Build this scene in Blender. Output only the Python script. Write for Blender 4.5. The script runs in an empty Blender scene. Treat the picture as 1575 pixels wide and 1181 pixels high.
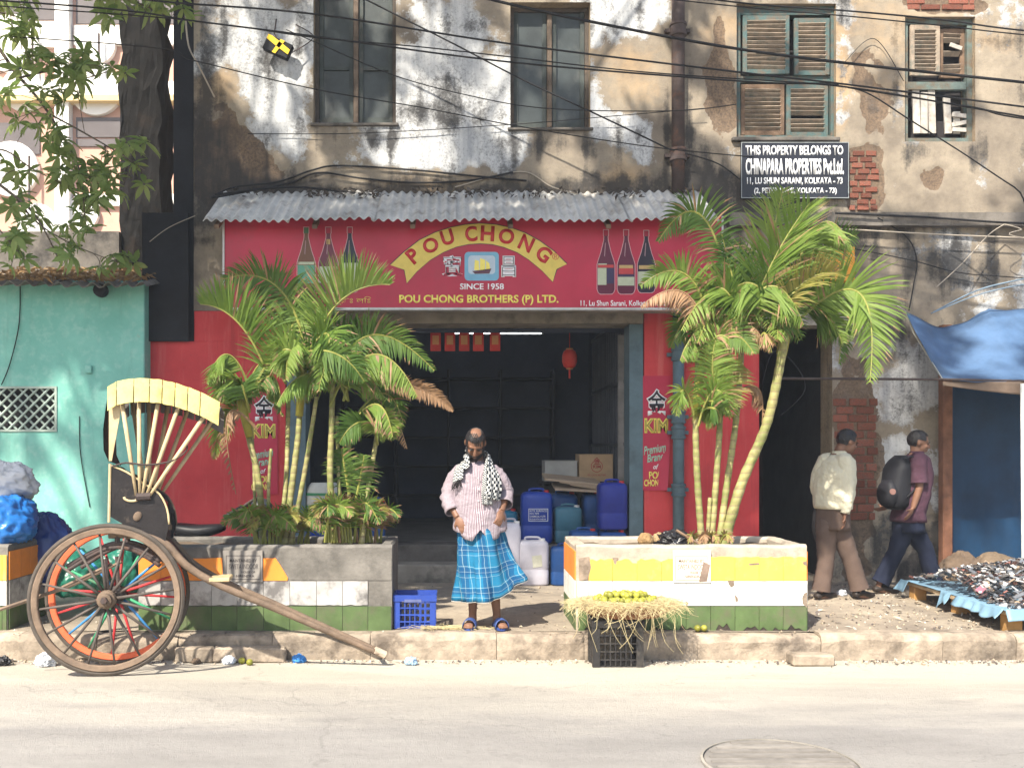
import bpy, bmesh, math, random
from math import sin, cos, pi, radians, sqrt, atan2, exp
from mathutils import Vector, Matrix, Euler, noise
random.seed(7)
R = random.Random(11)
sc = bpy.context.scene
col = sc.collection
V = Vector

# ------------------------------------------------------------------ camera, sky, sun, exposure
CAMZ = 1.57
FPX = 1480.0          # focal length in photo pixels (photo 1575 x 1181)
VX, HY = 700.0, 690.0  # where the street's depth lines vanish in the photo
cam = bpy.data.cameras.new('camera')
cam.sensor_width = 36.0
cam.lens = FPX / 1575.0 * 36.0
cam.shift_x = (787.5 - VX) / 1575.0
cam.shift_y = (HY - 590.5) / 1575.0
cam.clip_end = 500.0
camo = bpy.data.objects.new('camera', cam)
camo.location = (0, 0, CAMZ)
camo.rotation_euler = (radians(90), 0, 0)
col.objects.link(camo)
sc.camera = camo

SUN_D = V((0.50, 0.82, -1.04)).normalized()      # direction the light travels
world = bpy.data.worlds.new('World')
sc.world = world
world.use_nodes = True
wn = world.node_tree
sky = wn.nodes.new('ShaderNodeTexSky')
sky.sky_type = 'NISHITA'
sky.sun_disc = False
sky.sun_elevation = math.asin(-SUN_D.z)
sky.sun_rotation = atan2(-SUN_D.x, -SUN_D.y)
sky.air_density = 1.2
sky.dust_density = 2.0
wn.links.new(sky.outputs[0], wn.nodes['Background'].inputs[0])
wn.nodes['Background'].inputs[1].default_value = 0.12
sun = bpy.data.lights.new('sun', 'SUN')
sun.energy = 4.8
sun.angle = radians(0.8)
sun.color = (1.0, 0.93, 0.80)
suno = bpy.data.objects.new('sun', sun)
suno.rotation_euler = SUN_D.to_track_quat('-Z', 'Y').to_euler()
suno.location = (-8, -6, 12)
col.objects.link(suno)
sc.view_settings.view_transform = 'Standard'
sc.view_settings.look = 'None'
sc.view_settings.gamma = 1.0
sc.view_settings.exposure = 1.18
sc.view_settings.use_curve_mapping = False
sc.cycles.max_bounces = 6
sc.cycles.diffuse_bounces = 3
sc.cycles.volume_bounces = 0
sc.cycles.transparent_max_bounces = 8
sc.cycles.caustics_reflective = False
sc.cycles.caustics_refractive = False

# ------------------------------------------------------------------ helpers
def P(x, y, Y):
    """photo pixel -> world point on the plane at depth Y"""
    return V(((x - VX) / FPX * Y, Y, CAMZ + (HY - y) / FPX * Y))
def PX(x, Y): return (x - VX) / FPX * Y
def PZ(y, Y): return CAMZ + (HY - y) / FPX * Y
def nz(x, y=0.0, z=0.0): return noise.noise(V((x, y, z)))
def fbm(x, y, z=0.0, o=4):
    return noise.fractal(V((x, y, z)), 0.9, 2.1, o)

WT = {}   # world translation of every object we make (no rotation for those)
def setp(o, label=None, cat=None, group=None, kind=None):
    if label: o['label'] = label
    if cat: o['category'] = cat
    if group: o['group'] = group
    if kind: o['kind'] = kind
    return o
def empty(name, loc=(0, 0, 0), label=None, cat=None, group=None, parent=None, rot=None):
    o = bpy.data.objects.new(name, None)
    o.empty_display_size = 0.1
    col.objects.link(o)
    loc = V(loc)
    WT[o] = loc
    o.location = loc if parent is None else loc - WT[parent]
    if parent is not None: o.parent = parent
    if rot: o.rotation_euler = rot
    return setp(o, label, cat, group)
def link(name, me, mat=None, parent=None, at=None, local=False):
    """link mesh data as an object; at = world position of its origin (0 when verts are in world space)"""
    o = bpy.data.objects.new(name, me)
    if mat is not None and len(me.materials) == 0:
        for m in (mat if isinstance(mat, (list, tuple)) else [mat]): me.materials.append(m)
    col.objects.link(o)
    at = V(at) if at is not None else V((0, 0, 0))
    if parent is not None:
        o.parent = parent
        o.location = at if local else at - WT.get(parent, V((0, 0, 0)))
        WT[o] = at if not local else V((0, 0, 0))
    else:
        o.location = at
        WT[o] = at
    return o

class MB:
    """collects faces, then builds ONE mesh object"""
    def __init__(s): s.v = []; s.f = []; s.mi = []; s.uv = []; s.m = 0; s.col = None
    def vert(s, p): s.v.append((p[0], p[1], p[2])); return len(s.v) - 1
    def face(s, idx, uv=None):
        s.f.append(tuple(idx)); s.mi.append(s.m); s.uv.append(uv)
    def poly(s, pts, uv=None):
        s.face([s.vert(p) for p in pts], uv)
    def box(s, lo, hi, M=None, bev=0.0):
        x0, y0, z0 = lo; x1, y1, z1 = hi
        c = [(x0, y0, z0), (x1, y0, z0), (x1, y1, z0), (x0, y1, z0), (x0, y0, z1), (x1, y0, z1), (x1, y1, z1), (x0, y1, z1)]
        if M is not None: c = [M @ V(p) for p in c]
        b = [s.vert(p) for p in c]
        for q in ((3, 2, 1, 0), (4, 5, 6, 7), (0, 1, 5, 4), (1, 2, 6, 5), (2, 3, 7, 6), (3, 0, 4, 7)): s.face([b[i] for i in q])
        return s
    def bbox_bev(s, lo, hi, b, M=None):
        """box with chamfered vertical and horizontal edges (convex hull of 24 points)"""
        x0, y0, z0 = lo; x1, y1, z1 = hi
        bm = bmesh.new()
        for X, sx in ((x0, 1), (x1, -1)):
            for Yv, sy in ((y0, 1), (y1, -1)):
                for Z, sz in ((z0, 1), (z1, -1)):
                    for d in ((0, 1, 1), (1, 0, 1), (1, 1, 0)):
                        p = V((X + d[0] * b * sx, Yv + d[1] * b * sy, Z + d[2] * b * sz))
                        bm.verts.new(M @ p if M is not None else p)
        bmesh.ops.convex_hull(bm, input=bm.verts)
        bm.verts.index_update()
        off = len(s.v)
        for v in bm.verts: s.v.append(tuple(v.co))
        for f in bm.faces: s.face([off + v.index for v in f.verts])
        bm.free()
        return s
    def tube(s, pts, r, n=8, caps=True, flat=1.0, up=None):
        """swept tube; r a number or a list; flat squashes one axis"""
        pts = [V(p) for p in pts]
        if not isinstance(r, (list, tuple)): r = [r] * len(pts)
        prev = None; rings = []
        for i, p in enumerate(pts):
            t = (pts[min(i + 1, len(pts) - 1)] - pts[max(i - 1, 0)])
            if t.length < 1e-9: t = V((0, 0, 1))
            t.normalize()
            if prev is None:
                ref = V(up) if up is not None else (V((0, 0, 1)) if abs(t.z) < 0.9 else V((1, 0, 0)))
                a = ref.cross(t)
                if a.length < 1e-6: a = V((1, 0, 0)).cross(t)
                a.normalize()
            else:
                a = prev - t * prev.dot(t); a.normalize()
            b = t.cross(a); prev = a
            ring = []
            for k in range(n):
                th = 2 * pi * k / n
                ring.append(s.vert(p + a * (cos(th) * r[i]) + b * (sin(th) * r[i] * flat)))
            rings.append(ring)
        for i in range(len(rings) - 1):
            for k in range(n):
                k2 = (k + 1) % n
                s.face((rings[i][k], rings[i][k2], rings[i + 1][k2], rings[i + 1][k]),
                       ((k / n, i), ((k + 1) / n, i), ((k + 1) / n, i + 1), (k / n, i + 1)))
        if caps:
            s.face(rings[0][::-1]); s.face(rings[-1])
        return s
    def lathe(s, prof, c, n=16, axis='z', caps=True):
        rings = []
        c = V(c)
        for (r, h) in prof:
            ring = []
            for k in range(n):
                th = 2 * pi * k / n
                if axis == 'z': q = V((cos(th) * r, sin(th) * r, h))
                elif axis == 'y': q = V((cos(th) * r, h, -sin(th) * r))
                else: q = V((h, cos(th) * r, sin(th) * r))
                ring.append(s.vert(c + q))
            rings.append(ring)
        for i in range(len(rings) - 1):
            for k in range(n):
                k2 = (k + 1) % n
                s.face((rings[i][k], rings[i][k2], rings[i + 1][k2], rings[i + 1][k]))
        if caps:
            s.face(rings[0][::-1]); s.face(rings[-1])
        return s
    def ell(s, c, r, n=12, m=8, M=None):
        c = V(c)
        rx, ry, rz = r if isinstance(r, (list, tuple)) else (r, r, r)
        rings = []
        for i in range(1, m):
            ph = pi * i / m
            ring = []
            for k in range(n):
                th = 2 * pi * k / n
                q = V((rx * sin(ph) * cos(th), ry * sin(ph) * sin(th), rz * cos(ph)))
                if M is not None: q = M @ q
                ring.append(s.vert(c + q))
            rings.append(ring)
        q = V((0, 0, rz)); q2 = V((0, 0, -rz))
        if M is not None: q = M @ q; q2 = M @ q2
        t = s.vert(c + q); b = s.vert(c + q2)
        for k in range(n):
            k2 = (k + 1) % n
            s.face((t, rings[0][k], rings[0][k2]))
            s.face((b, rings[-1][k2], rings[-1][k]))
            for i in range(len(rings) - 1):
                s.face((rings[i][k], rings[i + 1][k], rings[i + 1][k2], rings[i][k2]))
        return s
    def loft(s, rings, closed=True, cap0=False, cap1=False, uvs=True):
        """rings: lists of points with the same count"""
        idx = [[s.vert(p) for p in r] for r in rings]
        n = len(rings[0]); m = len(rings)
        for i in range(m - 1):
            for k in range(n if closed else n - 1):
                k2 = (k + 1) % n
                uv = ((k / n, i / (m - 1)), ((k + 1) / n, i / (m - 1)), ((k + 1) / n, (i + 1) / (m - 1)), (k / n, (i + 1) / (m - 1)))
                s.face((idx[i][k], idx[i][k2], idx[i + 1][k2], idx[i + 1][k]), uv)
        if cap0: s.face(idx[0][::-1])
        if cap1: s.face(idx[-1])
        return s
    def extr(s, pts, d):
        """closed polygon pts extruded by vector d (front = pts)"""
        d = V(d); a = [s.vert(p) for p in pts]; b = [s.vert(V(p) + d) for p in pts]
        s.face(a[::-1]); s.face(b); n = len(pts)
        for i in range(n):
            j = (i + 1) % n
            s.face((a[i], a[j], b[j], b[i]))
        return s
    def mesh(s, name='mesh', smooth=False):
        me = bpy.data.meshes.new(name)
        me.from_pydata(s.v, [], s.f)
        me.polygons.foreach_set('material_index', s.mi)
        if any(u is not None for u in s.uv):
            L = me.uv_layers.new(name='UVMap').data
            k = 0
            for f, u in zip(s.f, s.uv):
                for j in range(len(f)):
                    L[k].uv = u[j] if u is not None else (0.5, 0.5)
                    k += 1
        if smooth: me.polygons.foreach_set('use_smooth', [True] * len(s.f))
        me.update()
        return me
    def build(s, name, mat, parent=None, smooth=False, at=None, local=False, fix=False):
        me = s.mesh(name, smooth)
        if fix:
            bm = bmesh.new(); bm.from_mesh(me); bmesh.ops.recalc_face_normals(bm, faces=bm.faces); bm.to_mesh(me); bm.free()
        return link(name, me, mat, parent, at, local)

def thing(mb_or_o, label, cat, group=None):
    return setp(mb_or_o, label, cat, group)

def remesh(o, voxel=0.012, smooth=4):
    m = o.modifiers.new('r', 'REMESH'); m.mode = 'VOXEL'; m.voxel_size = voxel; m.use_smooth_shade = True
    if smooth:
        q = o.modifiers.new('s', 'SMOOTH'); q.iterations = smooth; q.factor = 0.5
    dg = bpy.context.evaluated_depsgraph_get()
    me = bpy.data.meshes.new_from_object(o.evaluated_get(dg))
    o.modifiers.clear()
    old = o.data
    mats = [x for x in old.materials]
    o.data = me
    if len(me.materials) == 0:
        for x in mats: me.materials.append(x)
    me.polygons.foreach_set('use_smooth', [True] * len(me.polygons))
    bpy.data.meshes.remove(old)
    return o

def cat_rom(pts, n=8):
    pts = [V(p) for p in pts]
    out = []
    for i in range(len(pts) - 1):
        p0 = pts[max(i - 1, 0)]; p1 = pts[i]; p2 = pts[i + 1]; p3 = pts[min(i + 2, len(pts) - 1)]
        for k in range(n):
            t = k / n
            out.append(0.5 * ((2 * p1) + (p2 - p0) * t + (2 * p0 - 5 * p1 + 4 * p2 - p3) * t * t + (3 * p1 - p0 - 3 * p2 + p3) * t ** 3))
    out.append(pts[-1])
    return out
def lerp(a, b, t): return a + (b - a) * t
def interp(tab, x):
    """piecewise linear table [(x, v...)]"""
    if x <= tab[0][0]: return tab[0][1:]
    for a, b in zip(tab, tab[1:]):
        if x <= b[0]:
            t = (x - a[0]) / (b[0] - a[0]); t = t * t * (3 - 2 * t)
            return tuple(lerp(p, q, t) for p, q in zip(a[1:], b[1:]))
    return tab[-1][1:]

# ------------------------------------------------------------------ materials
MATS = {}
class NT:
    def __init__(s, name, use=True):
        s.m = bpy.data.materials.new(name); s.m.use_nodes = True
        s.t = s.m.node_tree; s.n = s.t.nodes; s.b = s.n['Principled BSDF']; s.out = s.n['Material Output']
    def node(s, ty, **kw):
        n = s.n.new(ty)
        for k, v in kw.items():
            if k.startswith('i_'):
                n.inputs[int(k[2:])].default_value = v
            else: setattr(n, k, v)
        return n
    def l(s, a, b): s.t.links.new(a, b)
    def coord(s, what='Object'):
        return s.node('ShaderNodeTexCoord').outputs[what]
    def pos(s): return s.node('ShaderNodeNewGeometry').outputs['Position']
    def mapping(s, vec, scale=(1, 1, 1), rot=(0, 0, 0), loc=(0, 0, 0)):
        n = s.node('ShaderNodeMapping'); s.l(vec, n.inputs[0])
        n.inputs[1].default_value = loc; n.inputs[2].default_value = rot; n.inputs[3].default_value = scale
        return n.outputs[0]
    def noise(s, vec, scale=5, detail=6, rough=0.6, dist=0.0):
        detail = min(detail, 4.5)
        n = s.node('ShaderNodeTexNoise'); s.l(vec, n.inputs['Vector'])
        n.inputs['Scale'].default_value = scale; n.inputs['Detail'].default_value = detail
        n.inputs['Roughness'].default_value = rough; n.inputs['Distortion'].default_value = dist
        return n.outputs['Fac']
    def ramp(s, fac, stops):
        n = s.node('ShaderNodeValToRGB'); s.l(fac, n.inputs[0]); e = n.color_ramp.elements
        while len(e) < len(stops): e.new(0.5)
        for x, (p, c) in zip(e, stops):
            x.position = p
            x.color = (c, c, c, 1) if isinstance(c, (int, float)) else (c[0], c[1], c[2], 1)
        return n.outputs[0]
    def mix(s, fac, a, b, mode='MIX'):
        n = s.node('ShaderNodeMix', data_type='RGBA', blend_type=mode)
        for inp, val in ((n.inputs[0], fac), (n.inputs[6], a), (n.inputs[7], b)):
            if isinstance(val, (int, float)): inp.default_value = val
            elif isinstance(val, (tuple, list)): inp.default_value = (val[0], val[1], val[2], 1)
            else: s.l(val, inp)
        return n.outputs[2]
    def math(s, op, a, b=0.0, clamp=False):
        n = s.node('ShaderNodeMath', operation=op, use_clamp=clamp)
        for inp, val in ((n.inputs[0], a), (n.inputs[1], b)):
            if isinstance(val, (int, float)): inp.default_value = val
            else: s.l(val, inp)
        return n.outputs[0]
    def attr(s, name):
        n = s.node('ShaderNodeAttribute', attribute_name=name)
        return n
    def rand(s): return s.node('ShaderNodeObjectInfo').outputs['Random']
    def bump(s, h, strength=0.3, dist=0.01):
        n = s.node('ShaderNodeBump'); s.l(h, n.inputs['Height'])
        n.inputs['Strength'].default_value = strength; n.inputs['Distance'].default_value = dist
        s.l(n.outputs[0], s.b.inputs['Normal'])
    def color(s, c):
        if isinstance(c, (tuple, list)): s.b.inputs['Base Color'].default_value = (c[0], c[1], c[2], 1)
        else: s.l(c, s.b.inputs['Base Color'])
    def set(s, rough=0.8, spec=0.3, metal=0.0):
        if isinstance(rough, (int, float)): s.b.inputs['Roughness'].default_value = rough
        else: s.l(rough, s.b.inputs['Roughness'])
        s.b.inputs['Specular IOR Level'].default_value = spec
        s.b.inputs['Metallic'].default_value = metal
        return s

def mk(name, base, rough=0.8, var=0.25, scale=6.0, bump=0.2, bscale=60.0, dirt=None, dscale=3.0, damt=0.5, spec=0.25, metal=0.0, orand=0.12, world=False, bdist=0.01, transl=0.0):
    """worn, uneven painted or natural surface"""
    if name in MATS: return MATS[name]
    t = NT(name)
    co = t.pos() if world else t.coord('Object')
    r = t.rand()
    if not world:
        ad = t.node('ShaderNodeVectorMath', operation='ADD'); t.l(co, ad.inputs[0])
        cx = t.node('ShaderNodeCombineXYZ'); rr = t.math('MULTIPLY', r, 37.0)
        t.l(rr, cx.inputs[0]); t.l(rr, cx.inputs[1]); t.l(cx.outputs[0], ad.inputs[1]); co = ad.outputs[0]
    n1 = t.noise(co, scale, 7, 0.62)
    lo = tuple(c * (1 - var) for c in base); hi = tuple(min(1, c * (1 + var)) for c in base)
    c = t.ramp(n1, [(0.3, lo), (0.7, hi)])
    if dirt:
        n2 = t.noise(co, dscale, 8, 0.7)
        c = t.mix(t.ramp(n2, [(0.62 - 0.25 * damt, 0.0), (0.78 - 0.2 * damt, min(1, damt + 0.25))]), c, dirt)
    if orand:
        g = t.math('MULTIPLY_ADD', r, 2 * orand); g.node.inputs[2].default_value = 1 - orand
        c = t.mix(1.0, c, g, 'MULTIPLY')
    t.color(c); t.set(rough, spec, metal)
    if bump: t.bump(t.noise(co, bscale, 5, 0.65), bump, bdist)
    if transl:
        tr = t.node('ShaderNodeBsdfTranslucent'); t.l(c, tr.inputs[0])
        mx = t.node('ShaderNodeMixShader'); mx.inputs[0].default_value = transl
        t.l(t.b.outputs[0], mx.inputs[1]); t.l(tr.outputs[0], mx.inputs[2]); t.l(mx.outputs[0], t.out.inputs[0])
    MATS[name] = t.m
    return t.m
def flat(name, c, rough=0.6, spec=0.3):
    if name in MATS: return MATS[name]
    return mk(name, c, rough, 0.08, 14, 0, spec=spec, orand=0.0)
def glow(name, c, e):
    t = NT(name); t.color((0.8, 0.8, 0.8)); t.b.inputs['Emission Color'].default_value = (*c, 1); t.b.inputs['Emission Strength'].default_value = e
    MATS[name] = t.m
    return t.m

# ------------------------------------------------------------------ lettering
def text_mesh(s, bold=0.0, ext=0.0, res=4):
    cu = bpy.data.curves.new('t', 'FONT'); cu.body = s; cu.offset = bold; cu.extrude = ext; cu.resolution_u = res
    o = bpy.data.objects.new('t', cu); col.objects.link(o)
    dg = bpy.context.evaluated_depsgraph_get()
    me = bpy.data.meshes.new_from_object(o.evaluated_get(dg))
    bpy.data.objects.remove(o); bpy.data.curves.remove(cu)
    return me
def text(s, box, Y, mat, parent, bold=0.0, rot=0.0, name='lettering', thick=0.0015, slant=0.0):
    """lettering fitted into the photo rectangle box = x0,y0,x1,y1 on the plane at depth Y, facing the street"""
    me = text_mesh(s, bold)
    if not len(me.vertices): return None
    xs = [v.co.x for v in me.vertices]; ys = [v.co.y for v in me.vertices]
    bx0, bx1, by0, by1 = min(xs), max(xs), min(ys), max(ys)
    x0, y0, x1, y1 = box
    w = (x1 - x0) / FPX * Y; h = (y1 - y0) / FPX * Y
    c = P((x0 + x1) / 2, (y0 + y1) / 2, Y)
    ca, sa = cos(rot), sin(rot)
    for v in me.vertices:
        u = ((v.co.x - bx0) / max(1e-6, bx1 - bx0) - 0.5) * w
        q = ((v.co.y - by0) / max(1e-6, by1 - by0) - 0.5) * h
        u += q * slant
        v.co = (c.x + u * ca - q * sa, Y, c.z + u * sa + q * ca)
    bm = bmesh.new(); bm.from_mesh(me)
    g = bmesh.ops.extrude_face_region(bm, geom=list(bm.faces))
    bmesh.ops.translate(bm, verts=[e for e in g['geom'] if isinstance(e, bmesh.types.BMVert)], vec=(0, -thick, 0))
    bm.to_mesh(me); bm.free()
    me.materials.clear()
    return link(name, me, mat, parent)
def plate(pts, Y, mat, parent, name, thick=0.002):
    """flat shape cut from thin film: photo pixel polygon on the plane at depth Y, thick towards the street"""
    b = MB(); b.extr([P(x, y, Y) for x, y in pts], (0, -thick, 0))
    return b.build(name, mat, parent, fix=True)
# ================================================================== SETTING
F = 10.7          # shop front plane
PAV = 0.10        # pavement level
KERB = 7.6        # kerb face
def road_z(Y):
    if Y < 6.2: return 0.0
    t = min(1.0, (Y - 6.2) / 1.4)
    return -0.10 * t * t * (3 - 2 * t)

# --- materials of the setting
def m_road():
    t = NT('road_surface'); p = t.pos()
    sep = t.node('ShaderNodeSeparateXYZ'); t.l(p, sep.inputs[0])
    st = t.mapping(p, (0.35, 1.5, 1))
    n1 = t.noise(st, 1.6, 8, 0.65); n2 = t.noise(p, 9, 8, 0.75); n3 = t.noise(p, 160, 3, 0.7)
    c = t.ramp(n1, [(0.30, (0.255, 0.240, 0.228)), (0.70, (0.345, 0.325, 0.305))])
    c = t.mix(t.ramp(n2, [(0.50, 0.0), (0.78, 0.28)]), c, (0.17, 0.158, 0.15))
    c = t.mix(t.ramp(n3, [(0.45, 0.0), (0.8, 0.45)]), c, (0.12, 0.11, 0.105))
    # dust that gathers along the gutter
    d = t.math('MULTIPLY_ADD', sep.outputs[1], 0.45); d.node.inputs[2].default_value = -2.45
    d2 = t.math('ADD', d, t.math('MULTIPLY', n1, 0.7))
    c = t.mix(t.ramp(d2, [(0.3, 0.0), (1.0, 0.85)]), c, (0.52, 0.47, 0.385))
    # worn tyre track and old patch edges
    w = t.node('ShaderNodeTexWave'); t.l(t.mapping(p, (0.05, 0.55, 1), loc=(0, 0.25, 0)), w.inputs[0])
    w.bands_direction = 'Y'; w.inputs['Scale'].default_value = 0.5; w.inputs['Distortion'].default_value = 3.0; w.inputs['Detail'].default_value = 4
    c = t.mix(t.ramp(w.outputs['Fac'], [(0.0, 0.12), (0.4, 0.0)]), c, (0.17, 0.16, 0.155))
    wp_ = t.node('ShaderNodeTexNoise'); t.l(p, wp_.inputs['Vector']); wp_.inputs['Scale'].default_value = 2.3; wp_.inputs['Detail'].default_value = 4
    wv_ = t.node('ShaderNodeVectorMath', operation='MULTIPLY_ADD'); t.l(wp_.outputs['Color'], wv_.inputs[0]); wv_.inputs[1].default_value = (0.9, 0.9, 0.0); t.l(p, wv_.inputs[2])
    vo = t.node('ShaderNodeTexVoronoi', feature='DISTANCE_TO_EDGE'); t.l(t.mapping(wv_.outputs[0], (0.5, 1.1, 1)), vo.inputs['Vector'])
    vo.inputs['Scale'].default_value = 0.45; vo.inputs['Randomness'].default_value = 1.0
    cr = t.math('ADD', vo.outputs['Distance'], t.math('MULTIPLY', n2, 0.03))
    c = t.mix(t.ramp(cr, [(0.014, 0.30), (0.019, 0.0)]), c, (0.12, 0.11, 0.105))
    pit = t.noise(p, 55, 3, 0.6)
    c = t.mix(t.ramp(pit, [(0.64, 0.0), (0.70, 0.5)]), c, (0.11, 0.10, 0.095))
    ptc = t.math('ADD', t.math('MULTIPLY', sep.outputs[0], 0.55), t.math('ADD', sep.outputs[1], t.math('MULTIPLY', n2, 0.5)))
    c = t.mix(t.ramp(t.math('FRACT', t.math('MULTIPLY', ptc, 0.19)), [(0.0, 0.0), (0.02, 0.16), (0.30, 0.16), (0.32, 0.0)]), c, (0.16, 0.15, 0.145))
    ol = t.noise(t.mapping(p, (0.6, 1.3, 1), loc=(3.1, 1.7, 0)), 1.3, 5, 0.6)
    c = t.mix(t.ramp(ol, [(0.62, 0.0), (0.70, 0.22)]), c, (0.13, 0.122, 0.118))
    t.color(c); t.set(0.92, 0.15)
    t.bump(t.math('ADD', n3, t.math('MULTIPLY', n2, 1.5)), 0.7, 0.010)
    return t.m
M_ROAD = m_road()
def m_pave():
    t = NT('pavement_surface'); p = t.pos()
    n1 = t.noise(p, 1.1, 8, 0.65); n2 = t.noise(p, 14, 6, 0.7); n3 = t.noise(p, 120, 3, 0.7)
    c = t.ramp(n1, [(0.35, (0.21, 0.175, 0.14)), (0.65, (0.38, 0.32, 0.245))])
    c = t.mix(t.ramp(n2, [(0.5, 0.0), (0.75, 0.55)]), c, (0.13, 0.11, 0.095))
    c = t.mix(t.ramp(n3, [(0.55, 0.0), (0.8, 0.4)]), c, (0.45, 0.38, 0.3))
    t.color(c); t.set(0.93, 0.15)
    t.bump(t.math('ADD', n3, t.math('MULTIPLY', n2, 2)), 0.5, 0.01)
    return t.m
M_PAVE = m_pave()
M_KERB = mk('kerb_concrete', (0.30, 0.245, 0.19), 0.95, 0.35, 7, 0.8, 38, dirt=(0.095, 0.075, 0.06), dscale=4, damt=0.6, world=True)
M_CONC = mk('old_concrete', (0.27, 0.24, 0.20), 0.9, 0.25, 4, 0.4, 50, dirt=(0.06, 0.055, 0.05), dscale=3, damt=0.4, world=True)
M_DARKCONC = mk('sooty_concrete', (0.14, 0.125, 0.11), 0.9, 0.3, 4, 0.5, 40, dirt=(0.03, 0.028, 0.028), dscale=2.5, damt=0.6, world=True)
def m_red():
    t = NT('faded_red_wall'); p = t.pos()
    n1 = t.noise(p, 1.7, 5, .65); vs = t.noise(t.mapping(p, (7, 7, .55)), 1.0, 5, .7); n2 = t.noise(p, 16, 5, .7)
    c = t.ramp(n1, [(.3, (0.43, 0.035, 0.042)), (.7, (0.58, 0.062, 0.066))])
    c = t.mix(t.ramp(vs, [(.54, 0.0), (.74, .55)]), c, (0.60, 0.17, 0.15))
    c = t.mix(t.ramp(t.noise(t.mapping(p, (5, 5, .4), loc=(9, 2, 4)), 1.0, 5, .7), [(.56, 0.0), (.75, .6)]), c, (0.19, 0.028, 0.03))
    sep = t.node('ShaderNodeSeparateXYZ'); t.l(p, sep.inputs[0])
    sp = t.math('ADD', t.math('MULTIPLY', sep.outputs[2], -1.1), t.math('MULTIPLY', n2, 1.3))   # mud splashed up from the pavement
    c = t.mix(t.ramp(sp, [(.05, 0.0), (.55, .6)]), c, (0.20, 0.10, 0.08))
    c = t.mix(t.ramp(n2, [(.62, 0.0), (.72, .4)]), c, (0.24, 0.05, 0.05))
    t.color(c); t.set(.7, .25); t.bump(t.math('ADD', n2, n1), .35, .008)
    return t.m
M_RED = m_red()
M_BLUEGREY = mk('blue_grey_paint', (0.085, 0.13, 0.155), 0.55, 0.2, 5, 0.2, 50, dirt=(0.04, 0.05, 0.05), damt=0.3)
M_IRON = mk('rusted_iron', (0.065, 0.048, 0.045), 0.7, 0.3, 6, 0.4, 60, dirt=(0.17, 0.075, 0.04), dscale=5, damt=0.3)
M_BLACK = mk('tarred_black', (0.012, 0.012, 0.015), 0.75, 0.3, 5, 0.3, 40)
M_BRICK = mk('old_brick', (0.235, 0.082, 0.055), 0.95, 0.35, 14, 0.8, 60, dirt=(0.13, 0.095, 0.075), dscale=5, damt=0.55, orand=0.32)
M_WOODOLD = mk('weathered_wood', (0.16, 0.105, 0.07), 0.85, 0.35, 9, 0.5, 60, dirt=(0.05, 0.035, 0.03), damt=0.4)
M_SLAT = mk('bare_shutter_wood', (0.30, 0.24, 0.185), 0.85, 0.3, 10, 0.5, 60, dirt=(0.10, 0.13, 0.12), dscale=7, damt=0.45, orand=0.2)
M_TEAL = mk('peeling_teal_paint', (0.072, 0.118, 0.116), 0.7, 0.25, 8, 0.4, 60, dirt=(0.15, 0.11, 0.08), dscale=9, damt=0.7)

# --- ground sheet, road, pavement
b = MB(); b.poly([(-220, -220, -0.3), (220, -220, -0.3), (220, 260, -0.3), (-220, 260, -0.3)])
setp(b.build('ground', mk('dusty_earth', (0.25, 0.21, 0.16), 0.95, 0.2, 0.5, world=True)), kind='structure')
b = MB()
ys = [-9, -6, -3, 0, 2, 3.5] + [4 + 0.25 * i for i in range(15)] + [7.62]
xs = [-30, -12] + [-8 + 0.5 * i for i in range(35)] + [14, 30]
for i, Y in enumerate(ys):
    for X in xs: b.vert((X, Y, road_z(Y) + 0.012 * nz(X * 0.5, Y * 0.5)))
for i in range(len(ys) - 1):
    for j in range(len(xs) - 1):
        a = i * len(xs) + j
        b.face((a, a + 1, a + 1 + len(xs), a + len(xs)))
setp(b.build('road', M_ROAD, smooth=True), kind='structure')
b = MB()
ys = [7.76 + 0.12 * i for i in range(40)]
xs = [-14, -8] + [-6.2 + 0.12 * i for i in range(115)] + [9, 14]
def pav_z(X, Y):
    k = max(0.0, min(1.0, (X - 2.9) / 0.5))
    return PAV + (0.006 + 0.016 * k) * fbm(X * 1.6, Y * 1.6, 3.0, 4) + 0.012 * k * nz(X * 4, Y * 4)
for Y in ys:
    for X in xs: b.vert((X, Y, pav_z(X, Y)))
for i in range(len(ys) - 1):
    for j in range(len(xs) - 1):
        a = i * len(xs) + j
        b.face((a, a + 1, a + 1 + len(xs), a + len(xs)))
setp(b.build('pavement', M_PAVE, smooth=True), kind='structure')

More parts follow.
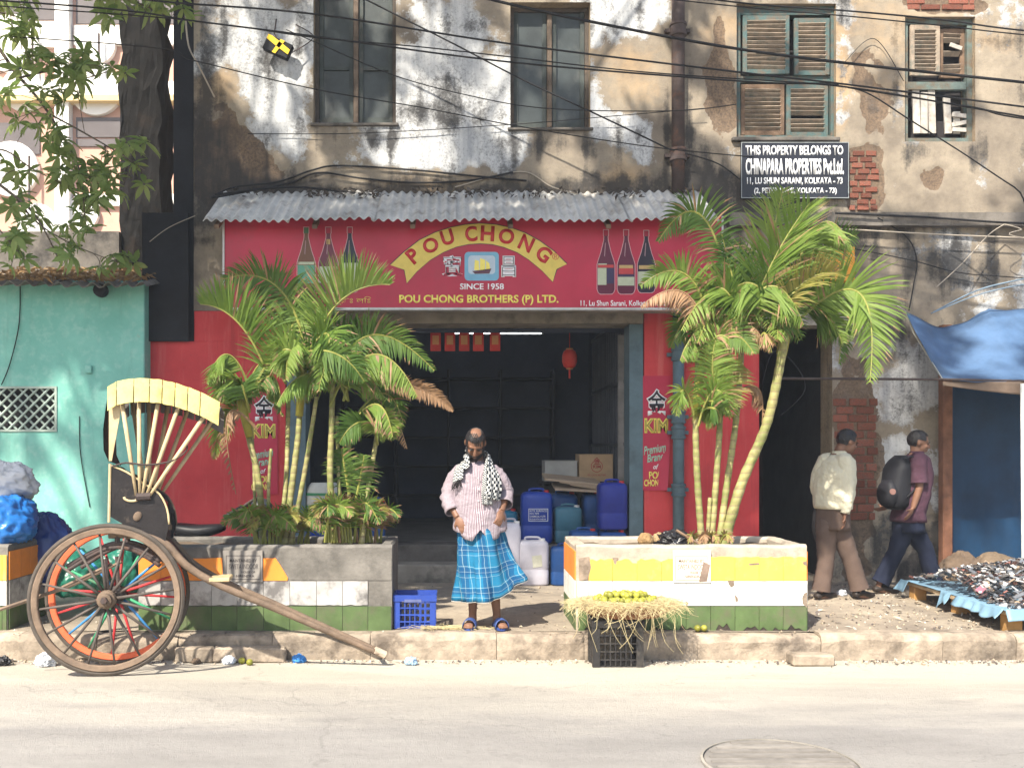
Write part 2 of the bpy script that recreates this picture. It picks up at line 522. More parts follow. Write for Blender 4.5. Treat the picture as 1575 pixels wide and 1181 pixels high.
# --- kerb of separate worn stones
kerb = empty('kerb', (0, KERB, -0.1)); setp(kerb, kind='structure')
x = -7.4; k = 0
while x < 9.0:
    L = R.uniform(0.55, 1.0)
    m = MB(); n = 9
    dy = R.uniform(-0.012, 0.012); dz = R.uniform(-0.012, 0.006); tl = R.uniform(-0.01, 0.01)
    rings = []
    for i in range(n + 1):
        u = i / n; X = x + 0.002 + (L - 0.004) * u
        e = 0.005 if i in (0, n) else 0.0
        wob = lambda s: 0.016 * nz(X * 5, s * 3.1 + k, k * 0.7) + 0.006 * nz(X * 16, s, k)
        zt = PAV + 0.004 + dz + tl * (u - 0.5) - e
        yf = KERB + dy + e
        rings.append([V((X, yf + 0.012 + wob(1), -0.20)), V((X, yf + wob(2), -0.02 + wob(3))), V((X, yf + wob(4), zt - 0.055 + wob(5))),
                      V((X, yf + 0.016 + wob(4), zt - 0.018 + wob(6))), V((X, yf + 0.055, zt + 0.4 * wob(7))), V((X, KERB + 0.175, zt + 0.3 * wob(8))), V((X, KERB + 0.18, -0.20))])
    m.loft(rings, closed=True, cap0=True, cap1=True, uvs=False)
    m.uv = [None] * len(m.f)
    m.build('kerb_stone', M_KERB, kerb, smooth=False, fix=True)
    x += L; k += 1

# ================================================================== THE SHOP BUILDING
bld = empty('shop_building', (PX(700, F), F, 0.1), 'old two storey building with peeling stained plaster and a red shop front', 'building')
def rect(x0, y0, x1, y1): return (x0, y0, x1, y1)
WIN = {1: (482, -70, 609, 190), 2: (785, 4, 908, 197), 3: (1133, 6, 1286, 212), 4: (1392, 26, 1500, 218)}
HOLES = [(-9999, 478, 1167, 2000)] + [WIN[i] for i in (1, 2, 3, 4)] + [(1167, 500, 1280, 2000), (1456, 575, 1760, 2000)]
def blobs(px, py, L):
    s = 0.0
    for cx, cy, rx, ry, a in L:
        dx = (px - cx) / rx; dy = (py - cy) / ry
        d = dx * dx + dy * dy
        if d < 6: s += a * exp(-d)
    return s
LIME = [(440, 60, 120, 90, .9), (410, 160, 70, 70, .9), (700, 90, 95, 130, 1.25), (700, 220, 110, 55, .8), (620, 235, 70, 40, .5), (450, 225, 50, 30, .5),
        (960, 25, 75, 55, 1.15), (910, 150, 24, 90, .7), (925, 195, 45, 30, .9), (985, 212, 22, 34, 1.0), (770, 200, 60, 60, .7), (1000, 95, 40, 40, -.8),
        (335, 255, 75, 85, -1.6), (905, 255, 70, 45, -1.1), (985, 130, 50, 50, -.6), (560, 300, 400, 30, -1.2), (380, 200, 30, 45, .5), (330, 110, 40, 60, .25),
        (1400, 580, 55, 70, .8), (1395, 720, 55, 80, .75), (1475, 430, 30, 50, .5), (1420, 400, 40, 25, .4)]
PEEL = [(335, 245, 62, 95, 1.25), (420, 270, 60, 35, .6), (1108, 60, 18, 70, .9), (1112, 150, 38, 65, 1.15), (1345, 110, 46, 60, .75), (1350, 175, 40, 40, .5), (930, 270, 90, 40, .35),
        (1330, 278, 28, 54, 2.2), (1450, 250, 90, 30, .35), (1545, 100, 30, 60, .4), (1430, 290, 30, 30, .7), (1448, 6, 60, 14, 2.0), (1316, 720, 40, 160, 1.6)]
DAMP = [(560, 310, 420, 30, 1.5), (930, 300, 130, 26, .8), (560, 210, 75, 26, .55), (660, 130, 35, 45, .5), (640, 170, 50, 22, .5), (720, 190, 60, 40, .3), (850, 225, 70, 24, .55),
        (330, 300, 60, 60, .6), (315, 120, 25, 160, .5), (1440, 400, 190, 55, .75), (1080, 250, 40, 90, .5), (1210, 320, 140, 30, .8), (1440, 235, 70, 16, .5), (1400, 830, 140, 70, .7), (1100, 300, 60, 40, .7),
        (1420, 345, 180, 14, .6), (1515, 60, 16, 80, .25)] + [(x, y, w, h, a) for x, y, w, h, a in ((488, 228, 7, 42, .8), (515, 215, 5, 30, .6), (600, 232, 7, 48, .8), (572, 212, 5, 24, .5), (792, 235, 7, 44, .8), (830, 222, 5, 30, .6), (900, 235, 7, 50, .8), (1062, 120, 7, 190, .6), (1026, 160, 5, 150, .4), (1345, 392, 6, 38, .6), (1400, 398, 7, 46, .6), (1470, 388, 6, 36, .6), (1530, 395, 7, 44, .6), (1398, 245, 6, 30, .6), (1496, 246, 6, 32, .6), (690, 40, 6, 60, .4), (745, 50, 6, 70, .4), (345, 40, 8, 80, .5))]
OCH = [(460, 90, 40, 60, .6), (330, 130, 40, 50, .5), (640, 300, 250, 26, .6), (900, 60, 20, 60, .5), (980, 120, 60, 60, .7), (1290, 120, 16, 110, .7), (1440, 60, 200, 160, .35), (960, 270, 50, 30, .5), (1110, 40, 50, 40, .6)]  # ochre stains; the tall blob right of the shutter window paints its lit edge
def facade_wall():
    x0, x1 = 298, 1790
    st = 4.2
    xsx = set(); 
    def fill(a, c, step):
        n = max(1, int((c - a) / step)); return [a + (c - a) * i / n for i in range(n)]
    bx = sorted(set([x0, x1] + [h for q in HOLES for h in (q[0], q[2]) if x0 < h < x1] + [1600]))
    by = sorted(set([-560, 905] + [h for q in HOLES for h in (q[1], q[3]) if -560 < h < 905] + [-12]))
    gx = []
    for a, c in zip(bx, bx[1:]): gx += fill(a, c, st if a < 1600 else 40)
    gx.append(x1)
    gy = []
    for a, c in zip(by, by[1:]): gy += fill(a, c, st if a >= -13 else 60)
    gy.append(905)
    def inhole(px, py):
        for h in HOLES:
            if h[0] < px < h[2] and h[1] < py < h[3]: return True
        return False
    b = MB(); idx = {}; cols = []
    edge = {}
    for h in HOLES: pass
    def vid(i, j):
        if (i, j) in idx: return idx[(i, j)]
        px, py = gx[i], gy[j]
        X, Z = PX(px, F), PZ(py, F)
        n1 = fbm(X * 1.3, Z * 1.3, 1.7, 5); n2 = fbm(X * 3.1, Z * 3.1, 9.2, 5); n3 = fbm(X * 0.8, Z * 2.0, 4.4, 4)
        streak = fbm(X * 6.0, Z * 0.7, 2.2, 4)
        li = blobs(px, py, LIME) + 0.62 * n1 + 0.38 * n2 + 0.2 * streak - 0.44
        pe = blobs(px, py, PEEL) + 0.40 * n2 + 0.25 * n1 - 0.62
        da = blobs(px, py, DAMP) + 0.55 * n3 + 0.45 * streak + .25 * n2 - 0.29
        oc = blobs(px, py, OCH) + 0.35 * n3 - 0.1
        L = max(0.0, min(1.0, 0.5 + li * 0.9)); Q = max(0.0, min(1.0, 0.5 + pe * 5.0)); D = max(0.0, min(1.0, 0.5 + da * 1.1)); O = max(0.0, min(1.0, oc))
        near = min([max(abs(px - max(h[0], min(px, h[2]))), abs(py - max(h[1], min(py, h[3])))) for h in HOLES])
        k = min(1.0, near / 6.0)
        off = (-0.005 * max(0, min(1, 0.5 + li * 6)) + 0.016 * Q + 0.006 * n1 + 0.003 * n2 + (0.006 * nz(X * 14, Z * 14) * Q)) * k
        v = b.vert((X, F + off, Z)); cols.append((L, Q, D, O))
        idx[(i, j)] = v
        return v
    for j in range(len(gy) - 1):
        for i in range(len(gx) - 1):
            if inhole((gx[i] + gx[i + 1]) / 2, (gy[j] + gy[j + 1]) / 2): continue
            b.face((vid(i, j + 1), vid(i + 1, j + 1), vid(i + 1, j), vid(i, j)))
    nfront = len(b.v)
    # reveals, ends and back
    def q(pts):
        for p in pts: cols.append((0.25, 0.1, 0.55, 0.4))
        b.poly(pts)
    D = 0.34
    for h in HOLES[1:]:
        hx0, hx1 = PX(h[0], F), PX(h[2], F); z1 = PZ(h[1], F); z0 = max(0.0, PZ(min(h[3], 905), F))
        q([(hx0, F, z0), (hx0, F, z1), (hx0, F + D, z1), (hx0, F + D, z0)])
        q([(hx1, F, z0), (hx1, F + D, z0), (hx1, F + D, z1), (hx1, F, z1)])
        q([(hx0, F, z1), (hx1, F, z1), (hx1, F + D, z1), (hx0, F + D, z1)])
        if h[3] < 900: q([(hx0, F, z0), (hx0, F + D, z0), (hx1, F + D, z0), (hx1, F, z0)])
    za, zb = PZ(478, F), PZ(-560, F); xl = PX(298, F)
    q([(xl, F, za), (xl, F, zb), (xl, F + 4, zb), (xl, F + 4, za)])
    q([(xl, F, zb), (PX(1790, F), F, zb), (PX(1790, F), F + 4, zb), (xl, F + 4, zb)])
    o = b.build('wall', M_PLASTER, bld)
    at = o.data.attributes.new('mask', 'FLOAT_COLOR', 'POINT')
    at.data.foreach_set('color', [c for q4 in cols for c in q4])
    for k, p in enumerate(o.data.polygons): p.use_smooth = all(v < nfront for v in p.vertices)
    return o
def m_plaster():
    t = NT('peeling_plaster'); p = t.pos()
    a = t.attr('mask'); sep = t.node('ShaderNodeSeparateColor'); t.l(a.outputs['Color'], sep.inputs[0])
    n1 = t.noise(p, 7, 9, 0.72); n2 = t.noise(p, 38, 7, 0.75); n3 = t.noise(p, 2.2, 8, 0.65)
    vs = t.noise(t.mapping(p, (9, 9, 0.9)), 1.0, 8, 0.7)
    base = t.ramp(n3, [(0.30, (0.165, 0.138, 0.112)), (0.68, (0.325, 0.275, 0.212))])
    base = t.mix(t.ramp(n2, [(0.5, 0.0), (0.8, 0.4)]), base, (0.13, 0.105, 0.085))
    och = t.math('ADD', a.outputs['Alpha'], t.math('MULTIPLY_ADD', n1, 0.8)); 
    och.node.inputs[1].node if False else None
    base = t.mix(t.ramp(t.math('ADD', a.outputs['Alpha'], t.math('MULTIPLY', n1, 0.8)), [(0.55, 0.0), (1.2, 0.65)]), base, (0.44, 0.305, 0.175))
    # limewash with flaked edges
    lf = t.math('ADD', sep.outputs[0], t.math('MULTIPLY', t.math('SUBTRACT', n1, 0.5), 1.1))
    lf = t.math('ADD', lf, t.math('MULTIPLY', t.math('SUBTRACT', n2, 0.5), 0.55))
    limec = t.ramp(vs, [(0.3, (0.36, 0.375, 0.40)), (0.68, (0.66, 0.66, 0.655))])
    limec = t.mix(t.ramp(t.math('ADD', n2, t.math('MULTIPLY', sep.outputs[2], 0.22)), [(0.54, 0.0), (0.74, 0.7)]), limec, (0.17, 0.17, 0.175))
    c = t.mix(t.ramp(lf, [(0.40, 0.0), (0.50, 0.55), (0.66, 0.95)]), base, limec)
    # coat fallen off
    pf = t.math('ADD', sep.outputs[1], t.math('MULTIPLY', t.math('SUBTRACT', n2, 0.5), 0.4))
    pc = t.ramp(n2, [(0.35, (0.085, 0.062, 0.048)), (0.65, (0.20, 0.14, 0.095))])
    c = t.mix(t.ramp(pf, [(0.45, 0.0), (0.55, 0.92)]), c, pc)
    # mildew and soot
    df = t.math('ADD', sep.outputs[2], t.math('MULTIPLY', t.math('SUBTRACT', n1, 0.5), 0.8))
    df = t.math('ADD', df, t.math('MULTIPLY', t.math('SUBTRACT', vs, 0.5), 0.9))
    df = t.math('ADD', df, t.math('MULTIPLY', t.math('SUBTRACT', n2, 0.5), 0.6))
    c = t.mix(t.ramp(df, [(0.50, 0.0), (0.72, 0.45), (1.0, 0.9)]), c, (0.042, 0.040, 0.040))
    t.color(c); t.set(0.95, 0.12)
    h = t.math('ADD', t.math('MULTIPLY', n2, 1.0), t.math('MULTIPLY', t.ramp(lf, [(0.47, 0.0), (0.56, 1.0)]), 0.8))
    t.bump(h, 0.55, 0.008)
    return t.m
M_PLASTER = m_plaster()
facade_wall()

# red shop front piers, with blue-grey door jambs
zt = PZ(478, F)
def pxbox(name, x0, y0, x1, y1, Ya, Yb, mat, parent, z0=None):
    b = MB(); b.box((PX(x0, Ya), Ya, PZ(y1, Ya) if z0 is None else z0), (PX(x1, Ya), Yb, PZ(y0, Ya)))
    return b.build(name, mat, parent)
def red_pier(x0, x1, y0):
    b = MB(); Xa, Xb = PX(x0, F), PX(x1, F); za, zb = 0.1, PZ(y0, F)
    b.bbox_bev((Xa, F - 0.02, 0.06), (Xb, F + 0.34, zb), 0.006)
    return b.build('red_pier', M_RED, bld)
red_pier(231, 440, 525); red_pier(299, 440, 478.5).location.y += 0.006; red_pier(990, 1167, 478.5)
pxbox('door_jamb', 441, 496, 470, 0, F - 0.03, F + 0.30, M_BLUEGREY, bld, z0=0.08)
pxbox('door_jamb', 968, 496, 989, 0, F - 0.03, F + 0.30, M_BLUEGREY, bld, z0=0.08)
pxbox('lintel_beam', 441.5, 476, 989.5, 497, F - 0.12, F + 0.33, M_CONC, bld)
# ledge over the right-hand doorway, string course
pxbox('door_ledge', 1168, 482, 1312, 500, F - 0.30, F - 0.004, M_CONC, bld)
b = MB(); 
for i in range(24):
    xa, xb = 1118 + i * 26, 1118 + (i + 1) * 26
    j = 1.2 * nz(i * 0.7); 
    b.box((PX(xa, F), F - 0.10 - 0.01 * nz(i * 1.3), PZ(350 + j, F)), (PX(xb, F) - 0.001, F + 0.02, PZ(330 + j, F)))
b.build('string_course', M_DARKCONC, bld)
# dark rooms behind doorway and stall, alley
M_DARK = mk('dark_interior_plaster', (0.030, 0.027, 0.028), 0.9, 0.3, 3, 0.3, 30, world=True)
b = MB()
for (xa, xb, za, zb, dep) in ((1163, 1284, 0.02, 2.98, 2.5), (1452, 1790, 0.02, 2.6, 2.0)):
    A, B = PX(xa, F), PX(xb, F); Y0, Y1 = F + 0.33, F + dep
    b.poly([(A, Y1, za), (B, Y1, za), (B, Y1, zb), (A, Y1, zb)])
    b.poly([(A, Y0, za), (A, Y1, za), (A, Y1, zb), (A, Y0, zb)])
    b.poly([(B, Y1, za), (B, Y0, za), (B, Y0, zb), (B, Y1, zb)])
    b.poly([(A, Y0, zb), (A, Y1, zb), (B, Y1, zb), (B, Y0, zb)])
    b.poly([(A, Y0, za), (B, Y0, za), (B, Y1, za), (A, Y1, za)])
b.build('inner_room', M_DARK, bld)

# --- windows
M_PANE = mk('dusty_dark_pane', (0.036, 0.045, 0.046), 0.42, 0.35, 4, 0.1, 30, dirt=(0.12, 0.115, 0.10), dscale=2.5, damt=0.3, spec=0.5)
def casement(i, bar=None):
    x0, y0, x1, y1 = WIN[i]; Yw = F + 0.13
    w = empty('window', P((x0 + x1) / 2, y1, Yw), parent=bld)
    s = Yw / F
    X0, X1, Z0, Z1 = PX(x0, F), PX(x1, F), PZ(y1, F), PZ(y0, F)
    m = 0.045
    fr = MB()
    fr.box((X0 + .002, Yw, Z0 + .002), (X0 + m, Yw + .08, Z1 - .002)); fr.box((X1 - m, Yw, Z0 + .002), (X1 - .002, Yw + .08, Z1 - .002))
    fr.box((X0 + m, Yw + .004, Z0 + .002), (X1 - m, Yw + .08, Z0 + m)); fr.box((X0 + m, Yw + .004, Z1 - m), (X1 - m, Yw + .08, Z1 - .002))
    fr.build('frame', mk('dark_casement_frame', (0.075, 0.062, 0.052), .8, .3, 8, .4, dirt=(0.16, 0.11, 0.075), damt=.3), w)
    Xm = (X0 + X1) / 2 + 0.01
    mb = MB(); mb.bbox_bev((Xm - .035, Yw - .018, Z0 + m + .002), (Xm + .02, Yw + .05, Z1 - m - .002), .006); mb.build('mullion', mk('worn_mullion', (0.14, 0.105, 0.08), .85, .4, 9, .5, dirt=(0.30, 0.24, 0.18), damt=.25), w)
    for a, c, d in ((X0 + m, Xm - .036, 0.0), (Xm + .021, X1 - m, 0.012)):
        g = MB(); g.box((a + .002, Yw + .03 + d, Z0 + m + .002), (c - .002, Yw + .045 + d, Z1 - m - .002)); g.build('pane', M_PANE, w)
        st = MB()
        st.box((a + .004, Yw + .012, Z0 + m + .004), (a + .05, Yw + .029, Z1 - m - .004)); st.box((c - .05, Yw + .012, Z0 + m + .004), (c - .004, Yw + .029, Z1 - m - .004))
        st.box((a + .052, Yw + .013, Z0 + m + .004), (c - .052, Yw + .029, Z0 + m + .07))
        if bar: st.box((a + .052, Yw + .013, PZ(bar, F) - .02), (c - .052, Yw + .029, PZ(bar, F) + .02))
        st.build('sash', mk('grey_green_sash', (0.055, 0.065, 0.063), .7, .3, 6, .3, dirt=(0.12, 0.09, 0.07), damt=.3), w)
    sl = MB(); sl.bbox_bev((X0 - .03, F - .035, Z0 - .035), (X1 + .03, F + .12, Z0 - .002), .008); sl.build('sill', M_DARKCONC, w)
    # shallow wall board behind the sash so the room stays closed
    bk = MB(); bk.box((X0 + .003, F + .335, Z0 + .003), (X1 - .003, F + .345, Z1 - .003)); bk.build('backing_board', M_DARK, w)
casement(1, 98); casement(2)
def shutter_leaf(w, x0, y0, x1, y1, Yw, nsl, missing=(), tilt=0.0, mat_s=None, frame=True, fm=None):
    X0, X1, Z0, Z1 = PX(x0, F), PX(x1, F), PZ(y1, F), PZ(y0, F); m = 0.05
    if frame:
        fr = MB()
        fr.bbox_bev((X0, Yw, Z0), (X0 + m, Yw + .035, Z1), .005); fr.bbox_bev((X1 - m, Yw, Z0), (X1, Yw + .035, Z1), .005)
        fr.box((X0 + m, Yw + .003, Z0), (X1 - m, Yw + .033, Z0 + m)); fr.box((X0 + m, Yw + .003, Z1 - m), (X1 - m, Yw + .033, Z1))
        fr.build('shutter_leaf', fm or M_TEAL, w)
    h = (Z1 - Z0 - 2 * m) / nsl
    for k in range(nsl):
        if k in missing: continue
        zc = Z0 + m + (k + .5) * h
        a = radians(-38 + R.uniform(-7, 7))
        Mx = Matrix.Translation(V(((X0 + X1) / 2, Yw + .018, zc))) @ Matrix.Rotation(R.uniform(-.02, .02) + tilt * R.uniform(-1, 1), 4, 'Y') @ Matrix.Rotation(a, 4, 'X')
        L = (X1 - X0) / 2 - m + .004
        s = MB(); s.box((-L, -h * .62, -.004), (L, h * .62, .004), Mx); s.build('slat', mat_s or M_SLAT, w)
Yw = F + 0.06
w = empty('shutter_window', P(1209, 212, Yw), parent=bld)
X0, X1, Z0, Z1 = PX(1133, F), PX(1286, F), PZ(212, F), PZ(6, F)
fr = MB(); m = .06
fr.box((X0 + .002, Yw, Z0 + .002), (X0 + m, Yw + .12, Z1 - .002)); fr.box((X1 - m * .6, Yw, Z0 + .002), (X1 - .002, Yw + .12, Z1 - .002))
fr.box((X0 + m, Yw + .003, Z1 - m * 1.6), (X1 - m * .6, Yw + .12, Z1 - .002)); fr.box((X0 + m, Yw + .003, Z0 + .002), (X1 - m * .6, Yw + .12, Z0 + m * .8))
fr.box((X0 + m, Yw + .02, PZ(123, F)), (X1 - m * .6, Yw + .10, PZ(113, F)))
fr.build('frame', M_TEAL, w)
shutter_leaf(w, 1144, 22, 1216, 112, Yw - .03, 12)
shutter_leaf(w, 1224, 25, 1279, 113, Yw - .012, 12)
shutter_leaf(w, 1143, 125, 1211, 204, Yw + .03, 10, fm=M_WOODOLD)
shutter_leaf(w, 1214, 125, 1279, 206, Yw + .03, 10, missing=(3,))
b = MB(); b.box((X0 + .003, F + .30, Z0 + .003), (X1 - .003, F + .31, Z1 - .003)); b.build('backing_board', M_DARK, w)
b = MB(); b.bbox_bev((X0 - .06, F - .05, Z0 - .05), (X1 + .03, F + .05, Z0 - .003), .01); b.build('sill', M_DARKCONC, w)
w = empty('broken_window', P(1446, 218, Yw), parent=bld)
X0, X1, Z0, Z1 = PX(1392, F), PX(1500, F), PZ(218, F), PZ(26, F)
fr = MB()
fr.box((X0 + .002, Yw, Z0 + .002), (X0 + m, Yw + .1, Z1 - .002)); fr.box((X1 - m, Yw, Z0 + .002), (X1 - .002, Yw + .1, Z1 - .002))
fr.box((X0 + m, Yw + .003, Z1 - m), (X1 - m, Yw + .1, Z1 - .002)); fr.box((X0 + m, Yw + .003, Z0 + .002), (X1 - m, Yw + .1, Z0 + m)); fr.box((X0 + m, Yw + .02, PZ(134, F)), (X1 - m, Yw + .08, PZ(122, F)))
fr.build('frame', mk('weathered_teal_frame', (0.11, 0.145, 0.135), .85, .3, 9, .4, dirt=(0.13, 0.095, 0.065), damt=.8, dscale=5), w)
shutter_leaf(w, 1403, 36, 1449, 114, Yw - .02, 11, fm=M_SLAT)
shutter_leaf(w, 1452, 38, 1492, 114, Yw + .05, 9, missing=(2, 3, 5, 6), tilt=.12, fm=M_WOODOLD)
M_GREYW = mk('grey_bleached_board', (0.40, 0.37, 0.33), .85, .3, 8, .4, 60, dirt=(0.13, 0.10, 0.08), damt=.4, orand=.3)
for k, xx in enumerate((1404, 1416, 1428, 1440, 1452, 1466)):
    if k == 3: continue
    top = (138, 142, 138, 0, 150, 172)[k]
    Mx = Matrix.Translation(P(xx + 5, (top + 206) / 2, Yw + .05)) @ Matrix.Rotation(R.uniform(-.05, .05), 4, 'Y')
    hh = (206 - top) / 2 / FPX * F
    s = MB(); s.box((-.038, -.01, -hh), (.038, .01, hh), Mx); s.build('board', M_GREYW, w)
for (xx, yy, aa, LL) in ((1478, 178, .12, .10), (1476, 190, -.2, .09), (1470, 72, .35, .07), (1480, 200, .05, .11)):
    Mx = Matrix.Translation(P(xx, yy, Yw + .02)) @ Matrix.Rotation(aa, 4, 'Y')
    s = MB(); s.box((-LL, -.008, -.022), (LL, .008, .022), Mx); s.build('slat', M_GREYW, w)
b = MB(); b.box((X0 + .003, F + .30, Z0 + .003), (X1 - .003, F + .31, Z1 - .003)); b.build('backing_board', M_DARK, w)

# --- bare bricks where the coat has fallen
brick_me = MB(); brick_me.bbox_bev((-.5, -.5, -.5), (.5, .5, .5), .06); brick_me = brick_me.mesh('brick')
brick_me.materials.append(M_BRICK)
def bricks(x0, y0, x1, y1, rows, w=.20, skip=.12, sink=.004, ragged=0.0):
    X0, X1, Z0, Z1 = PX(x0, F), PX(x1, F), PZ(y1, F), PZ(y0, F); h = (Z1 - Z0) / rows
    for r in range(rows):
        x = X0 + (R.uniform(0, .03) if r % 2 else -.09 + R.uniform(0, .03)) + ragged * R.uniform(0, .1)
        xe = X1 - ragged * R.uniform(0, .12)
        while x < xe - .04:
            a = max(x, X0); c = min(x + w * R.uniform(.92, 1.05), xe); x += w + .012
            if c - a < .05 or R.random() < skip: continue
            o = link('brick', brick_me, None, bld, ((a + c) / 2, F + sink + .03 + R.uniform(-.006, .008), Z0 + (r + .5) * h))
            o.scale = (c - a - .012, .07, h - .012); o.rotation_euler = (R.uniform(-.02, .02), R.uniform(-.02, .02), R.uniform(-.02, .02))
bricks(1306, 231, 1354, 324, 10, .135, .05, ragged=.7)
bricks(1395, -12, 1500, 16, 3, .22, .05)
bricks(1281, 612, 1352, 800, 15, .21, .04, ragged=.4)

# --- shop steps and the room inside
SF = 0.48
b = MB(); b.bbox_bev((PX(470, 10.6), 10.56, 0.02), (PX(968, 10.6), 10.92, .295), .012); b.build('step', M_CONC, bld)
b = MB(); b.bbox_bev((PX(470, 10.6), 10.925, 0.02), (PX(968, 10.6), 11.3, SF), .012); b.build('step', M_DARKCONC, bld)
room = empty('shop_room', (0, 13, SF)); setp(room, kind='structure')
A, B = PX(441, F) - .35, PX(989, F) + .02; Y0, Y1 = F + .345, 15.2; ZC = 3.45
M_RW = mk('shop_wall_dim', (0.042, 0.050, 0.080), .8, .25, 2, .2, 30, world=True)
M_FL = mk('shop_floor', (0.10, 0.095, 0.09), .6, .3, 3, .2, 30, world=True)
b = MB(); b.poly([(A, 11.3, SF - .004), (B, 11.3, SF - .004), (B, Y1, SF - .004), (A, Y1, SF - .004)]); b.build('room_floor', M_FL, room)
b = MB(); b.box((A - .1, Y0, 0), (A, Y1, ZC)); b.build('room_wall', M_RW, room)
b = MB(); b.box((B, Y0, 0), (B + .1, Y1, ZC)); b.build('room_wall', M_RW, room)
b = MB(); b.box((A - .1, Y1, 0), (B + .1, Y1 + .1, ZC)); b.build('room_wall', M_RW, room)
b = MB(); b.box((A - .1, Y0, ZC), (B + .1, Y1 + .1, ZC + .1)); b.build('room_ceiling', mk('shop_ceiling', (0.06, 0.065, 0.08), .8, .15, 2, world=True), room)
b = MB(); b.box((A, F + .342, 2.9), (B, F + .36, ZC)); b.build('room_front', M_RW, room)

# ================================================================== GREEN BUILDING AND WHAT STANDS BEHIND IT
YG = 10.47
grn = empty('green_house', (PX(60, YG), YG, PAV), 'low mint green wall house with a leaf littered corrugated roof', 'house')
def m_green():
    t = NT('mint_limewash'); p = t.pos()
    n1 = t.noise(p, 1.4, 8, .65); n2 = t.noise(p, 12, 7, .7); vs = t.noise(t.mapping(p, (5, 5, .6)), 1, 7, .7)
    c = t.ramp(n1, [(.35, (0.17, 0.44, 0.37)), (.68, (0.25, 0.55, 0.47))])
    c = t.mix(t.ramp(n2, [(.5, 0.0), (.72, .5)]), c, (0.38, 0.60, 0.53))
    c = t.mix(t.ramp(vs, [(.56, 0.0), (.8, .55)]), c, (0.10, 0.21, 0.17))
    c = t.mix(t.ramp(t.noise(p, 3.3, 6, .7), [(.66, 0.0), (.74, .5)]), c, (0.42, 0.36, 0.28))
    t.color(c); t.set(.85, .2); t.bump(t.math('ADD', n2, n1), .3, .01)
    return t.m
M_GREEN = m_green()
GX0, GX1, GZ = PX(-420, YG), PX(222, YG), PZ(432, YG)
vx0, vx1, vz0, vz1 = PX(-22, YG), PX(88, YG), PZ(664, YG), PZ(594, YG)
b = MB()
def wq(xa, xb, za, zb):
    nx = max(1, int((xb - xa) / .15)); nz_ = max(1, int((zb - za) / .15))
    for i in range(nx):
        for j in range(nz_):
            pts = []
            for (u, v) in ((i, j), (i + 1, j), (i + 1, j + 1), (i, j + 1)):
                X = xa + (xb - xa) * u / nx; Z = za + (zb - za) * v / nz_
                e = 0 if u in (0, nx) or v in (0, nz_) else 1
                pts.append((X, YG + .012 * e * fbm(X * 1.4, Z * 1.4, 8, 3), Z))
            b.poly(pts)
wq(GX0, vx0, 0.02, GZ); wq(vx0, vx1, 0.02, vz0); wq(vx0, vx1, vz1, GZ); wq(vx1, GX1 - .01, 0.02, GZ)
b.poly([(GX1 - .01, YG, .02), (GX1, YG + .01, .02), (GX1, YG + .01, GZ), (GX1 - .01, YG, GZ)])
b.poly([(GX1, YG + .01, .02), (GX1, YG + 1.6, .02), (GX1, YG + 1.6, GZ), (GX1, YG + .01, GZ)])
for (pa, pb) in (((vx0, vz0), (vx1, vz0)), ((vx1, vz0), (vx1, vz1)), ((vx1, vz1), (vx0, vz1)), ((vx0, vz1), (vx0, vz0))):
    b.poly([(pa[0], YG, pa[1]), (pb[0], YG, pb[1]), (pb[0], YG + .15, pb[1]), (pa[0], YG + .15, pa[1])])
b.poly([(vx0, YG + .15, vz0), (vx1, YG + .15, vz0), (vx1, YG + .15, vz1), (vx0, YG + .15, vz1)])
bm_ = b.mesh('wall'); 
o = link('wall', bm_, [M_GREEN], grn)
bm_.materials.append(M_DARK); bm_.polygons[len(bm_.polygons) - 1].material_index = 1
vent = empty('lattice_vent', ((vx0 + vx1) / 2, YG, vz0), parent=grn)
b = MB(); t_ = .025
b.box((vx0 + .001, YG - .012, vz0 + .001), (vx1 - .001, YG + .05, vz0 + t_)); b.box((vx0 + .001, YG - .012, vz1 - t_), (vx1 - .001, YG + .05, vz1 - .001))
b.box((vx1 - t_, YG - .011, vz0 + t_), (vx1 - .001, YG + .05, vz1 - t_)); b.box((vx0 + .001, YG - .011, vz0 + t_), (vx0 + t_, YG + .05, vz1 - t_))
M_LAT = mk('lattice_cement', (0.38, 0.45, 0.40), .9, .2, 8, .3)
b.build('frame', M_LAT, vent)
wv, hv = vx1 - vx0, vz1 - vz0
for sgn in (1, -1):
    k = 0
    d = -hv
    while d < wv:
        d += .118
        # line x - x0 = d + s*(z - z0)
        pts = []
        for zz in (0, hv):
            xx = d + (zz if sgn > 0 else hv - zz)
            pts.append((xx, zz))
        (xa, za), (xb, zb) = pts
        def clip(xa, za, xb, zb):
            if max(xa, xb) < .03 or min(xa, xb) > wv - .03: return None
            def at(x): return za + (zb - za) * (x - xa) / (xb - xa)
            lo, hi = (xa, xb) if xa < xb else (xb, xa)
            l2, h2 = max(lo, .02), min(hi, wv - .02)
            return (l2, at(l2)), (h2, at(h2))
        q = clip(xa, za, xb, zb)
        if not q: continue
        (xa, za), (xb, zb) = q
        if abs(xa - xb) < .03: continue
        s = MB(); yy = YG + (.012 if sgn > 0 else .028)
        s.tube([(vx0 + xa, yy, vz0 + za), (vx0 + xb, yy, vz0 + zb)], .012, 6); s.build('lattice_bar', M_LAT, vent)
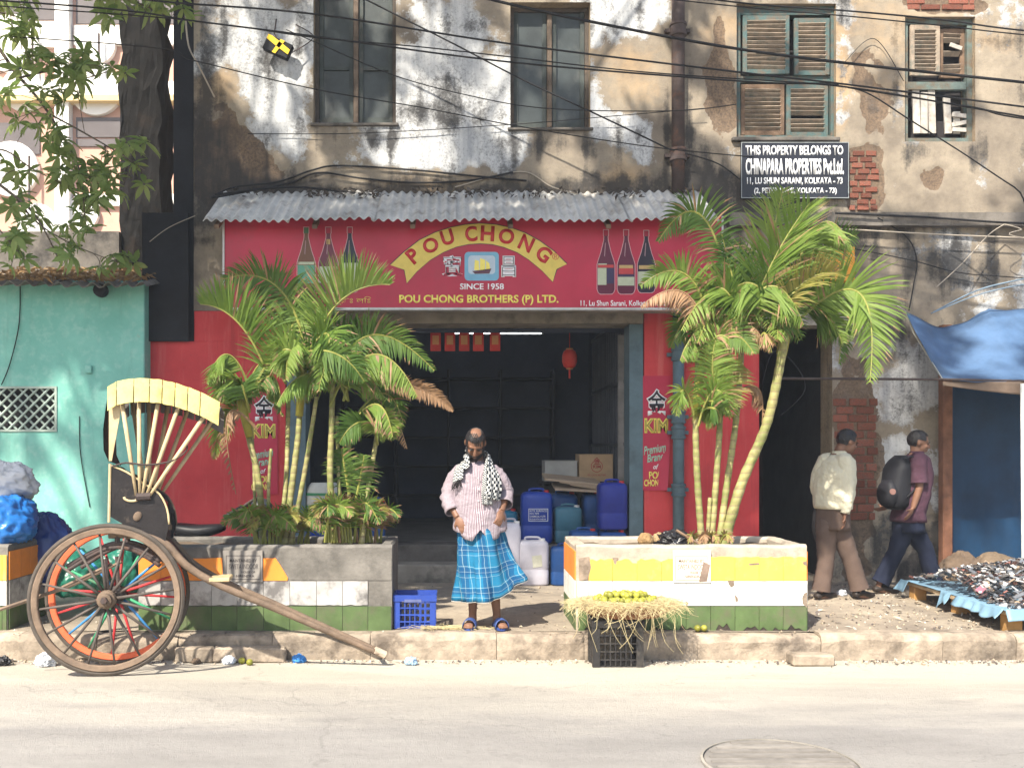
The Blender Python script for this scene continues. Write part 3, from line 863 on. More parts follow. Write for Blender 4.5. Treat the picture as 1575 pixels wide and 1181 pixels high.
# small box and pipe stub on the wall
b = MB(); b.bbox_bev((PX(132, YG), YG - .03, PZ(574, YG)), (PX(142, YG), YG - .002, PZ(562, YG)), .005); b.build('wall_socket', M_GREEN, grn)
b = MB(); b.lathe([(.07, -.10), (.075, -.02), (.06, .02)], P(158, 448, YG - .08), 12, 'y'); b.build('pipe_stub', M_BLACK, grn)
wp = cat_rom([P(31, 440, YG - .02), P(29, 500, YG - .02), P(15, 560, YG - .02), P(2, 592, YG - .02)], 6)
b = MB(); b.tube(wp, .006, 5); b.build('wall_wire', M_BLACK, grn)
wp = cat_rom([P(122, 640, YG - .015), P(124, 700, YG - .015), P(138, 780, YG - .015)], 6)
b = MB(); b.tube(wp, .005, 5); b.build('wall_wire', M_BLACK, grn)
# roof of corrugated sheets
M_ROOF = mk('asbestos_sheet', (0.22, 0.20, 0.175), .95, .3, 4, .4, 50, dirt=(0.07, 0.06, 0.05), dscale=3, damt=.5, world=True)
def corrugated(name, x0, x1, Yf, zf, Yb, zb, pitch, amp, mat, parent, sheets, thick=.006, skew=0.0, rag=0.02):
    W = (x1 - x0) / sheets
    for s_ in range(sheets):
        m = MB(); xa = x0 + s_ * W - (.04 if s_ else 0); xb = x0 + (s_ + 1) * W
        n = int((xb - xa) / pitch * 8); rg = []
        dzs = (s_ % 2) * .010; ex = R.uniform(-rag, rag)
        for j in range(7):
            v = j / 6; Yy = lerp(Yf + (ex if j == 0 else 0), Yb, v); Zz = lerp(zf, zb, v)
            row = []
            for i in range(n + 1):
                X = xa + (xb - xa) * i / n
                row.append(V((X + skew * v, Yy + .012 * nz(X * 3, j), Zz + amp * cos(2 * pi * X / pitch) + dzs + .012 * nz(X * .9, v * 2, 5))))
            rg.append(row)
        m.loft(rg, closed=False)
        m.loft([[p - V((0, -.001, thick)) for p in r] for r in rg], closed=False)
        m.loft([rg[0], [p - V((0, -.001, thick)) for p in rg[0]]], closed=False)
        m.uv = [None] * len(m.f)
        m.build(name, mat, parent, smooth=True)
corrugated('roof_sheet', PX(-420, YG), GX1 + .12, YG - .30, PZ(437, YG - .3), YG + 1.5, PZ(437, YG - .3) + .42, .175, .028, M_ROOF, grn, 5)
# dry leaves lying on that roof
M_DRY = mk('dry_leaf', (0.30, 0.19, 0.09), .8, .4, 5, 0, orand=.0, transl=.2)
b = MB()
for k in range(900):
    X = R.uniform(PX(-60, YG), GX1 + .08); v = R.random() ** 1.3
    c = V((X, lerp(YG - .28, YG + 1.4, v), lerp(PZ(437, YG - .3), PZ(437, YG - .3) + .42, v) + .035 + R.random() * .05))
    Mx = Euler((R.uniform(-.7, .7), R.uniform(-.7, .7), R.uniform(0, 6.3))).to_matrix()
    L = R.uniform(.03, .075)
    b.poly([c + Mx @ V(q) for q in ((-L, 0, 0), (0, -L * .4, .01), (L, 0, 0), (0, L * .4, .01))])
setp(b.build('leaf_litter', M_DRY, grn), kind='stuff')

# ruined dark pillar behind the green house
M_RUIN = mk('blackened_masonry', (0.009, 0.008, 0.0075), .95, .6, 7, .9, 22, dirt=(0.045, 0.028, 0.018), dscale=1.6, damt=.24, world=True)
YR = 12.3
b = MB(); X0, X1 = PX(184, YR), PX(246, YR); n = 10; rg = []
hs = 34
for j in range(hs + 1):
    v = j / hs; row = []
    for i in range(4 * n):
        s_, u = divmod(i, n); u /= n
        x, y = ((u, 0), (1, u), (1 - u, 1), (0, 1 - u))[s_]
        X = lerp(X0, X1, x); Yy = lerp(YR, YR + .5, y)
        zt_ = PZ(6 - 22 * nz(x * 4, y * 3, 2), YR); Z = lerp(0.0, zt_, v)
        e = .05 * nz(X * 3, Z * 2.5, y * 3) + .03 * nz(X * 9, Z * 8, 1)
        row.append(V((X + e * (x - .5) * 3, Yy + e, Z)))
    rg.append(row)
b.loft(rg, cap1=True); b.uv = [None] * len(b.f)
thing(b.build('ruined_pillar', M_RUIN, fix=True), 'blackened crumbling masonry pillar rising behind the green house roof', 'pillar')
# low parapet behind roof
b = MB(); b.box((PX(-300, 12.2), 12.2, 0), (PX(183, 12.2), 12.45, PZ(356, 12.2)))
thing(b.build('parapet_wall', M_DARKCONC), 'weathered low wall between the green house roof and the far building', 'wall')
# black sheet and post in the gap between the houses
b = MB(); b.box((PX(223, YG + .25), F - .08, PZ(526, F)), (PX(293, F), F - .05, PZ(330, F)))
b.box((PX(266, F), F + .02, PZ(526, F)), (PX(297, F), F + .3, PZ(-300, F)))
thing(b.build('tarred_hoarding', M_BLACK), 'black tarred board and post closing the gap beside the red wall', 'hoarding')

# far building, sunlit, salmon and white
YB = 26.0
far = empty('far_house', P(60, 360, YB), 'sunlit salmon and white house with round panels seen beyond the roof', 'house')
far.location.z = -.3; WT[far] = V(far.location)
M_SAL = mk('salmon_render', (0.56, 0.34, 0.26), .9, .15, .6, .2, 10, world=True)
M_WHT = mk('white_render', (0.80, 0.78, 0.74), .85, .06, 1, .1, 10, world=True)
b = MB(); b.box((PX(-500, YB), YB, -.3), (PX(330, YB), YB + 8, PZ(-500, YB))); b.build('wall', M_SAL, far)
def fb(x0, y0, x1, y1, d, m, name): 
    q = MB(); q.box((PX(x0, YB), YB - d, PZ(y1, YB)), (PX(x1, YB), YB + .05, PZ(y0, YB))); q.build(name, m, far)
fb(-160, -300, -140, 480, .30, M_WHT, 'pilaster'); fb(91, -300, 112, 480, .30, M_WHT, 'pilaster'); fb(292, -300, 312, 480, .30, M_WHT, 'pilaster')
fb(-500, 154, 330, 163, .40, mk('yellow_band', (0.66, 0.52, 0.26), .8, .1, 2, world=True), 'cornice'); fb(-500, 130, 330, 154, .22, M_WHT, 'band')
M_BAL = mk('far_window_dark', (0.10, 0.085, 0.085), .5, .2, 1, world=True)
for (x0, y0, x1, y1) in ((-130, -60, 86, 32), (118, -60, 280, 38), (-130, 190, 62, 238), (118, 182, 270, 212), (118, 215, 270, 226)):
    q = MB(); q.box((PX(x0, YB), YB - .05, PZ(y1, YB)), (PX(x1, YB), YB + .05, PZ(y0, YB))); q.build('window', M_BAL, far)
for (x0, y0, x1, y1) in ((-130, 36, 88, 75), (116, 42, 280, 72), (-130, 242, 44, 262), (116, 300, 280, 318)):
    fb(x0, y0, x1, y1, .12, M_WHT, 'panel')
for (cx, cy, r) in ((20, 70, 44), (150, 72, 30), (150, 140, 40), (40, 140, 34), (20, 262, 42), (128, 330, 26), (60, 345, 30)):
    q = MB(); q.lathe([(r / FPX * YB, -.16), (r / FPX * YB, .05)], P(cx, cy, YB), 28, 'y'); q.build('round_panel', M_WHT, far)
for (x, y0, y1) in ((50, 45, 105), (152, 52, 102), (45, 240, 310)):
    q = MB(); q.tube([P(x, y0, YB - .35), P(x, y1, YB - .35)], .03, 6); q.build('railing_bar', M_IRON, far)
# ================================================================== STREET TREE WHOSE SHADE FALLS ON THE FRONT
M_LEAFD = mk('street_tree_leaf', (0.045, 0.085, 0.022), .6, .3, 3, 0, orand=0, transl=.25)
M_BARK = mk('tree_bark', (0.12, 0.095, 0.07), .95, .35, 8, .8, 30)
def leaf_quad(b, c, L, Mx):
    b.poly([c + Mx @ V(q) for q in ((-L, 0, 0), (-.2 * L, -L * .34, .06 * L), (L, 0, -.1 * L), (-.2 * L, L * .34, .06 * L))])
def shade_prob(px, py):
    if px < 225:
        if py < 440: return 0.0
        if py < 585: return 1.0
        return .46 if py < 760 else .30
    if px < 300: return 1.0
    if py < 300:
        if px < 480: return .48
        if px < 1040: return .42
        if px < 1300: return .40
        return .10 if px > 1380 else .28
    if py < 345 and 480 < px < 1330: return .7
    if py < 480:
        if px < 470: return .58
        if px < 1000: return .97
        return .62 if px < 1330 else .55
    if px < 1330: return 1.0
    if px < 1470: return .72
    return .25
def street_tree():
    rr = random.Random(5)
    tree = empty('street_tree', (-8.2, 3.2, -.05), 'tall street tree left of the road whose crown shades the shop front', 'tree')
    cr = MB(); cents = []
    n = 0
    for k in range(7500):
        px = rr.uniform(-120, 1640); py = rr.uniform(-260, 905)
        if px > 1000 and rr.random() < .2: continue
        pr = shade_prob(px, py)
        tgt = P(px, py, F)
        al = (tgt.x - tgt.z) * .7071; ac = (tgt.x + tgt.z) * .7071
        nn = fbm(al * .55, ac * 1.9, 3.3, 4)   # drifts that read as slanting streaks of light
        if pr < .97 and nn * .85 + pr < .58: continue
        if pr <= 0: continue
        zt_ = rr.uniform(9.0, 13.0) + .5 * sin(px * .01)
        t = (zt_ - tgt.z) / -SUN_D.z
        c = tgt - SUN_D * t
        if c.y < -2.5 or n > 3000: continue
        if tgt.z < .75 and rr.random() < .75: continue
        # keep the sun on the road and planters: skip clumps whose shadow would land in front of the doorstep
        g = c + SUN_D * ((c.z - .4) / -SUN_D.z)
        if g.y < 8.9: continue
        n += 1; cents.append(c)
        sg_ = .17 if pr > .97 else .085
        for q in range(13 if pr > .97 else 6):
            d = V((rr.gauss(0, sg_), rr.gauss(0, sg_), rr.gauss(0, sg_ * .8)))
            leaf_quad(cr, c + d, rr.uniform(.09, .15), Euler((rr.uniform(-.6, .6), rr.uniform(-.6, .6), rr.uniform(0, 6.3))).to_matrix())
    cr.build('crown', M_LEAFD, tree)
    tr = MB(); base = V((-8.2, 3.2, -.05)); top = V((-7.0, 4.2, 6.2))
    tr.tube(cat_rom([base, base + V((.1, .1, .4)), V((-7.9, 3.5, 2.6)), top], 6), [.42 - .22 * i / 18 for i in range(19)], 12)
    tr.build('trunk', M_BARK, tree, smooth=True)
    step = max(1, len(cents) // 70)
    for c in cents[::step]:
        m = top.lerp(c, .5) + V((0, 0, .5)); lb = MB()
        lb.tube(cat_rom([top + V((rr.uniform(-.1, .1), rr.uniform(-.1, .1), rr.uniform(-.8, 0))), m, c], 5), [.09 - .008 * i for i in range(11)], 5)
        lb.build('limb', M_BARK, tree, smooth=True)
street_tree()

# ================================================================== AWNING, SIGN, POSTERS, PIPES
YA, ZA = 9.85, PZ(338, 9.85)
aw = empty('awning', (0, 10.3, ZA), 'rusty corrugated sheet awning over the red shop sign', 'awning')
M_TIN = mk('weathered_tin', (0.50, 0.485, 0.455), .65, .25, 3, .3, 40, dirt=(0.15, 0.11, 0.08), dscale=4, damt=.38, metal=.1, world=True)
corrugated('sheet', PX(311, YA), PX(1107, YA), YA, ZA, F - .03, PZ(296, F - .03), .098, .016, M_TIN, aw, 6, rag=.03)
M_RUB = mk('awning_rubbish', (0.10, 0.085, 0.075), .9, .5, 9, .5, 40)
for k in range(6):
    X = lerp(PX(330, YA), PX(1090, YA), k / 5)
    q = MB(); q.box((X - .025, YA + .08, ZA - .075), (X + .025, F - .03, ZA - .03)); 
    for i, v in enumerate(q.v): 
        if v[1] > 10.3: q.v[i] = (v[0], v[1], v[2] + .41)
    q.build('rafter', M_WOODOLD, aw)
b = MB()
for k in range(420):
    u = R.random(); v = .62 + .36 * R.random() ** .7
    X = lerp(PX(330, YA), PX(1100, YA), u)
    if nz(X * 2.5, 7) < -.12: continue
    c = V((X, lerp(YA, F - .05, v), lerp(ZA, PZ(296, F), v) + .02 + .03 * R.random()))
    leaf_quad(b, c, R.uniform(.02, .06), Euler((R.uniform(-.8, .8), R.uniform(-.8, .8), R.uniform(0, 6))).to_matrix())
setp(b.build('leaf_debris', M_RUB, aw), kind='stuff')

YS = 10.12
sg = empty('shop_sign', P(727, 474, YS), 'long crimson shop sign with yellow arched banner and sauce bottles', 'shop sign')
M_CRIM = mk('crimson_print', (0.40, 0.018, 0.048), .42, .16, 1.3, .06, 20, dirt=(0.27, 0.03, 0.045), dscale=2.2, damt=.3, spec=.35, world=True, orand=0)
b = MB(); b.box((PX(345, YS), YS, PZ(474, YS)), (PX(1110, YS), YS + .10, PZ(333, YS))); b.build('panel', M_CRIM, sg)
M_FRAME = mk('sign_frame_tin', (0.42, 0.41, 0.40), .5, .2, 6, .2, metal=.3)
b = MB(); b.box((PX(343, YS), YS - .015, PZ(477, YS)), (PX(1112, YS), YS + .105, PZ(473.4, YS)))
b.box((PX(342.6, YS), YS - .012, PZ(473.3, YS)), (PX(345.5, YS), YS + .105, PZ(333, YS))); b.box((PX(1109.5, YS), YS - .012, PZ(473.3, YS)), (PX(1112.4, YS), YS + .105, PZ(333, YS)))
b.build('frame', M_FRAME, sg)
b = MB(); b.box((PX(345, YS), YS + .106, PZ(473, YS)), (PX(1110, YS), F - .13, PZ(470, YS))); b.build('soffit', M_CONC, sg)
M_YEL = flat('banner_yellow', (0.62, 0.47, 0.10), .4)
M_YELT = flat('letter_yellow', (0.80, 0.68, 0.14), .4)
M_LRED = flat('letter_red', (0.46, 0.03, 0.035), .4)
M_WT = flat('letter_white', (0.80, 0.80, 0.80), .4)
M_DK = flat('print_dark', (0.025, 0.02, 0.03), .4)
M_SIL = flat('glyph_silver', (0.70, 0.70, 0.72), .4)
Yp = YS - .001
def z6(l): return [(580 + x / 4.922, 320 + y / 4.922) for x, y in l]
outer = [(100, 432), (200, 338), (320, 245), (440, 186), (560, 148), (670, 127), (780, 118), (900, 127), (1010, 150), (1120, 190), (1230, 250), (1340, 330), (1437, 425)]
inner = [(1330, 560), (1250, 475), (1150, 392), (1060, 335), (960, 296), (870, 274), (780, 268), (690, 274), (600, 294), (500, 335), (400, 395), (300, 482), (225, 570)]
o1 = [(x, y) for x, y in outer]
plate(z6([(x + (4 if x > 768 else -4), y - 5) for x, y in outer] + [(1364, 468)] + [(x, y + 5) for x, y in inner] + [(202, 472)]), Yp, M_DK, sg, 'banner_edge', .001)
plate(z6(outer + [(1358, 463)] + inner + [(207, 468)]), Yp - .0012, M_YEL, sg, 'banner', .001)
for ch, cx, cy, rot, w, h in (('P', 272, 362, 40, 76, 118), ('O', 405, 283, 28, 118, 112), ('U', 532, 222, 17, 96, 116), ('C', 712, 196, 5, 92, 118), ('H', 836, 193, -3, 104, 116),
                              ('O', 980, 215, -12, 118, 116), ('N', 1130, 268, -25, 102, 118), ('G', 1262, 350, -37, 104, 118)):
    x, y = 580 + cx / 4.922, 320 + cy / 4.922; hw, hh = w / 9.844, h / 9.844
    text(ch, (x - hw, y - hh, x + hw, y + hh), Yp - .0026, M_LRED, sg, bold=.035, rot=radians(rot), thick=.001)
text('®', (580 + 1325 / 4.922, 320 + 342 / 4.922, 580 + 1378 / 4.922, 320 + 392 / 4.922), Yp - .0026, M_LRED, sg, thick=.001)
for ch, bx in (('寶', (490, 358, 650, 522)), ('昌', (940, 362, 1052, 524))):
    bb = (580 + bx[0] / 4.922, 320 + bx[1] / 4.922, 580 + bx[2] / 4.922, 320 + bx[3] / 4.922)
    text(ch, bb, Yp, M_SIL, sg, bold=.06, thick=.001)
    text(ch, (bb[0] + 1.4, bb[1] + 1.4, bb[2] - 1.4, bb[3] - 1.4), Yp - .0014, M_DK, sg, bold=-.02, thick=.001)
def rrect(x0, y0, x1, y1, r, n=5, notch=False):
    out = []
    for cx, cy, a0 in ((x1 - r, y1 - r, 0), (x0 + r, y1 - r, 90), (x0 + r, y0 + r, 180), (x1 - r, y0 + r, 270)):
        for i in range(n + 1):
            a = radians(a0 + 90 * i / n); out.append((cx + r * cos(a), cy + r * sin(a)))
    return out
plate(rrect(580 + 662 / 4.922, 320 + 333 / 4.922, 580 + 922 / 4.922, 320 + 550 / 4.922, 6), Yp, flat('panel_blue', (0.16, 0.36, 0.50), .4), sg, 'ship_panel', .001)
plate(rrect(580 + 690 / 4.922, 320 + 360 / 4.922, 580 + 894 / 4.922, 320 + 500 / 4.922, 5), Yp - .0012, flat('panel_pale', (0.42, 0.50, 0.58), .4), sg, 'ship_panel_centre', .0008)
plate(z6([(720, 478), (866, 458), (850, 497), (740, 499)]), Yp - .0022, flat('hull_brown', (0.10, 0.04, 0.06), .4), sg, 'ship_hull', .0008)
for pts in ([(735, 470), (740, 392), (770, 400), (772, 472)], [(776, 472), (780, 380), (818, 392), (818, 472)], [(822, 470), (826, 398), (850, 420), (856, 462)]):
    plate(z6(pts), Yp - .0022, M_YELT, sg, 'ship_sail', .0008)
text('SINCE 1958', (707.5, 436, 775, 445.5), Yp, M_WT, sg, bold=.02, thick=.001)
text('POU CHONG BROTHERS (P) LTD.', (614, 453.5, 859, 469.5), Yp, M_YELT, sg, bold=.03, thick=.001)
text('11, Lu Shun Sarani, Kolkata - 700073', (893, 462, 1033, 472), Yp, M_WT, sg, bold=.015, thick=.001)
text('পৌ চং ব্রাদার্স প্রাঃ লিঃ', (400, 456, 571, 469), Yp, flat('letter_gold', (0.62, 0.40, 0.10), .4), sg, bold=.008, thick=.001)
def bottle(cx, y0, y1, hw, body, cap, lab):
    H = y1 - y0
    prof = [(.0, .26), (.09, .26), (.10, .20), (.16, .22), (.24, .36), (.36, .58), (.47, .86), (.54, 1.0), (.93, 1.0), (.985, .85), (1.0, .6)]
    def outl(g):
        L = [(cx - (w * hw + g), y0 + v * H + (g if v > .5 else -g) * (1 if v in (0, 1) else 0)) for v, w in prof]
        return L + [(2 * cx - x, y) for x, y in L[::-1]]
    plate(outl(1.1), Yp, flat('bottle_outline', (0.52, 0.30, 0.32), .4), sg, 'bottle_outline', .001)
    plate(outl(0.0), Yp - .0012, flat('bottle_' + body[0], body[1], .35), sg, 'bottle', .001)
    c = [(cx - .24 * hw, y0 + .6), (cx + .24 * hw, y0 + .6), (cx + .24 * hw, y0 + .09 * H), (cx - .24 * hw, y0 + .09 * H)]
    plate(c, Yp - .0024, flat('cap_' + cap[0], cap[1], .4), sg, 'bottle_cap', .001)
    plate([(cx - .10 * hw, y0 + .2 * H), (cx - .02 * hw, y0 + .2 * H), (cx - .12 * hw, y0 + .42 * H), (cx - .2 * hw, y0 + .4 * H)], Yp - .0024, flat('bottle_shine', (0.34, 0.20, 0.22), .4), sg, 'bottle_shine', .0008)
    for (va, vb, m, ua, ub) in lab:
        plate([(cx + ua * hw, y0 + va * H), (cx + ub * hw, y0 + va * H), (cx + ub * hw, y0 + vb * H), (cx + ua * hw, y0 + vb * H)], Yp - .0024, m, sg, 'bottle_label', .0008)
LC = flat('label_cream', (0.42, 0.45, 0.32), .4); LR = flat('label_red', (0.45, 0.05, 0.05), .4); LG = flat('label_gold', (0.45, 0.30, 0.12), .4); LD = flat('label_navy', (0.04, 0.03, 0.08), .4); LGR = flat('label_green', (0.10, 0.30, 0.20), .4)
red = ('maroon', (0.10, 0.012, 0.035)); rcap = ('crimson', (0.33, 0.02, 0.05))
bottle(932, 354, 452, 13.2, red, rcap, [(.525, .545, LC, -.9, .1), (.545, .59, LR, -.95, .9), (.595, .86, LC, -.95, .06), (.595, .84, LD, .1, .92)])
bottle(963, 354, 452, 13.2, red, rcap, [(.55, .60, LG, -.8, .8), (.60, .69, LR, -.85, .85), (.70, .73, LD, -.95, .95), (.735, .87, LC, -.95, .95)])
bottle(994, 355, 450, 13.2, ('black', (0.02, 0.012, 0.025)), rcap, [(.56, .62, LG, -.85, .85), (.66, .86, LC, -.95, .95)])
bottle(471, 350, 450, 13.5, ('amber', (0.14, 0.06, 0.03)), ('green', (0.05, 0.12, 0.06)), [(.53, .57, LC, -.9, .9), (.58, .86, LGR, -.95, .95)])
bottle(505, 350, 450, 14.5, ('wine', (0.12, 0.02, 0.04)), rcap, [(.18, .26, LG, -.2, .2), (.6, .85, LC, -.95, .95)])
bottle(538, 350, 449, 13.2, ('ink', (0.012, 0.014, 0.03)), rcap, [(.55, .86, LC, -.95, .95)])

def kim(x0, y0, x1, y1, label, curl):
    Y = F - .032
    w, h = x1 - x0, y1 - y0
    k = empty('poster', P((x0 + x1) / 2, y1, Y), label, 'poster', 'sauce brand posters on the red piers')
    b = MB(); n = 14; rows = []
    for j in range(n + 1):
        v = j / n; row = []
        for i in range(7):
            u = i / 6
            c = curl * max(0, v - .62) * max(0, u - .55) * 6
            row.append(P(x0 + w * u - (4 * c if curl else 0), y0 + h * v, Y - .002 - .03 * c))
        rows.append(row)
    b.loft(rows, closed=False); b.loft([[p + V((0, .0015, 0)) for p in r] for r in rows], closed=False); b.uv = [None] * len(b.f)
    b.build('sheet', mk('poster_crimson', (0.40, 0.02, 0.055), .45, .08, 3, .1, 20, spec=.35), k)
    Yq = Y - .0035
    u = lambda a, b_, c, d: (x0 + a * w, y0 + b_ * h, x0 + c * w, y0 + d * h)
    text('金', u(.12, .11, .88, .35), Yq, M_WT, k, bold=.06, thick=.001)
    text('金', u(.17, .125, .83, .335), Yq - .0014, M_DK, k, bold=.012, thick=.001)
    text('KIM', u(.05, .37, .92, .50), Yq, M_YELT, k, bold=.05, thick=.001)
    text('KIM', u(.08, .385, .89, .485), Yq - .0014, flat('letter_olive', (0.30, 0.24, 0.05), .4), k, bold=.0, thick=.001)
    tg = flat('letter_mint', (0.30, 0.55, 0.42), .4)
    text('Premium', u(.04, .60, .84, .675), Yq, tg, k, bold=.02, rot=.18, slant=.25, thick=.001)
    text('Brand', u(.16, .675, .78, .745), Yq, tg, k, bold=.02, rot=.18, slant=.25, thick=.001)
    text('of', u(.38, .77, .55, .815), Yq, M_WT, k, bold=.02, slant=.2, thick=.001)
    text('POU', u(.22, .835, .72, .90), Yq, M_YELT, k, bold=.03, thick=.001)
    text('CHONG', u(.04, .905, .70, .965), Yq, M_YELT, k, bold=.03, thick=.001)
kim(989, 578, 1031, 754, 'tall crimson brand poster right of the shop door, lower corner curling away', 1.0)
kim(385, 588, 427, 760, 'tall crimson brand poster half hidden behind the left palms', 0.0)

pb = empty('property_board', P(1222, 305, F - .06), 'black property notice board with white capitals under the shuttered window', 'notice board')
Y = F - .06
b = MB(); b.bbox_bev((PX(1140, Y), Y, PZ(305, Y)), (PX(1305.5, Y), Y + .035, PZ(219, Y)), .004); b.build('board', mk('black_board_paint', (0.016, 0.018, 0.028), .45, .2, 3, .1, spec=.4), pb)
b = MB(); e = .010
for (xa, ya, xb, yb) in ((1140, 219, 1305.5, 220), (1140, 304, 1305.5, 305), (1140, 220, 1141, 304), (1304.5, 220, 1305.5, 304)):
    b.box((PX(xa, Y), Y - .004, PZ(yb, Y)), (PX(xb, Y), Y - .001, PZ(ya, Y)))
b.build('border', mk('board_edge', (0.25, 0.27, 0.28), .6), pb)
text('THIS PROPERTY BELONGS TO', (1147, 224, 1297, 239), Y - .001, M_WT, pb, bold=.03)
text('CHINAPARA PROPERTIES Pvt.Ltd.', (1147, 244, 1298, 269), Y - .001, M_WT, pb, bold=.035)
text('11, LU SHUN SARANI, KOLKATA - 73', (1149, 273, 1296, 285), Y - .001, M_WT, pb, bold=.025)
text('(2, PETER LANE, KOLKATA - 73)', (1160, 289, 1287, 300), Y - .001, M_WT, pb, bold=.025)

# drain pipes
def pipe(label, x, y0, y1, r, mat, collars, Yp_):
    t = empty('drainpipe', P(x, y1, Yp_), label, 'drainpipe')
    b = MB(); b.tube([P(x, y0, Yp_), P(x, y1, Yp_)], r, 16, up=(1, 0, 0)); b.build('pipe', mat, t, smooth=True)
    for cy in collars:
        q = MB(); c = P(x, cy, Yp_)
        q.lathe([(r * 1.02, -.075), (r * 1.3, -.07), (r * 1.32, -.045), (r * 1.18, -.04), (r * 1.18, .035), (r * 1.32, .04), (r * 1.3, .065), (r * 1.02, .07)], c, 16); q.build('collar', mat, t, smooth=False)
        q = MB(); q.box((c.x - r * 1.9, c.y + .02, c.z - .02), (c.x + r * 1.9, F - .002, c.z + .02)); q.build('bracket', mat, t)
pipe('rusty dark iron drainpipe running down the upper plaster wall', 1043, -260, 297, .072, M_IRON, (46, 238), F - .085)
pipe('blue grey drainpipe on the red pier right of the door', 1043.5, 478, 905, .062, M_BLUEGREY, (545, 641, 665, 753, 850), F - .085)

# small black and yellow hanging box high on the wall
lb = empty('lamp_box', P(428, 90, F - .2), 'small tilted black and yellow box hanging high on the wall', 'lamp box')
Mx = Matrix.Translation(P(428, 74, F - .12)) @ Matrix.Rotation(radians(25), 4, 'Y')
b = MB(); b.bbox_bev((-.15, -.04, -.085), (.15, .04, .085), .008, Mx); b.build('case', M_BLACK, lb)
MY = mk('yellow_plastic', (0.75, 0.48, 0.02), .45, .1, 4)
for pts in ([(-.145, .08), (-.10, .08), (.14, .02), (.14, -.035), (-.03, .0), (-.145, .03)], [(.0, .083), (.05, .083), (.01, -.083), (-.03, -.083)]):
    q = MB(); q.extr([Mx @ V((x, -.041, z)) for x, z in pts], (0, -.008, 0)); q.build('yellow_bar', MY, lb, fix=True)
b = MB(); b.tube([P(425, 30, F - .01), P(422, 52, F - .10), Mx @ V((-.05, 0, .085))], .008, 6); b.tube(cat_rom([P(455, 38, F - .01), P(482, 58, F - .06), Mx @ V((.15, 0, 0))], 5), .006, 5); b.build('bracket', M_IRON, lb)

# orange box sign behind the right palms
b = MB(); b.bbox_bev((PX(1252, F), F - .16, PZ(436, F)), (PX(1306, F), F - .004, PZ(384, F)), .008)
thing(b.build('orange_box_sign', mk('orange_paint', (0.62, 0.27, 0.035), .6, .15, 4)), 'plain orange box sign on the wall behind the right palm', 'sign')

# ================================================================== INSIDE THE SHOP
M_TUBE = glow('tube_light_glow', (0.92, 0.97, 1.0), 5.0)
M_WHITEP = mk('white_enamel', (0.6, 0.6, 0.58), .5)
def tube_light(x0, x1, y, Y, label):
    t = empty('tube_light', P((x0 + x1) / 2, y, Y), label, 'tube light', 'lit tube lights in the shop')
    b = MB(); b.tube([P(x0, y, Y), P(x1, y, Y)], .019, 10); b.build('lamp_tube', M_TUBE, t, smooth=True)
    q = MB(); a, c = P(x0 - 2, y, Y), P(x1 + 2, y, Y); q.box((a.x, Y - .02, a.z + .03), (c.x, Y + .02, a.z + .07)); q.build('fixture', M_WHITEP, t)
    for e in (a, c):
        q = MB(); q.box((e.x - .012, Y - .018, e.z - .022), (e.x + .012, Y + .018, e.z + .03)); q.build('end_cap', M_WHITEP, t)
    q = MB(); 
    for s in (.2, .8): q.tube([a.lerp(c, s) + V((0, 0, .07)), V((a.lerp(c, s).x, Y, ZC))], .008, 5)
    q.build('hanger', M_WHITEP, t)
tube_light(700, 832, 511.5, 13.2, 'lit tube light behind the hanging red envelopes')
tube_light(560, 613, 507.5, 12.4, 'lit tube light at the left, half behind the palm')
M_ENV = mk('red_paper', (0.50, 0.04, 0.03), .6, .1, 6); M_ENVG = flat('faded_gold_print', (0.50, 0.22, 0.08))
ey = 11.35
b = MB(); b.tube([P(640, 505, ey), P(700, 506.5, ey), P(790, 505, ey)], .003, 5)
thing(b.build('hanging_string', M_BLACK), 'thin string under the lintel holding five red envelopes', 'string')
for k, (xa, xb) in enumerate(((662, 678), (684, 700), (706, 722), (727.5, 744), (753.5, 769.5))):
    e_ = empty('red_envelope', P((xa + xb) / 2, 540, ey), ('red', '')[0] + ' paper envelope, ' + ('first', 'second', 'third', 'fourth', 'fifth')[k] + ' from the left on the string', 'envelope', 'red envelopes over the door')
    q = MB(); q.box((PX(xa, ey), ey - .004 + .01 * R.uniform(-1, 1), PZ(540, ey)), (PX(xb, ey), ey + .004, PZ(507, ey))); q.build('paper', M_ENV, e_)
    plate([(xa + 3, 516), (xb - 3, 516), (xb - 3, 530), (xa + 3, 530)], ey - .016, M_ENVG, e_, 'print', .001)
def lantern(x, y, r, Y, label):
    t = empty('lantern', P(x, y + r, Y), label, 'lantern', 'red paper lanterns in the shop'); c = P(x, y, Y); rr = r / FPX * Y
    b = MB(); b.lathe([(rr * .45, -rr * 1.25), (rr * .8, -rr), (rr, -rr * .4), (rr, rr * .4), (rr * .8, rr), (rr * .45, rr * 1.25)], c, 16); b.build('shade', M_ENV, t, smooth=True)
    for e in (1.2, -1.4):
        b = MB(); b.lathe([(rr * .47, rr * e), (rr * .47, rr * (e + .2))], c, 12); b.build('rim', M_ENVG, t)
    b = MB(); b.tube([c + V((0, 0, rr * 1.4)), V((c.x, c.y, ZC))], .004, 5); b.tube([c - V((0, 0, rr * 1.4)), c - V((0, 0, rr * 2.6))], .012, 6); b.build('tassel_cord', M_ENV, t)
lantern(876, 552, 11.5, 11.6, 'red lantern hanging near the right door jamb')
lantern(577, 547, 11, 11.6, 'red lantern glimpsed through the left palm fronds')
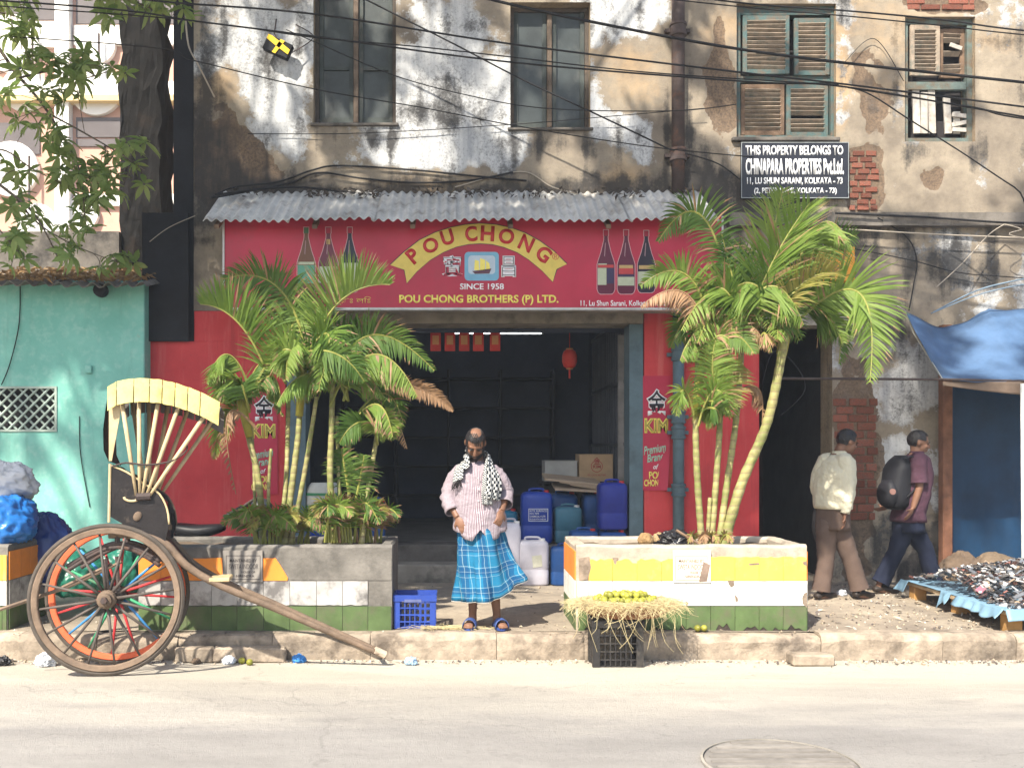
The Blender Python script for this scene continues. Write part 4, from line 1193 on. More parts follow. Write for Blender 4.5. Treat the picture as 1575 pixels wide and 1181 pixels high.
# folded collapsible gate along the right wall
gate = empty('collapsible_gate', (B - .12, 12, SF), 'dark folded collapsible steel gate along the right wall of the shop', 'gate')
MG = mk('gate_steel', (0.07, 0.075, 0.09), .55, .2, 5, metal=.4)
gx = B - .14
for k in range(15):
    yy = 11.2 + k * .18
    q = MB(); q.box((gx - .012, yy - .008, SF), (gx + .012, yy + .008, 3.15)); q.build('gate_bar', MG, gate)
for zz in (.9, 1.62, 2.35, 3.1):
    q = MB(); q.box((gx - .022, 11.15, zz - .02), (gx - .013, 13.8, zz + .02)); q.build('gate_rail', MG, gate)
b = MB(); b.box((PX(950, 11.2), 11.15, SF), (PX(962, 11.2), 11.2, PZ(516, 11.2)))
thing(b.build('leaning_board', mk('grey_board', (0.22, 0.21, 0.20), .8, .3, 5)), 'grey upright board just inside the right door jamb', 'board')
# back shelves with bottles
sh = empty('shelf_unit', (0.2, 14.8, SF), 'dim shelf unit against the back wall of the shop', 'shelf')
MSH = mk('shelf_wood', (0.014, 0.013, 0.017), .7, .2, 4)
for k in range(5):
    q = MB(); q.box((A + .5, 14.7, SF + .35 + k * .45), (B - .6, 15.15, SF + .38 + k * .45)); q.build('shelf_board', MSH, sh)
for k in range(5):
    X = lerp(A + .5, B - .6, k / 4); q = MB(); q.box((X - .02, 14.72, SF), (X + .02, 15.17, SF + 2.3)); q.build('upright', MSH, sh)
ctr = empty('counter', (PX(890, 11.9), 11.9, SF), 'dark counter inside the shop under the cartons', 'counter')
b = MB(); b.box((PX(836, 11.75), 11.75, SF), (PX(944, 11.75), 12.3, 1.13)); b.build('cabinet', MSH, ctr)
b = MB(); b.bbox_bev((PX(832, 11.75), 11.7, 1.131), (PX(948, 11.75), 12.34, 1.17), .006); b.build('counter_top', MSH, ctr)

# jerrycans
def jerrycan(x0, y0, x1, y1, Yf, colr, label, base=None, dep=None, cap=None, name='jerrycan', group='jerrycans at the shop door'):
    a = P(x0, y1, Yf); c = P(x1, y0, Yf); w = c.x - a.x; z0 = a.z if base is None else base; h = c.z - z0; d = dep or w * .8
    t = empty(name, ((a.x + c.x) / 2, Yf + d / 2, z0), label, 'jerrycan', group)
    cx, cy = (a.x + c.x) / 2, Yf + d / 2
    def ring(z, sx, sy, n=24):
        out = []
        for k in range(n):
            th = 2 * pi * k / n; cc, ss = cos(th), sin(th)
            e = .42
            out.append(V((cx + sx * w / 2 * math.copysign(abs(cc) ** e, cc), cy + sy * d / 2 * math.copysign(abs(ss) ** e, ss), z)))
        return out
    prof = [(0, .86, .86), (.025, .96, .96), (.05, 1, 1), (.32, 1, 1), (.335, .975, .975), (.36, .975, .975), (.375, 1, 1), (.84, 1, 1), (.90, .97, .96), (.945, .86, .84), (.965, .70, .66), (.97, .45, .4), (.972, .05, .05)]
    b = MB(); b.loft([ring(z0 + v * h, sx, sy) for v, sx, sy in prof], cap0=True, cap1=True); b.uv = [None] * len(b.f)
    b.build('body', colr, t, smooth=True)
    q = MB(); zz = z0 + .955 * h
    q.tube(cat_rom([(cx - w * .22, cy - d * .05, zz), (cx - w * .19, cy - d * .05, zz + .045 * h + .01), (cx + w * .19, cy - d * .05, zz + .045 * h + .01), (cx + w * .22, cy - d * .05, zz)], 4), .013, 8); q.build('handle', colr, t, smooth=True)
    q = MB(); q.lathe([(.030, -.01), (.030, .022), (.026, .026)], (cx + w * .30, cy - d * .22, z0 + .955 * h), 12); q.build('cap', cap or mk('cap_red', (0.45, 0.03, 0.03), .4), t)
    return t, Yf
JB = mk('drum_blue', (0.012, 0.045, 0.30), .42, .15, 5, .1, 30, spec=.4); JT = mk('drum_teal', (0.045, 0.14, 0.20), .45, .2, 5, .1, 30, dirt=(0.10, 0.11, 0.11), damt=.2)
JW = mk('drum_white', (0.50, 0.48, 0.54), .5, .1, 5, .1, 30, dirt=(0.3, 0.28, 0.28), damt=.25); JM = mk('drum_mid_blue', (0.02, 0.075, 0.24), .45, .2, 5, .1, 30)
JWC = mk('cap_white', (0.6, 0.6, 0.6), .4)
t, Yj = jerrycan(802, 754, 851, 836, 10.99, JB, 'royal blue jerrycan with a white boxed label, standing on the shop floor', base=SF)
b = MB()
for (xa, ya, xb, yb) in ((813, 782, 843, 782.8), (813, 800.7, 843, 801.5), (813, 782.8, 813.8, 800.7), (842.2, 782.8, 843, 800.7)):
    b.box((PX(xa, Yj - .003), Yj - .006, PZ(yb, Yj)), (PX(xb, Yj - .003), Yj + .004, PZ(ya, Yj)))
b.build('label_border', M_WT, t)
for s_, bx in (('KITE SURFACE', (815, 784, 841, 787)), ('PVC PIPE', (815, 788.5, 829, 791)), ('CHEMICAL 4 LTR', (815, 792.5, 839, 795.5)), ('KOLKATA INDIA', (815, 797, 840, 799.5))):
    text(s_, bx, Yj - .001, M_WT, t, bold=.01)
jerrycan(854, 778, 897, 838, 11.0, JT, 'dull teal jerrycan with a dark handle beside the labelled blue one', base=SF, cap=JWC)
jerrycan(795, 829, 845, 900, 10.30, JW, 'whitish jerrycan with a paper label standing on the pavement', base=PAV, dep=.22, cap=JWC)
plate([(818, 855), (833, 853), (834, 871), (820, 873)], 10.298, mk('paper_label', (0.48, 0.47, 0.38), .7), bpy.data.objects['jerrycan.002'], 'label', .002)
jerrycan(770, 801, 802, 893, 10.29, JW, 'whitish jerrycan half hidden behind the man in the blue lungi', base=PAV, dep=.25, cap=JWC)
jerrycan(848, 839, 893, 898, 10.30, JM, 'blue jerrycan on the pavement behind the right planter', base=PAV, dep=.22)
jerrycan(878, 815, 922, 866, 10.58, JM, 'mid blue jerrycan lying low on the step behind the planter', base=.296, dep=.3)
jerrycan(923, 817, 966, 866, 10.58, JM, 'blue jerrycan on the step carrying the tall indigo one', base=.296, dep=.3)
jerrycan(922, 740, 967, 815, 10.585, mk('drum_indigo', (0.022, 0.035, 0.26), .45, .15, 5, .1, 30), 'tall indigo jerrycan with red cap against the door jamb', dep=.3)
jerrycan(898, 757, 925, 826, 11.3, JM, 'dark blue jerrycan under the flattened cartons', base=SF, dep=.35)
jerrycan(845, 757, 890, 830, 11.36, JM, 'dark blue jerrycan at the back, under the flattened cartons', base=SF, dep=.35)
jerrycan(760, 784, 797, 832, 11.2, mk('drum_sea', (0.02, 0.14, 0.24), .45, .15), 'small sea blue jerrycan beside the man in the shop doorway', base=SF)
jerrycan(568, 768, 592, 838, 11.0, JM, 'blue jerrycan just inside the left of the doorway', base=SF)
# cartons
MC = mk('cardboard', (0.36, 0.25, 0.15), .85, .15, 5, .2, 40)
def carton(x0, y0, x1, y1, Yf, d, mat, label, base):
    a = P(x0, y1, Yf); c = P(x1, y0, Yf)
    t = empty('carton', ((a.x + c.x) / 2, Yf + d / 2, base), label, 'carton')
    b = MB(); b.bbox_bev((a.x, Yf, base), (c.x, Yf + d, c.z), .004); b.build('box', mat, t)
    q = MB(); q.box((a.x - .004, Yf - .002, c.z + .001), (c.x + .004, Yf + d * .5 - .004, c.z + .006)); q.box((a.x - .004, Yf + d * .5 + .004, c.z + .001), (c.x + .004, Yf + d, c.z + .006)); q.build('flap', mat, t)
    return t
t = carton(891, 699, 943, 741, 11.76, .4, MC, 'brown carton printed with a red emblem on the counter', 1.171)
Yc = 11.759; MP = flat('red_print', (0.35, 0.06, 0.05))
b = MB()
for k in range(20):
    a0, a1 = 2 * pi * k / 20, 2 * pi * (k + 1) / 20
    for (r0, r1) in ((8.2, 9.2),):
        b.poly([P(918 + r * cos(a), 717 + r * sin(a), Yc - .001) for r, a in ((r1, a0), (r1, a1), (r0, a1), (r0, a0))])
b.build('emblem_ring', MP, t)
text('金', (913, 703, 923, 714), Yc, MP, t, bold=.01); text('KIM', (912, 715, 924, 720), Yc, MP, t, bold=.02); text('POU CHONG BROTHERS', (904, 729, 932, 732), Yc, MP, t)
carton(838, 709, 888, 741, 11.8, .4, mk('grey_carton', (0.30, 0.30, 0.29), .8, .15), 'greyish carton on the counter left of the brown one', 1.171)
MFC = mk('flat_card', (0.40, 0.31, 0.23), .85, .2, 5, .2)
for k, (xc, yc, L, a, c) in enumerate(((878, 737, .33, .10, 0), (892, 741, .26, .13, .02), (905, 745, .24, .14, .03), (890, 750, .30, .05, -.03))):
    Mx = Matrix.Translation(P(xc, yc, 11.45 + c)) @ Matrix.Rotation(a, 4, 'Y') @ Matrix.Rotation(.12, 4, 'X')
    b = MB(); b.box((-L, -.22, -.011), (L, .22, .011), Mx)
    thing(b.build('flattened_carton', MFC), ('topmost', 'second', 'third', 'lowest')[k] + ' of the flattened cartons stacked over the blue jerrycans', 'cardboard', 'flattened cartons')
# barrel and sack at the left of the doorway
bar = empty('barrel', P(495, 865, 10.75), 'blue plastic barrel behind the left planter at the door', 'barrel'); bar.location.z = .296; WT[bar] = V(bar.location)
b = MB(); c = V((PX(495, 10.75), 10.76, .296)); hh = PZ(792, 10.75) - .296
b.lathe([(.17, 0), (.185, .02), (.19, hh * .3), (.2, hh * .32), (.19, hh * .36), (.19, hh * .7), (.2, hh * .72), (.19, hh * .76), (.18, hh * .97), (.17, hh)], c, 22); b.build('body', JB, bar, smooth=True)
b = MB(); b.lathe([(.175, hh + .001), (.18, hh + .02), (.17, hh + .03)], c, 22); b.build('lid', JB, bar)
sk = empty('sack', c + V((0, 0, hh + .03)), 'white and green printed sack lying on the blue barrel', 'sack')
b = MB(); rg = []
for j in range(7):
    z = c.z + hh + .032 + j * .055; s = (.8, .98, 1.02, 1.0, .98, .9, .7)[j]
    rg.append([V((c.x + .02 + .20 * s * cos(2 * pi * k / 20) * (1 + .06 * nz(k, j)), c.y + .15 * s * sin(2 * pi * k / 20), z)) for k in range(20)])
b.loft(rg, cap0=True, cap1=True); b.uv = [None] * len(b.f); b.build('bag', mk('white_sack', (0.52, 0.52, 0.48), .7, .1, 8, .3), sk, smooth=True)
for zz, hh2 in ((.06, .018), (.19, .03)):
    q = MB(); q.loft([[V((c.x + .02 + .208 * cos(2 * pi * k / 20), c.y + .158 * sin(2 * pi * k / 20), c.z + hh + .032 + zz + e)) for k in range(20)] for e in (0, hh2)]); q.uv = [None] * len(q.f)
    q.build('green_band', flat('sack_green', (0.05, 0.22, 0.10)), sk)
# ================================================================== PLANTERS
M_CEM = mk('planter_cement', (0.36, 0.31, 0.25), .92, .25, 6, .5, 45, dirt=(0.14, 0.12, 0.10), dscale=5, damt=.35, world=True)
M_CEMG = mk('planter_grey_cement', (0.155, 0.143, 0.128), .92, .3, 6, .6, 40, dirt=(0.07, 0.065, 0.06), dscale=4, damt=.45, world=True)  # grey cement, its tone lowered to carry shade on the left planter
M_SOIL = mk('dry_soil', (0.13, 0.095, 0.065), .95, .4, 12, .8, 40, world=True)
T_YEL = mk('tile_saffron_sunlit', (0.78, 0.47, 0.09), .5, .1, 5, .15, 20, dirt=(0.45, 0.34, 0.22), dscale=6, damt=.26, orand=.05)  # saffron tile, colour yellowed as if bleached by full sun
T_ORA = mk('tile_saffron_shaded', (0.72, 0.24, 0.04), .5, .1, 5, .1, 20, dirt=(0.4, 0.2, 0.1), dscale=7, damt=.15, orand=.06)  # same saffron tile, deeper tone for faces out of the full sun
T_WHT = mk('tile_white', (0.72, 0.70, 0.655), .55, .08, 5, .15, 20, dirt=(0.34, 0.30, 0.25), dscale=5, damt=.32, orand=.05)
T_WHD = mk('tile_white_shaded_stained', (0.40, 0.385, 0.37), .7, .2, 5, .3, 20, dirt=(0.10, 0.092, 0.09), dscale=4, damt=.62, orand=.1)  # stained white tile, darkened further to paint in the left planter's shade
T_GRN = mk('tile_green', (0.082, 0.125, 0.047), .65, .25, 5, .2, 20, dirt=(0.12, 0.105, 0.075), dscale=4, damt=.5, orand=.08)
YPL = 7.8
def planter(x0, x1, label, cem, depth=.80, ztop=838):
    X0, X1 = PX(x0, YPL), PX(x1, YPL); zt = PZ(ztop, YPL); w = .10
    t = empty('planter', ((X0 + X1) / 2, YPL + depth / 2, PAV), label, 'planter', 'tiled pavement planters')
    b = MB(); n = 26
    def prof(X, k):
        j = .010 * nz(X * 4, k) + .007 * nz(X * 13, k, 3)
        return j
    # front, back and side walls as one rim ring with an uneven top
    def wall(Xa, Xb, Ya, Yb, nn, along):
        rg = []
        for i in range(nn + 1):
            u = i / nn
            if along == 'x':
                X = lerp(Xa, Xb, u); j = prof(X, Ya)
                rg.append([V((X, Ya, PAV - .05)), V((X, Ya + .5 * j, PAV + .3)), V((X, Ya + j * .3, zt - .02 + j)), V((X, Ya + .018, zt + j)), V((X, Yb - .018, zt + j * .7)), V((X, Yb, zt - .02 + j)), V((X, Yb, PAV - .05))])
            else:
                Yy = lerp(Ya, Yb, u); j = prof(Yy, Xa)
                rg.append([V((Xa, Yy, PAV - .05)), V((Xa + .5 * j, Yy, PAV + .3)), V((Xa, Yy, zt - .02 + j)), V((Xa + .018, Yy, zt + j)), V((Xb - .018, Yy, zt + j * .7)), V((Xb, Yy, zt - .02 + j)), V((Xb, Yy, PAV - .05))])
        m = MB(); m.loft(rg, cap0=True, cap1=True); m.uv = [None] * len(m.f); m.build('planter_wall', cem, t, fix=True)
    wall(X0, X1, YPL, YPL + w, 30, 'x'); wall(X0, X1, YPL + depth - w, YPL + depth, 30, 'x')
    wall(X0, X0 + w, YPL + w + .001, YPL + depth - w - .001, 10, 'y'); wall(X1 - w, X1, YPL + w + .001, YPL + depth - w - .001, 10, 'y')
    b = MB(); nx, ny = 24, 10
    for j in range(ny + 1):
        for i in range(nx + 1):
            X = lerp(X0 + w, X1 - w, i / nx); Yy = lerp(YPL + w, YPL + depth - w, j / ny)
            b.vert((X, Yy, zt - .05 + .03 * fbm(X * 4, Yy * 4, 2, 3)))
    for j in range(ny):
        for i in range(nx): a = j * (nx + 1) + i; b.face((a, a + 1, a + nx + 2, a + nx + 1))
    b.build('soil', M_SOIL, t, smooth=True)
    return t
def tile(t, poly, mat, face='front', X=None, thick=.010, name='tile', Yf=None):
    """poly in photo pixels for front tiles, or (Y, z) for side tiles at X"""
    b = MB()
    if face == 'front':
        pts = [P(x, y, YPL if Yf is None else Yf) for x, y in poly]
        b.extr([p + V((0, .002, 0)) for p in pts], (0, -thick - .002, 0))
    else:
        s = -1 if face == 'left' else 1
        b.extr([V((X - s * .002, y, z)) for y, z in poly], (s * (thick + .002), 0, 0))
    return b.build(name, mat, t, fix=True)
def trow(t, xs, y0, y1, mat, rough_bottom=0.0, rough_top=0.0, skip=()):
    for k, (a, c) in enumerate(zip(xs, xs[1:])):
        if k in skip: continue
        g = .35; top = []; bot = []
        n = 6
        for i in range(n + 1):
            x = lerp(a + g, c - g, i / n)
            top.append((x, y0 + .4 + (rough_top * abs(nz(x * .21, y0)) * 2 if rough_top else 0)))
            bot.append((x, y1 - .4 - (rough_bottom * max(0, nz(x * .09, y1, 3) + .25 + .3 * nz(x * .5, 2)) if rough_bottom else 0)))
        tile(t, bot + top[::-1], mat)
pr = planter(886, 1241, 'right tiled planter in saffron, white and green with a tall palm', M_CEM)
xs = [905, 942, 979.5, 1017, 1034.5]
trow(pr, xs, 858, 892.5, T_YEL, 0, 7); trow(pr, [1092.5, 1130, 1167, 1204, 1240], 855, 892.5, T_YEL, 0, 3)
trow(pr, [888, 905, 942, 979.5, 1017, 1055, 1092.5, 1130, 1167, 1204, 1240.5], 893, 931, T_WHT)
trow(pr, [889, 905, 942, 979.5, 1017, 1055, 1092.5, 1130, 1167, 1204, 1240.5], 931.5, 972, T_GRN, 20)
zA = PZ(838, YPL)
M_VOID = mk('dark_void_base', (0.045, 0.036, 0.03), .95, .4, 9, .6, 40)  # dark plate colour painting the shadowed hollow behind the jagged tile bottoms
tile(pr, [(890, 948), (1239, 948), (1239, 973), (890, 973)], M_VOID, thick=.004, name='void_strip')
M_CHIP = mk('chipped_cement', (0.22, 0.17, 0.13), .95, .4, 12, .7, 50)
for ch_ in ([(1119, 893), (1128, 892.5), (1129, 900), (1124, 903), (1120, 898)], [(1130, 914), (1134, 918), (1135, 924), (1131, 925)], [(1236, 912), (1240.5, 910), (1240.5, 934), (1234, 928), (1233, 919)], [(1054, 924), (1059, 926), (1057, 930), (1054, 929)],
            [(1151, 866), (1166, 865), (1168, 868), (1152, 869)], [(942, 858), (950, 857), (947, 868), (944, 866)], [(1234, 864), (1240, 862), (1240.5, 870), (1235, 868)], [(890, 858), (906, 856), (909, 872), (904, 890), (891, 893)]):
    tile(pr, ch_, M_CHIP, thick=.0115, name='chipped_spot')
for (za, zb, m) in ((PZ(892, YPL), PZ(848, YPL), T_ORA), (PZ(930.5, YPL), PZ(893, YPL), T_WHT), (PZ(968, YPL), PZ(931.5, YPL), T_GRN)):
    for k in range(4):
        ya, yb = YPL + .012 + k * .195, YPL + .012 + (k + 1) * .195 - .004
        tile(pr, [(ya, za), (yb, za), (yb, zb), (ya, zb)], m, 'left', PX(886, YPL))
        tile(pr, [(ya, za), (yb, za), (yb, zb), (ya, zb)], m, 'right', PX(1241, YPL))
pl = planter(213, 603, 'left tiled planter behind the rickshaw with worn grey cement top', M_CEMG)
trow(pl, [213.5, 248, 288, 343], 857, 892.5, T_ORA, 0, 3)
tile(pl, [(405, 858), (424, 858), (431, 868), (443, 888), (442, 892.5), (405, 892.5)], T_ORA)
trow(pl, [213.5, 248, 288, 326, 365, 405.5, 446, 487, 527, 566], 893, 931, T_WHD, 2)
trow(pl, [213.5, 248, 288, 326, 365, 405.5, 446, 487, 527, 566, 602], 931.5, 974, T_GRN, 3)
# cement cap strips where tiles are gone
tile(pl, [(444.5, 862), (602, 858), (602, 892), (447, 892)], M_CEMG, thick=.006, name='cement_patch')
def plaque(t, x0, y0, x1, y1, bg, fg, rot_break):
    pts = [(x0, y0), (x1, y0), (x1, y1), (x0, y1)]
    tile(t, pts, bg, thick=.022, name='plaque')
    Yq = YPL - .0225
    for (a, b_, c, d) in ((x0 + 4, y0 + 8, x1 - 4, y0 + 8.8), (x0 + 4, y1 - 4, x1 - 4, y1 - 3.2), (x0 + 4, y0 + 9, x0 + 4.8, y1 - 4), (x1 - 4.8, y0 + 9, x1 - 4, y1 - 4)):
        plate([(a, b_), (c, b_), (c, d), (a, d)], Yq, fg, t, 'plaque_border', .001)
    w, h = x1 - x0, y1 - y0
    for s_, (a, b_, c, d), bo in (('MAINTAINED BY', (.16, .28, .84, .38), .01), ('SWETA INDOOR', (.14, .44, .88, .60), .0), ('HOUSE OF', (.46, .66, .80, .73), .01), ('NIRENDRA', (.32, .78, .78, .86), .01)):
        text(s_, (x0 + a * w, y0 + b_ * h, x0 + c * w, y0 + d * h), Yq, fg, t, bold=bo, name='plaque_lettering')
plaque(pr, 1034.8, 846, 1092, 895, mk('plaque_pale', (0.66, 0.62, 0.54), .7, .1, 6), mk('engraved_brown', (0.22, 0.15, 0.10), .8), True)
tile(pr, [(1081, 863), (1091, 868), (1086, 893), (1074, 894)], mk('broken_plaque_core', (0.26, 0.19, 0.15), .95, .3, 9, .6), thick=.0245, name='chipped_area')
plaque(pl, 343.5, 846, 404.5, 894, mk('plaque_grey', (0.235, 0.215, 0.195), .85, .2, 6, .3), mk('engraved_dark', (0.07, 0.06, 0.06), .9), False)
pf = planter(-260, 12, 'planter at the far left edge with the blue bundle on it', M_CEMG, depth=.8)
trow(pf, [-258, -222, -184, -147, -110, -72, -34, 4, 11], 853, 892.5, T_YEL); trow(pf, [-258, -222, -184, -147, -110, -72, -34, 4, 11], 893, 931, T_WHT); trow(pf, [-258, -222, -184, -147, -110, -72, -34, 4, 11], 931.5, 972, T_GRN)
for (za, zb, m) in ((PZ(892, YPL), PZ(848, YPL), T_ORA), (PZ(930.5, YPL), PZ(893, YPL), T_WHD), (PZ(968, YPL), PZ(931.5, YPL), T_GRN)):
    for k in range(4):
        ya, yb = YPL + .012 + k * .195, YPL + .012 + (k + 1) * .195 - .004
        tile(pf, [(ya, za), (yb, za), (yb, zb), (ya, zb)], m, 'right', PX(12, YPL))

# ================================================================== PALMS
def m_palm(name, c0, c1, transl=.35):
    t = NT(name); co = t.coord('Object')
    n = t.noise(co, 2.6, 4, .6); n2 = t.noise(co, 23, 3, .6)
    c = t.ramp(n, [(.35, c0), (.65, c1)])
    c = t.mix(t.ramp(n2, [(.55, 0.0), (.8, .35)]), c, (c1[0] * 1.5, c1[1] * 1.15, c1[2]))
    t.color(c); t.set(.55, .3)
    tr = t.node('ShaderNodeBsdfTranslucent'); t.l(c, tr.inputs[0])
    mx = t.node('ShaderNodeMixShader'); mx.inputs[0].default_value = transl
    t.l(t.b.outputs[0], mx.inputs[1]); t.l(tr.outputs[0], mx.inputs[2]); t.l(mx.outputs[0], t.out.inputs[0])
    return t.m
M_PALM = m_palm('palm_leaf', (0.135, 0.235, 0.035), (0.25, 0.345, 0.075), .48)
M_PALMD = m_palm('palm_leaf_deep', (0.07, 0.15, 0.028), (0.135, 0.22, 0.046), .48)
M_PALMY = m_palm('palm_leaf_yellowing', (0.26, 0.25, 0.06), (0.36, 0.30, 0.10))
M_PDRY = m_palm('palm_leaf_dry', (0.22, 0.13, 0.07), (0.36, 0.22, 0.12), .2)
M_RACH = mk('palm_rachis', (0.24, 0.24, 0.06), .5, .2, 8, 0)
M_RDRY = mk('palm_rachis_dry', (0.24, 0.13, 0.07), .8, .2, 8, 0)
def m_stem():
    t = NT('palm_stem'); co = t.coord('Object')
    sep = t.node('ShaderNodeSeparateXYZ'); t.l(co, sep.inputs[0])
    w = t.node('ShaderNodeTexWave'); w.bands_direction = 'Z'; t.l(co, w.inputs[0]); w.inputs['Scale'].default_value = 4.6; w.inputs['Distortion'].default_value = 1.6; w.inputs['Detail'].default_value = 2
    n = t.noise(co, 6, 4, .6)
    c = t.ramp(n, [(.35, (0.155, 0.175, 0.05)), (.6, (0.32, 0.29, 0.12)), (.8, (0.38, 0.31, 0.20))])
    c = t.mix(t.ramp(w.outputs['Fac'], [(0.0, .75), (.14, 0.0)]), c, (0.20, 0.145, 0.085))
    c = t.mix(t.ramp(t.noise(co, 14, 4, .7), [(.52, 0.0), (.70, .65)]), c, (0.15, 0.11, 0.06))
    t.color(c); t.set(.6, .3); t.bump(w.outputs['Fac'], .3, .01)
    return t.m
M_STEM = m_stem()
def frond(par, pts, Y0, dys=(0, 0, 0), leaf=60, mode='fan', mat=None, dry=.05, n=44, rr=None, droop=.35, start=.18, name='frond', wid=1.0):
    rr = rr or R
    p0, p1, p2 = [P(x, y, Y0 + d) for (x, y), d in zip(pts, dys)]
    L = leaf / FPX * Y0
    def bz(t): return p0 * (1 - t) ** 2 + p1 * 2 * t * (1 - t) + p2 * t * t
    c1 = p1 * 2 - (p0 + p2) * .5     # pass through the middle point
    def bz(t): return p0 * (1 - t) ** 2 + c1 * 2 * t * (1 - t) + p2 * t * t
    n = int(n * 1.3); L *= 1.1
    N = 18; b = MB()
    b.m = 1 if mat is not M_PDRY else 2
    b.tube([bz(i / N) for i in range(N + 1)], [.011 * (1 - .8 * i / N) + .0015 for i in range(N + 1)], 5)
    b.uv = [None] * len(b.f)
    for k in range(n):
        t = start + (1 - start) * (k + .5 * rr.random()) / n
        o = bz(t); tg = (bz(min(1, t + .02)) - bz(max(0, t - .02))).normalized()
        pv = tg.cross(V((0, 1, 0)))
        if pv.length < .2: pv = V((1, 0, 0))
        pv.normalize()
        up = pv if pv.z >= 0 else -pv
        s = (t - start) / (1 - start)
        env = (sin(pi * min(1, (s * .86 + .13))) ** .55) * (1 - .45 * s)
        for sg_ in (1, -1):
            fwd = .28 + .55 * s + rr.uniform(-.12, .12)
            if mode == 'fan': d = tg * fwd + pv * sg_ * .9 + V((0, -.35 + rr.uniform(-.15, .15), 0))
            elif mode == 'up': d = tg * fwd + up * .9 + V((0, sg_ * .38 - .1, 0))
            elif mode == 'down': d = tg * fwd * .7 - up * .75 + V((0, sg_ * .35 - .1, 0))
            elif mode == 'side': d = tg * fwd + pv * (.85 if sg_ > 0 else .25) * sg_ + V((0, -.5, .1))
            d += V((rr.uniform(-.13, .13), rr.uniform(-.16, .16), rr.uniform(-.12, .12)))
            d.normalize()
            l = L * env * rr.uniform(.85, 1.08)
            if l < .02: continue
            w = .0078 * wid * (0.7 + .5 * env)
            isdry = rr.random() < dry
            tipdry = rr.random() < dry * 2 + .04
            wv = tg - d * tg.dot(d)
            if wv.length < .1: wv = V((0, 1, 0)).cross(d)
            wv.normalize()
            wv = (wv + V((rr.uniform(-.3, .3), rr.uniform(-.4, .4), 0))).normalized()
            q = o.copy(); dd = d.copy(); prev = None
            S = 4
            for i in range(S + 1):
                ww = w * (.55, 1.0, .9, .55, .04)[i]
                a, c = b.vert(q - wv * ww), b.vert(q + wv * ww)
                if prev:
                    b.m = 2 if (isdry or (tipdry and i == S)) else 0
                    b.face((prev[0], prev[1], c, a))
                prev = (a, c)
                dd = (dd + V((0, 0, -droop * (.25 + .5 * i / S)))).normalized()
                q = q + dd * (l / S)
    mm = mat or M_PALM
    return b.build(name, [mm, M_RDRY if mm is M_PDRY else M_RACH, M_PDRY], par)
def stem(par, pts, Y0, r0, r1, dy=0.0):
    q = cat_rom([P(x, y, Y0 + dy * i) for i, (x, y) in enumerate(pts)], 10); n = len(q)
    b = MB(); rs = []
    for i in range(n):
        ringy = 1 + .10 * max(0, cos(i * 2.1)) ** 8
        rs.append((.86 * lerp(r0, r1, i / (n - 1)) * (1.25 if i < 2 else 1)) * ringy)
    b.tube(q, rs, 9); b.uv = [None] * len(b.f)
    return b.build('stem', M_STEM, par, smooth=True)
def crownshaft(par, a, c, Y, r=.028):
    b = MB(); b.tube([P(*a, Y), P((a[0] + c[0]) / 2, (a[1] + c[1]) / 2, Y), P(*c, Y)], [r, r * 1.15, r * .5], 8); b.uv = [None] * len(b.f)
    b.build('crownshaft', mk('palm_sheath', (0.30, 0.27, 0.05), .5, .25, 6, 0), par, smooth=True)
rp = random.Random(21)
# --- left clump (two plants)
YA_ = 8.2
pa = empty('palm_plant', P(415, 833, YA_), 'leafier palm clump with many stems in the left planter beside the rickshaw', 'palm'); pa.location.z = .72; WT[pa] = V(pa.location)
for pts, r0, r1, dy in (([(405, 838), (398, 740), (382, 670), (366, 600)], .036, .024, .02), ([(416, 838), (413, 760), (417, 690)], .020, .014, -.04), ([(438, 838), (450, 740), (459, 665), (463, 590)], .034, .026, .05),
                        ([(447, 838), (466, 740), (478, 670), (487, 610)], .026, .020, .0), ([(430, 838), (440, 740), (443, 650), (444, 600)], .026, .020, .09), ([(396, 838), (392, 770), (390, 700), (386, 650)], .018, .013, .05)):
    stem(pa, pts, YA_, r0, r1, dy)
crownshaft(pa, (384, 672), (362, 585), YA_, .034); crownshaft(pa, (460, 640), (470, 530), YA_ + .1, .034)
Fr = lambda *a, **k: frond(pa, *a, rr=rp, **k)
Fr([(478, 545), (525, 462), (600, 438)], YA_, (0, -.1, -.15), leaf=88, mode='up', n=46, droop=.12)
Fr([(470, 540), (425, 440), (343, 430)], YA_, (0, .1, .1), leaf=62, mode='fan', mat=M_PALMD, n=46, droop=.35)
Fr([(452, 545), (440, 470), (405, 415)], YA_ + .1, (0, .1, .2), leaf=55, mode='fan', mat=M_PALMD)
Fr([(405, 560), (362, 492), (308, 468)], YA_, (0, -.1, -.1), leaf=82, mode='up', n=42, droop=.1)
Fr([(392, 590), (430, 530), (470, 470)], YA_, (0, .05, .1), leaf=70, mode='fan', mat=M_PALM)
Fr([(385, 600), (350, 545), (318, 590)], YA_, (0, -.1, -.2), leaf=62, mode='down', mat=M_PALM, droop=.3)
Fr([(470, 545), (505, 515), (492, 590)], YA_, (0, -.2, -.3), leaf=62, mode='fan', mat=M_PALM, droop=.35)
Fr([(462, 560), (448, 520), (440, 585)], YA_, (0, -.25, -.35), leaf=55, mode='down', mat=M_PALM, droop=.35)
Fr([(440, 590), (400, 560), (372, 640)], YA_ + .1, (0, .1, .1), leaf=50, mode='down', mat=M_PALMD)
Fr([(380, 630), (345, 640), (330, 705)], YA_, (0, .05, .1), leaf=45, mode='side', mat=M_PALM, dry=.25)
Fr([(395, 660), (350, 640), (363, 760)], YA_ - .05, (0, -.1, -.1), leaf=26, mode='down', mat=M_PDRY, n=22, droop=.5)
Fr([(463, 560), (485, 500), (470, 445)], YA_ + .15, (0, .1, .2), leaf=60, mode='fan', mat=M_PALMD)
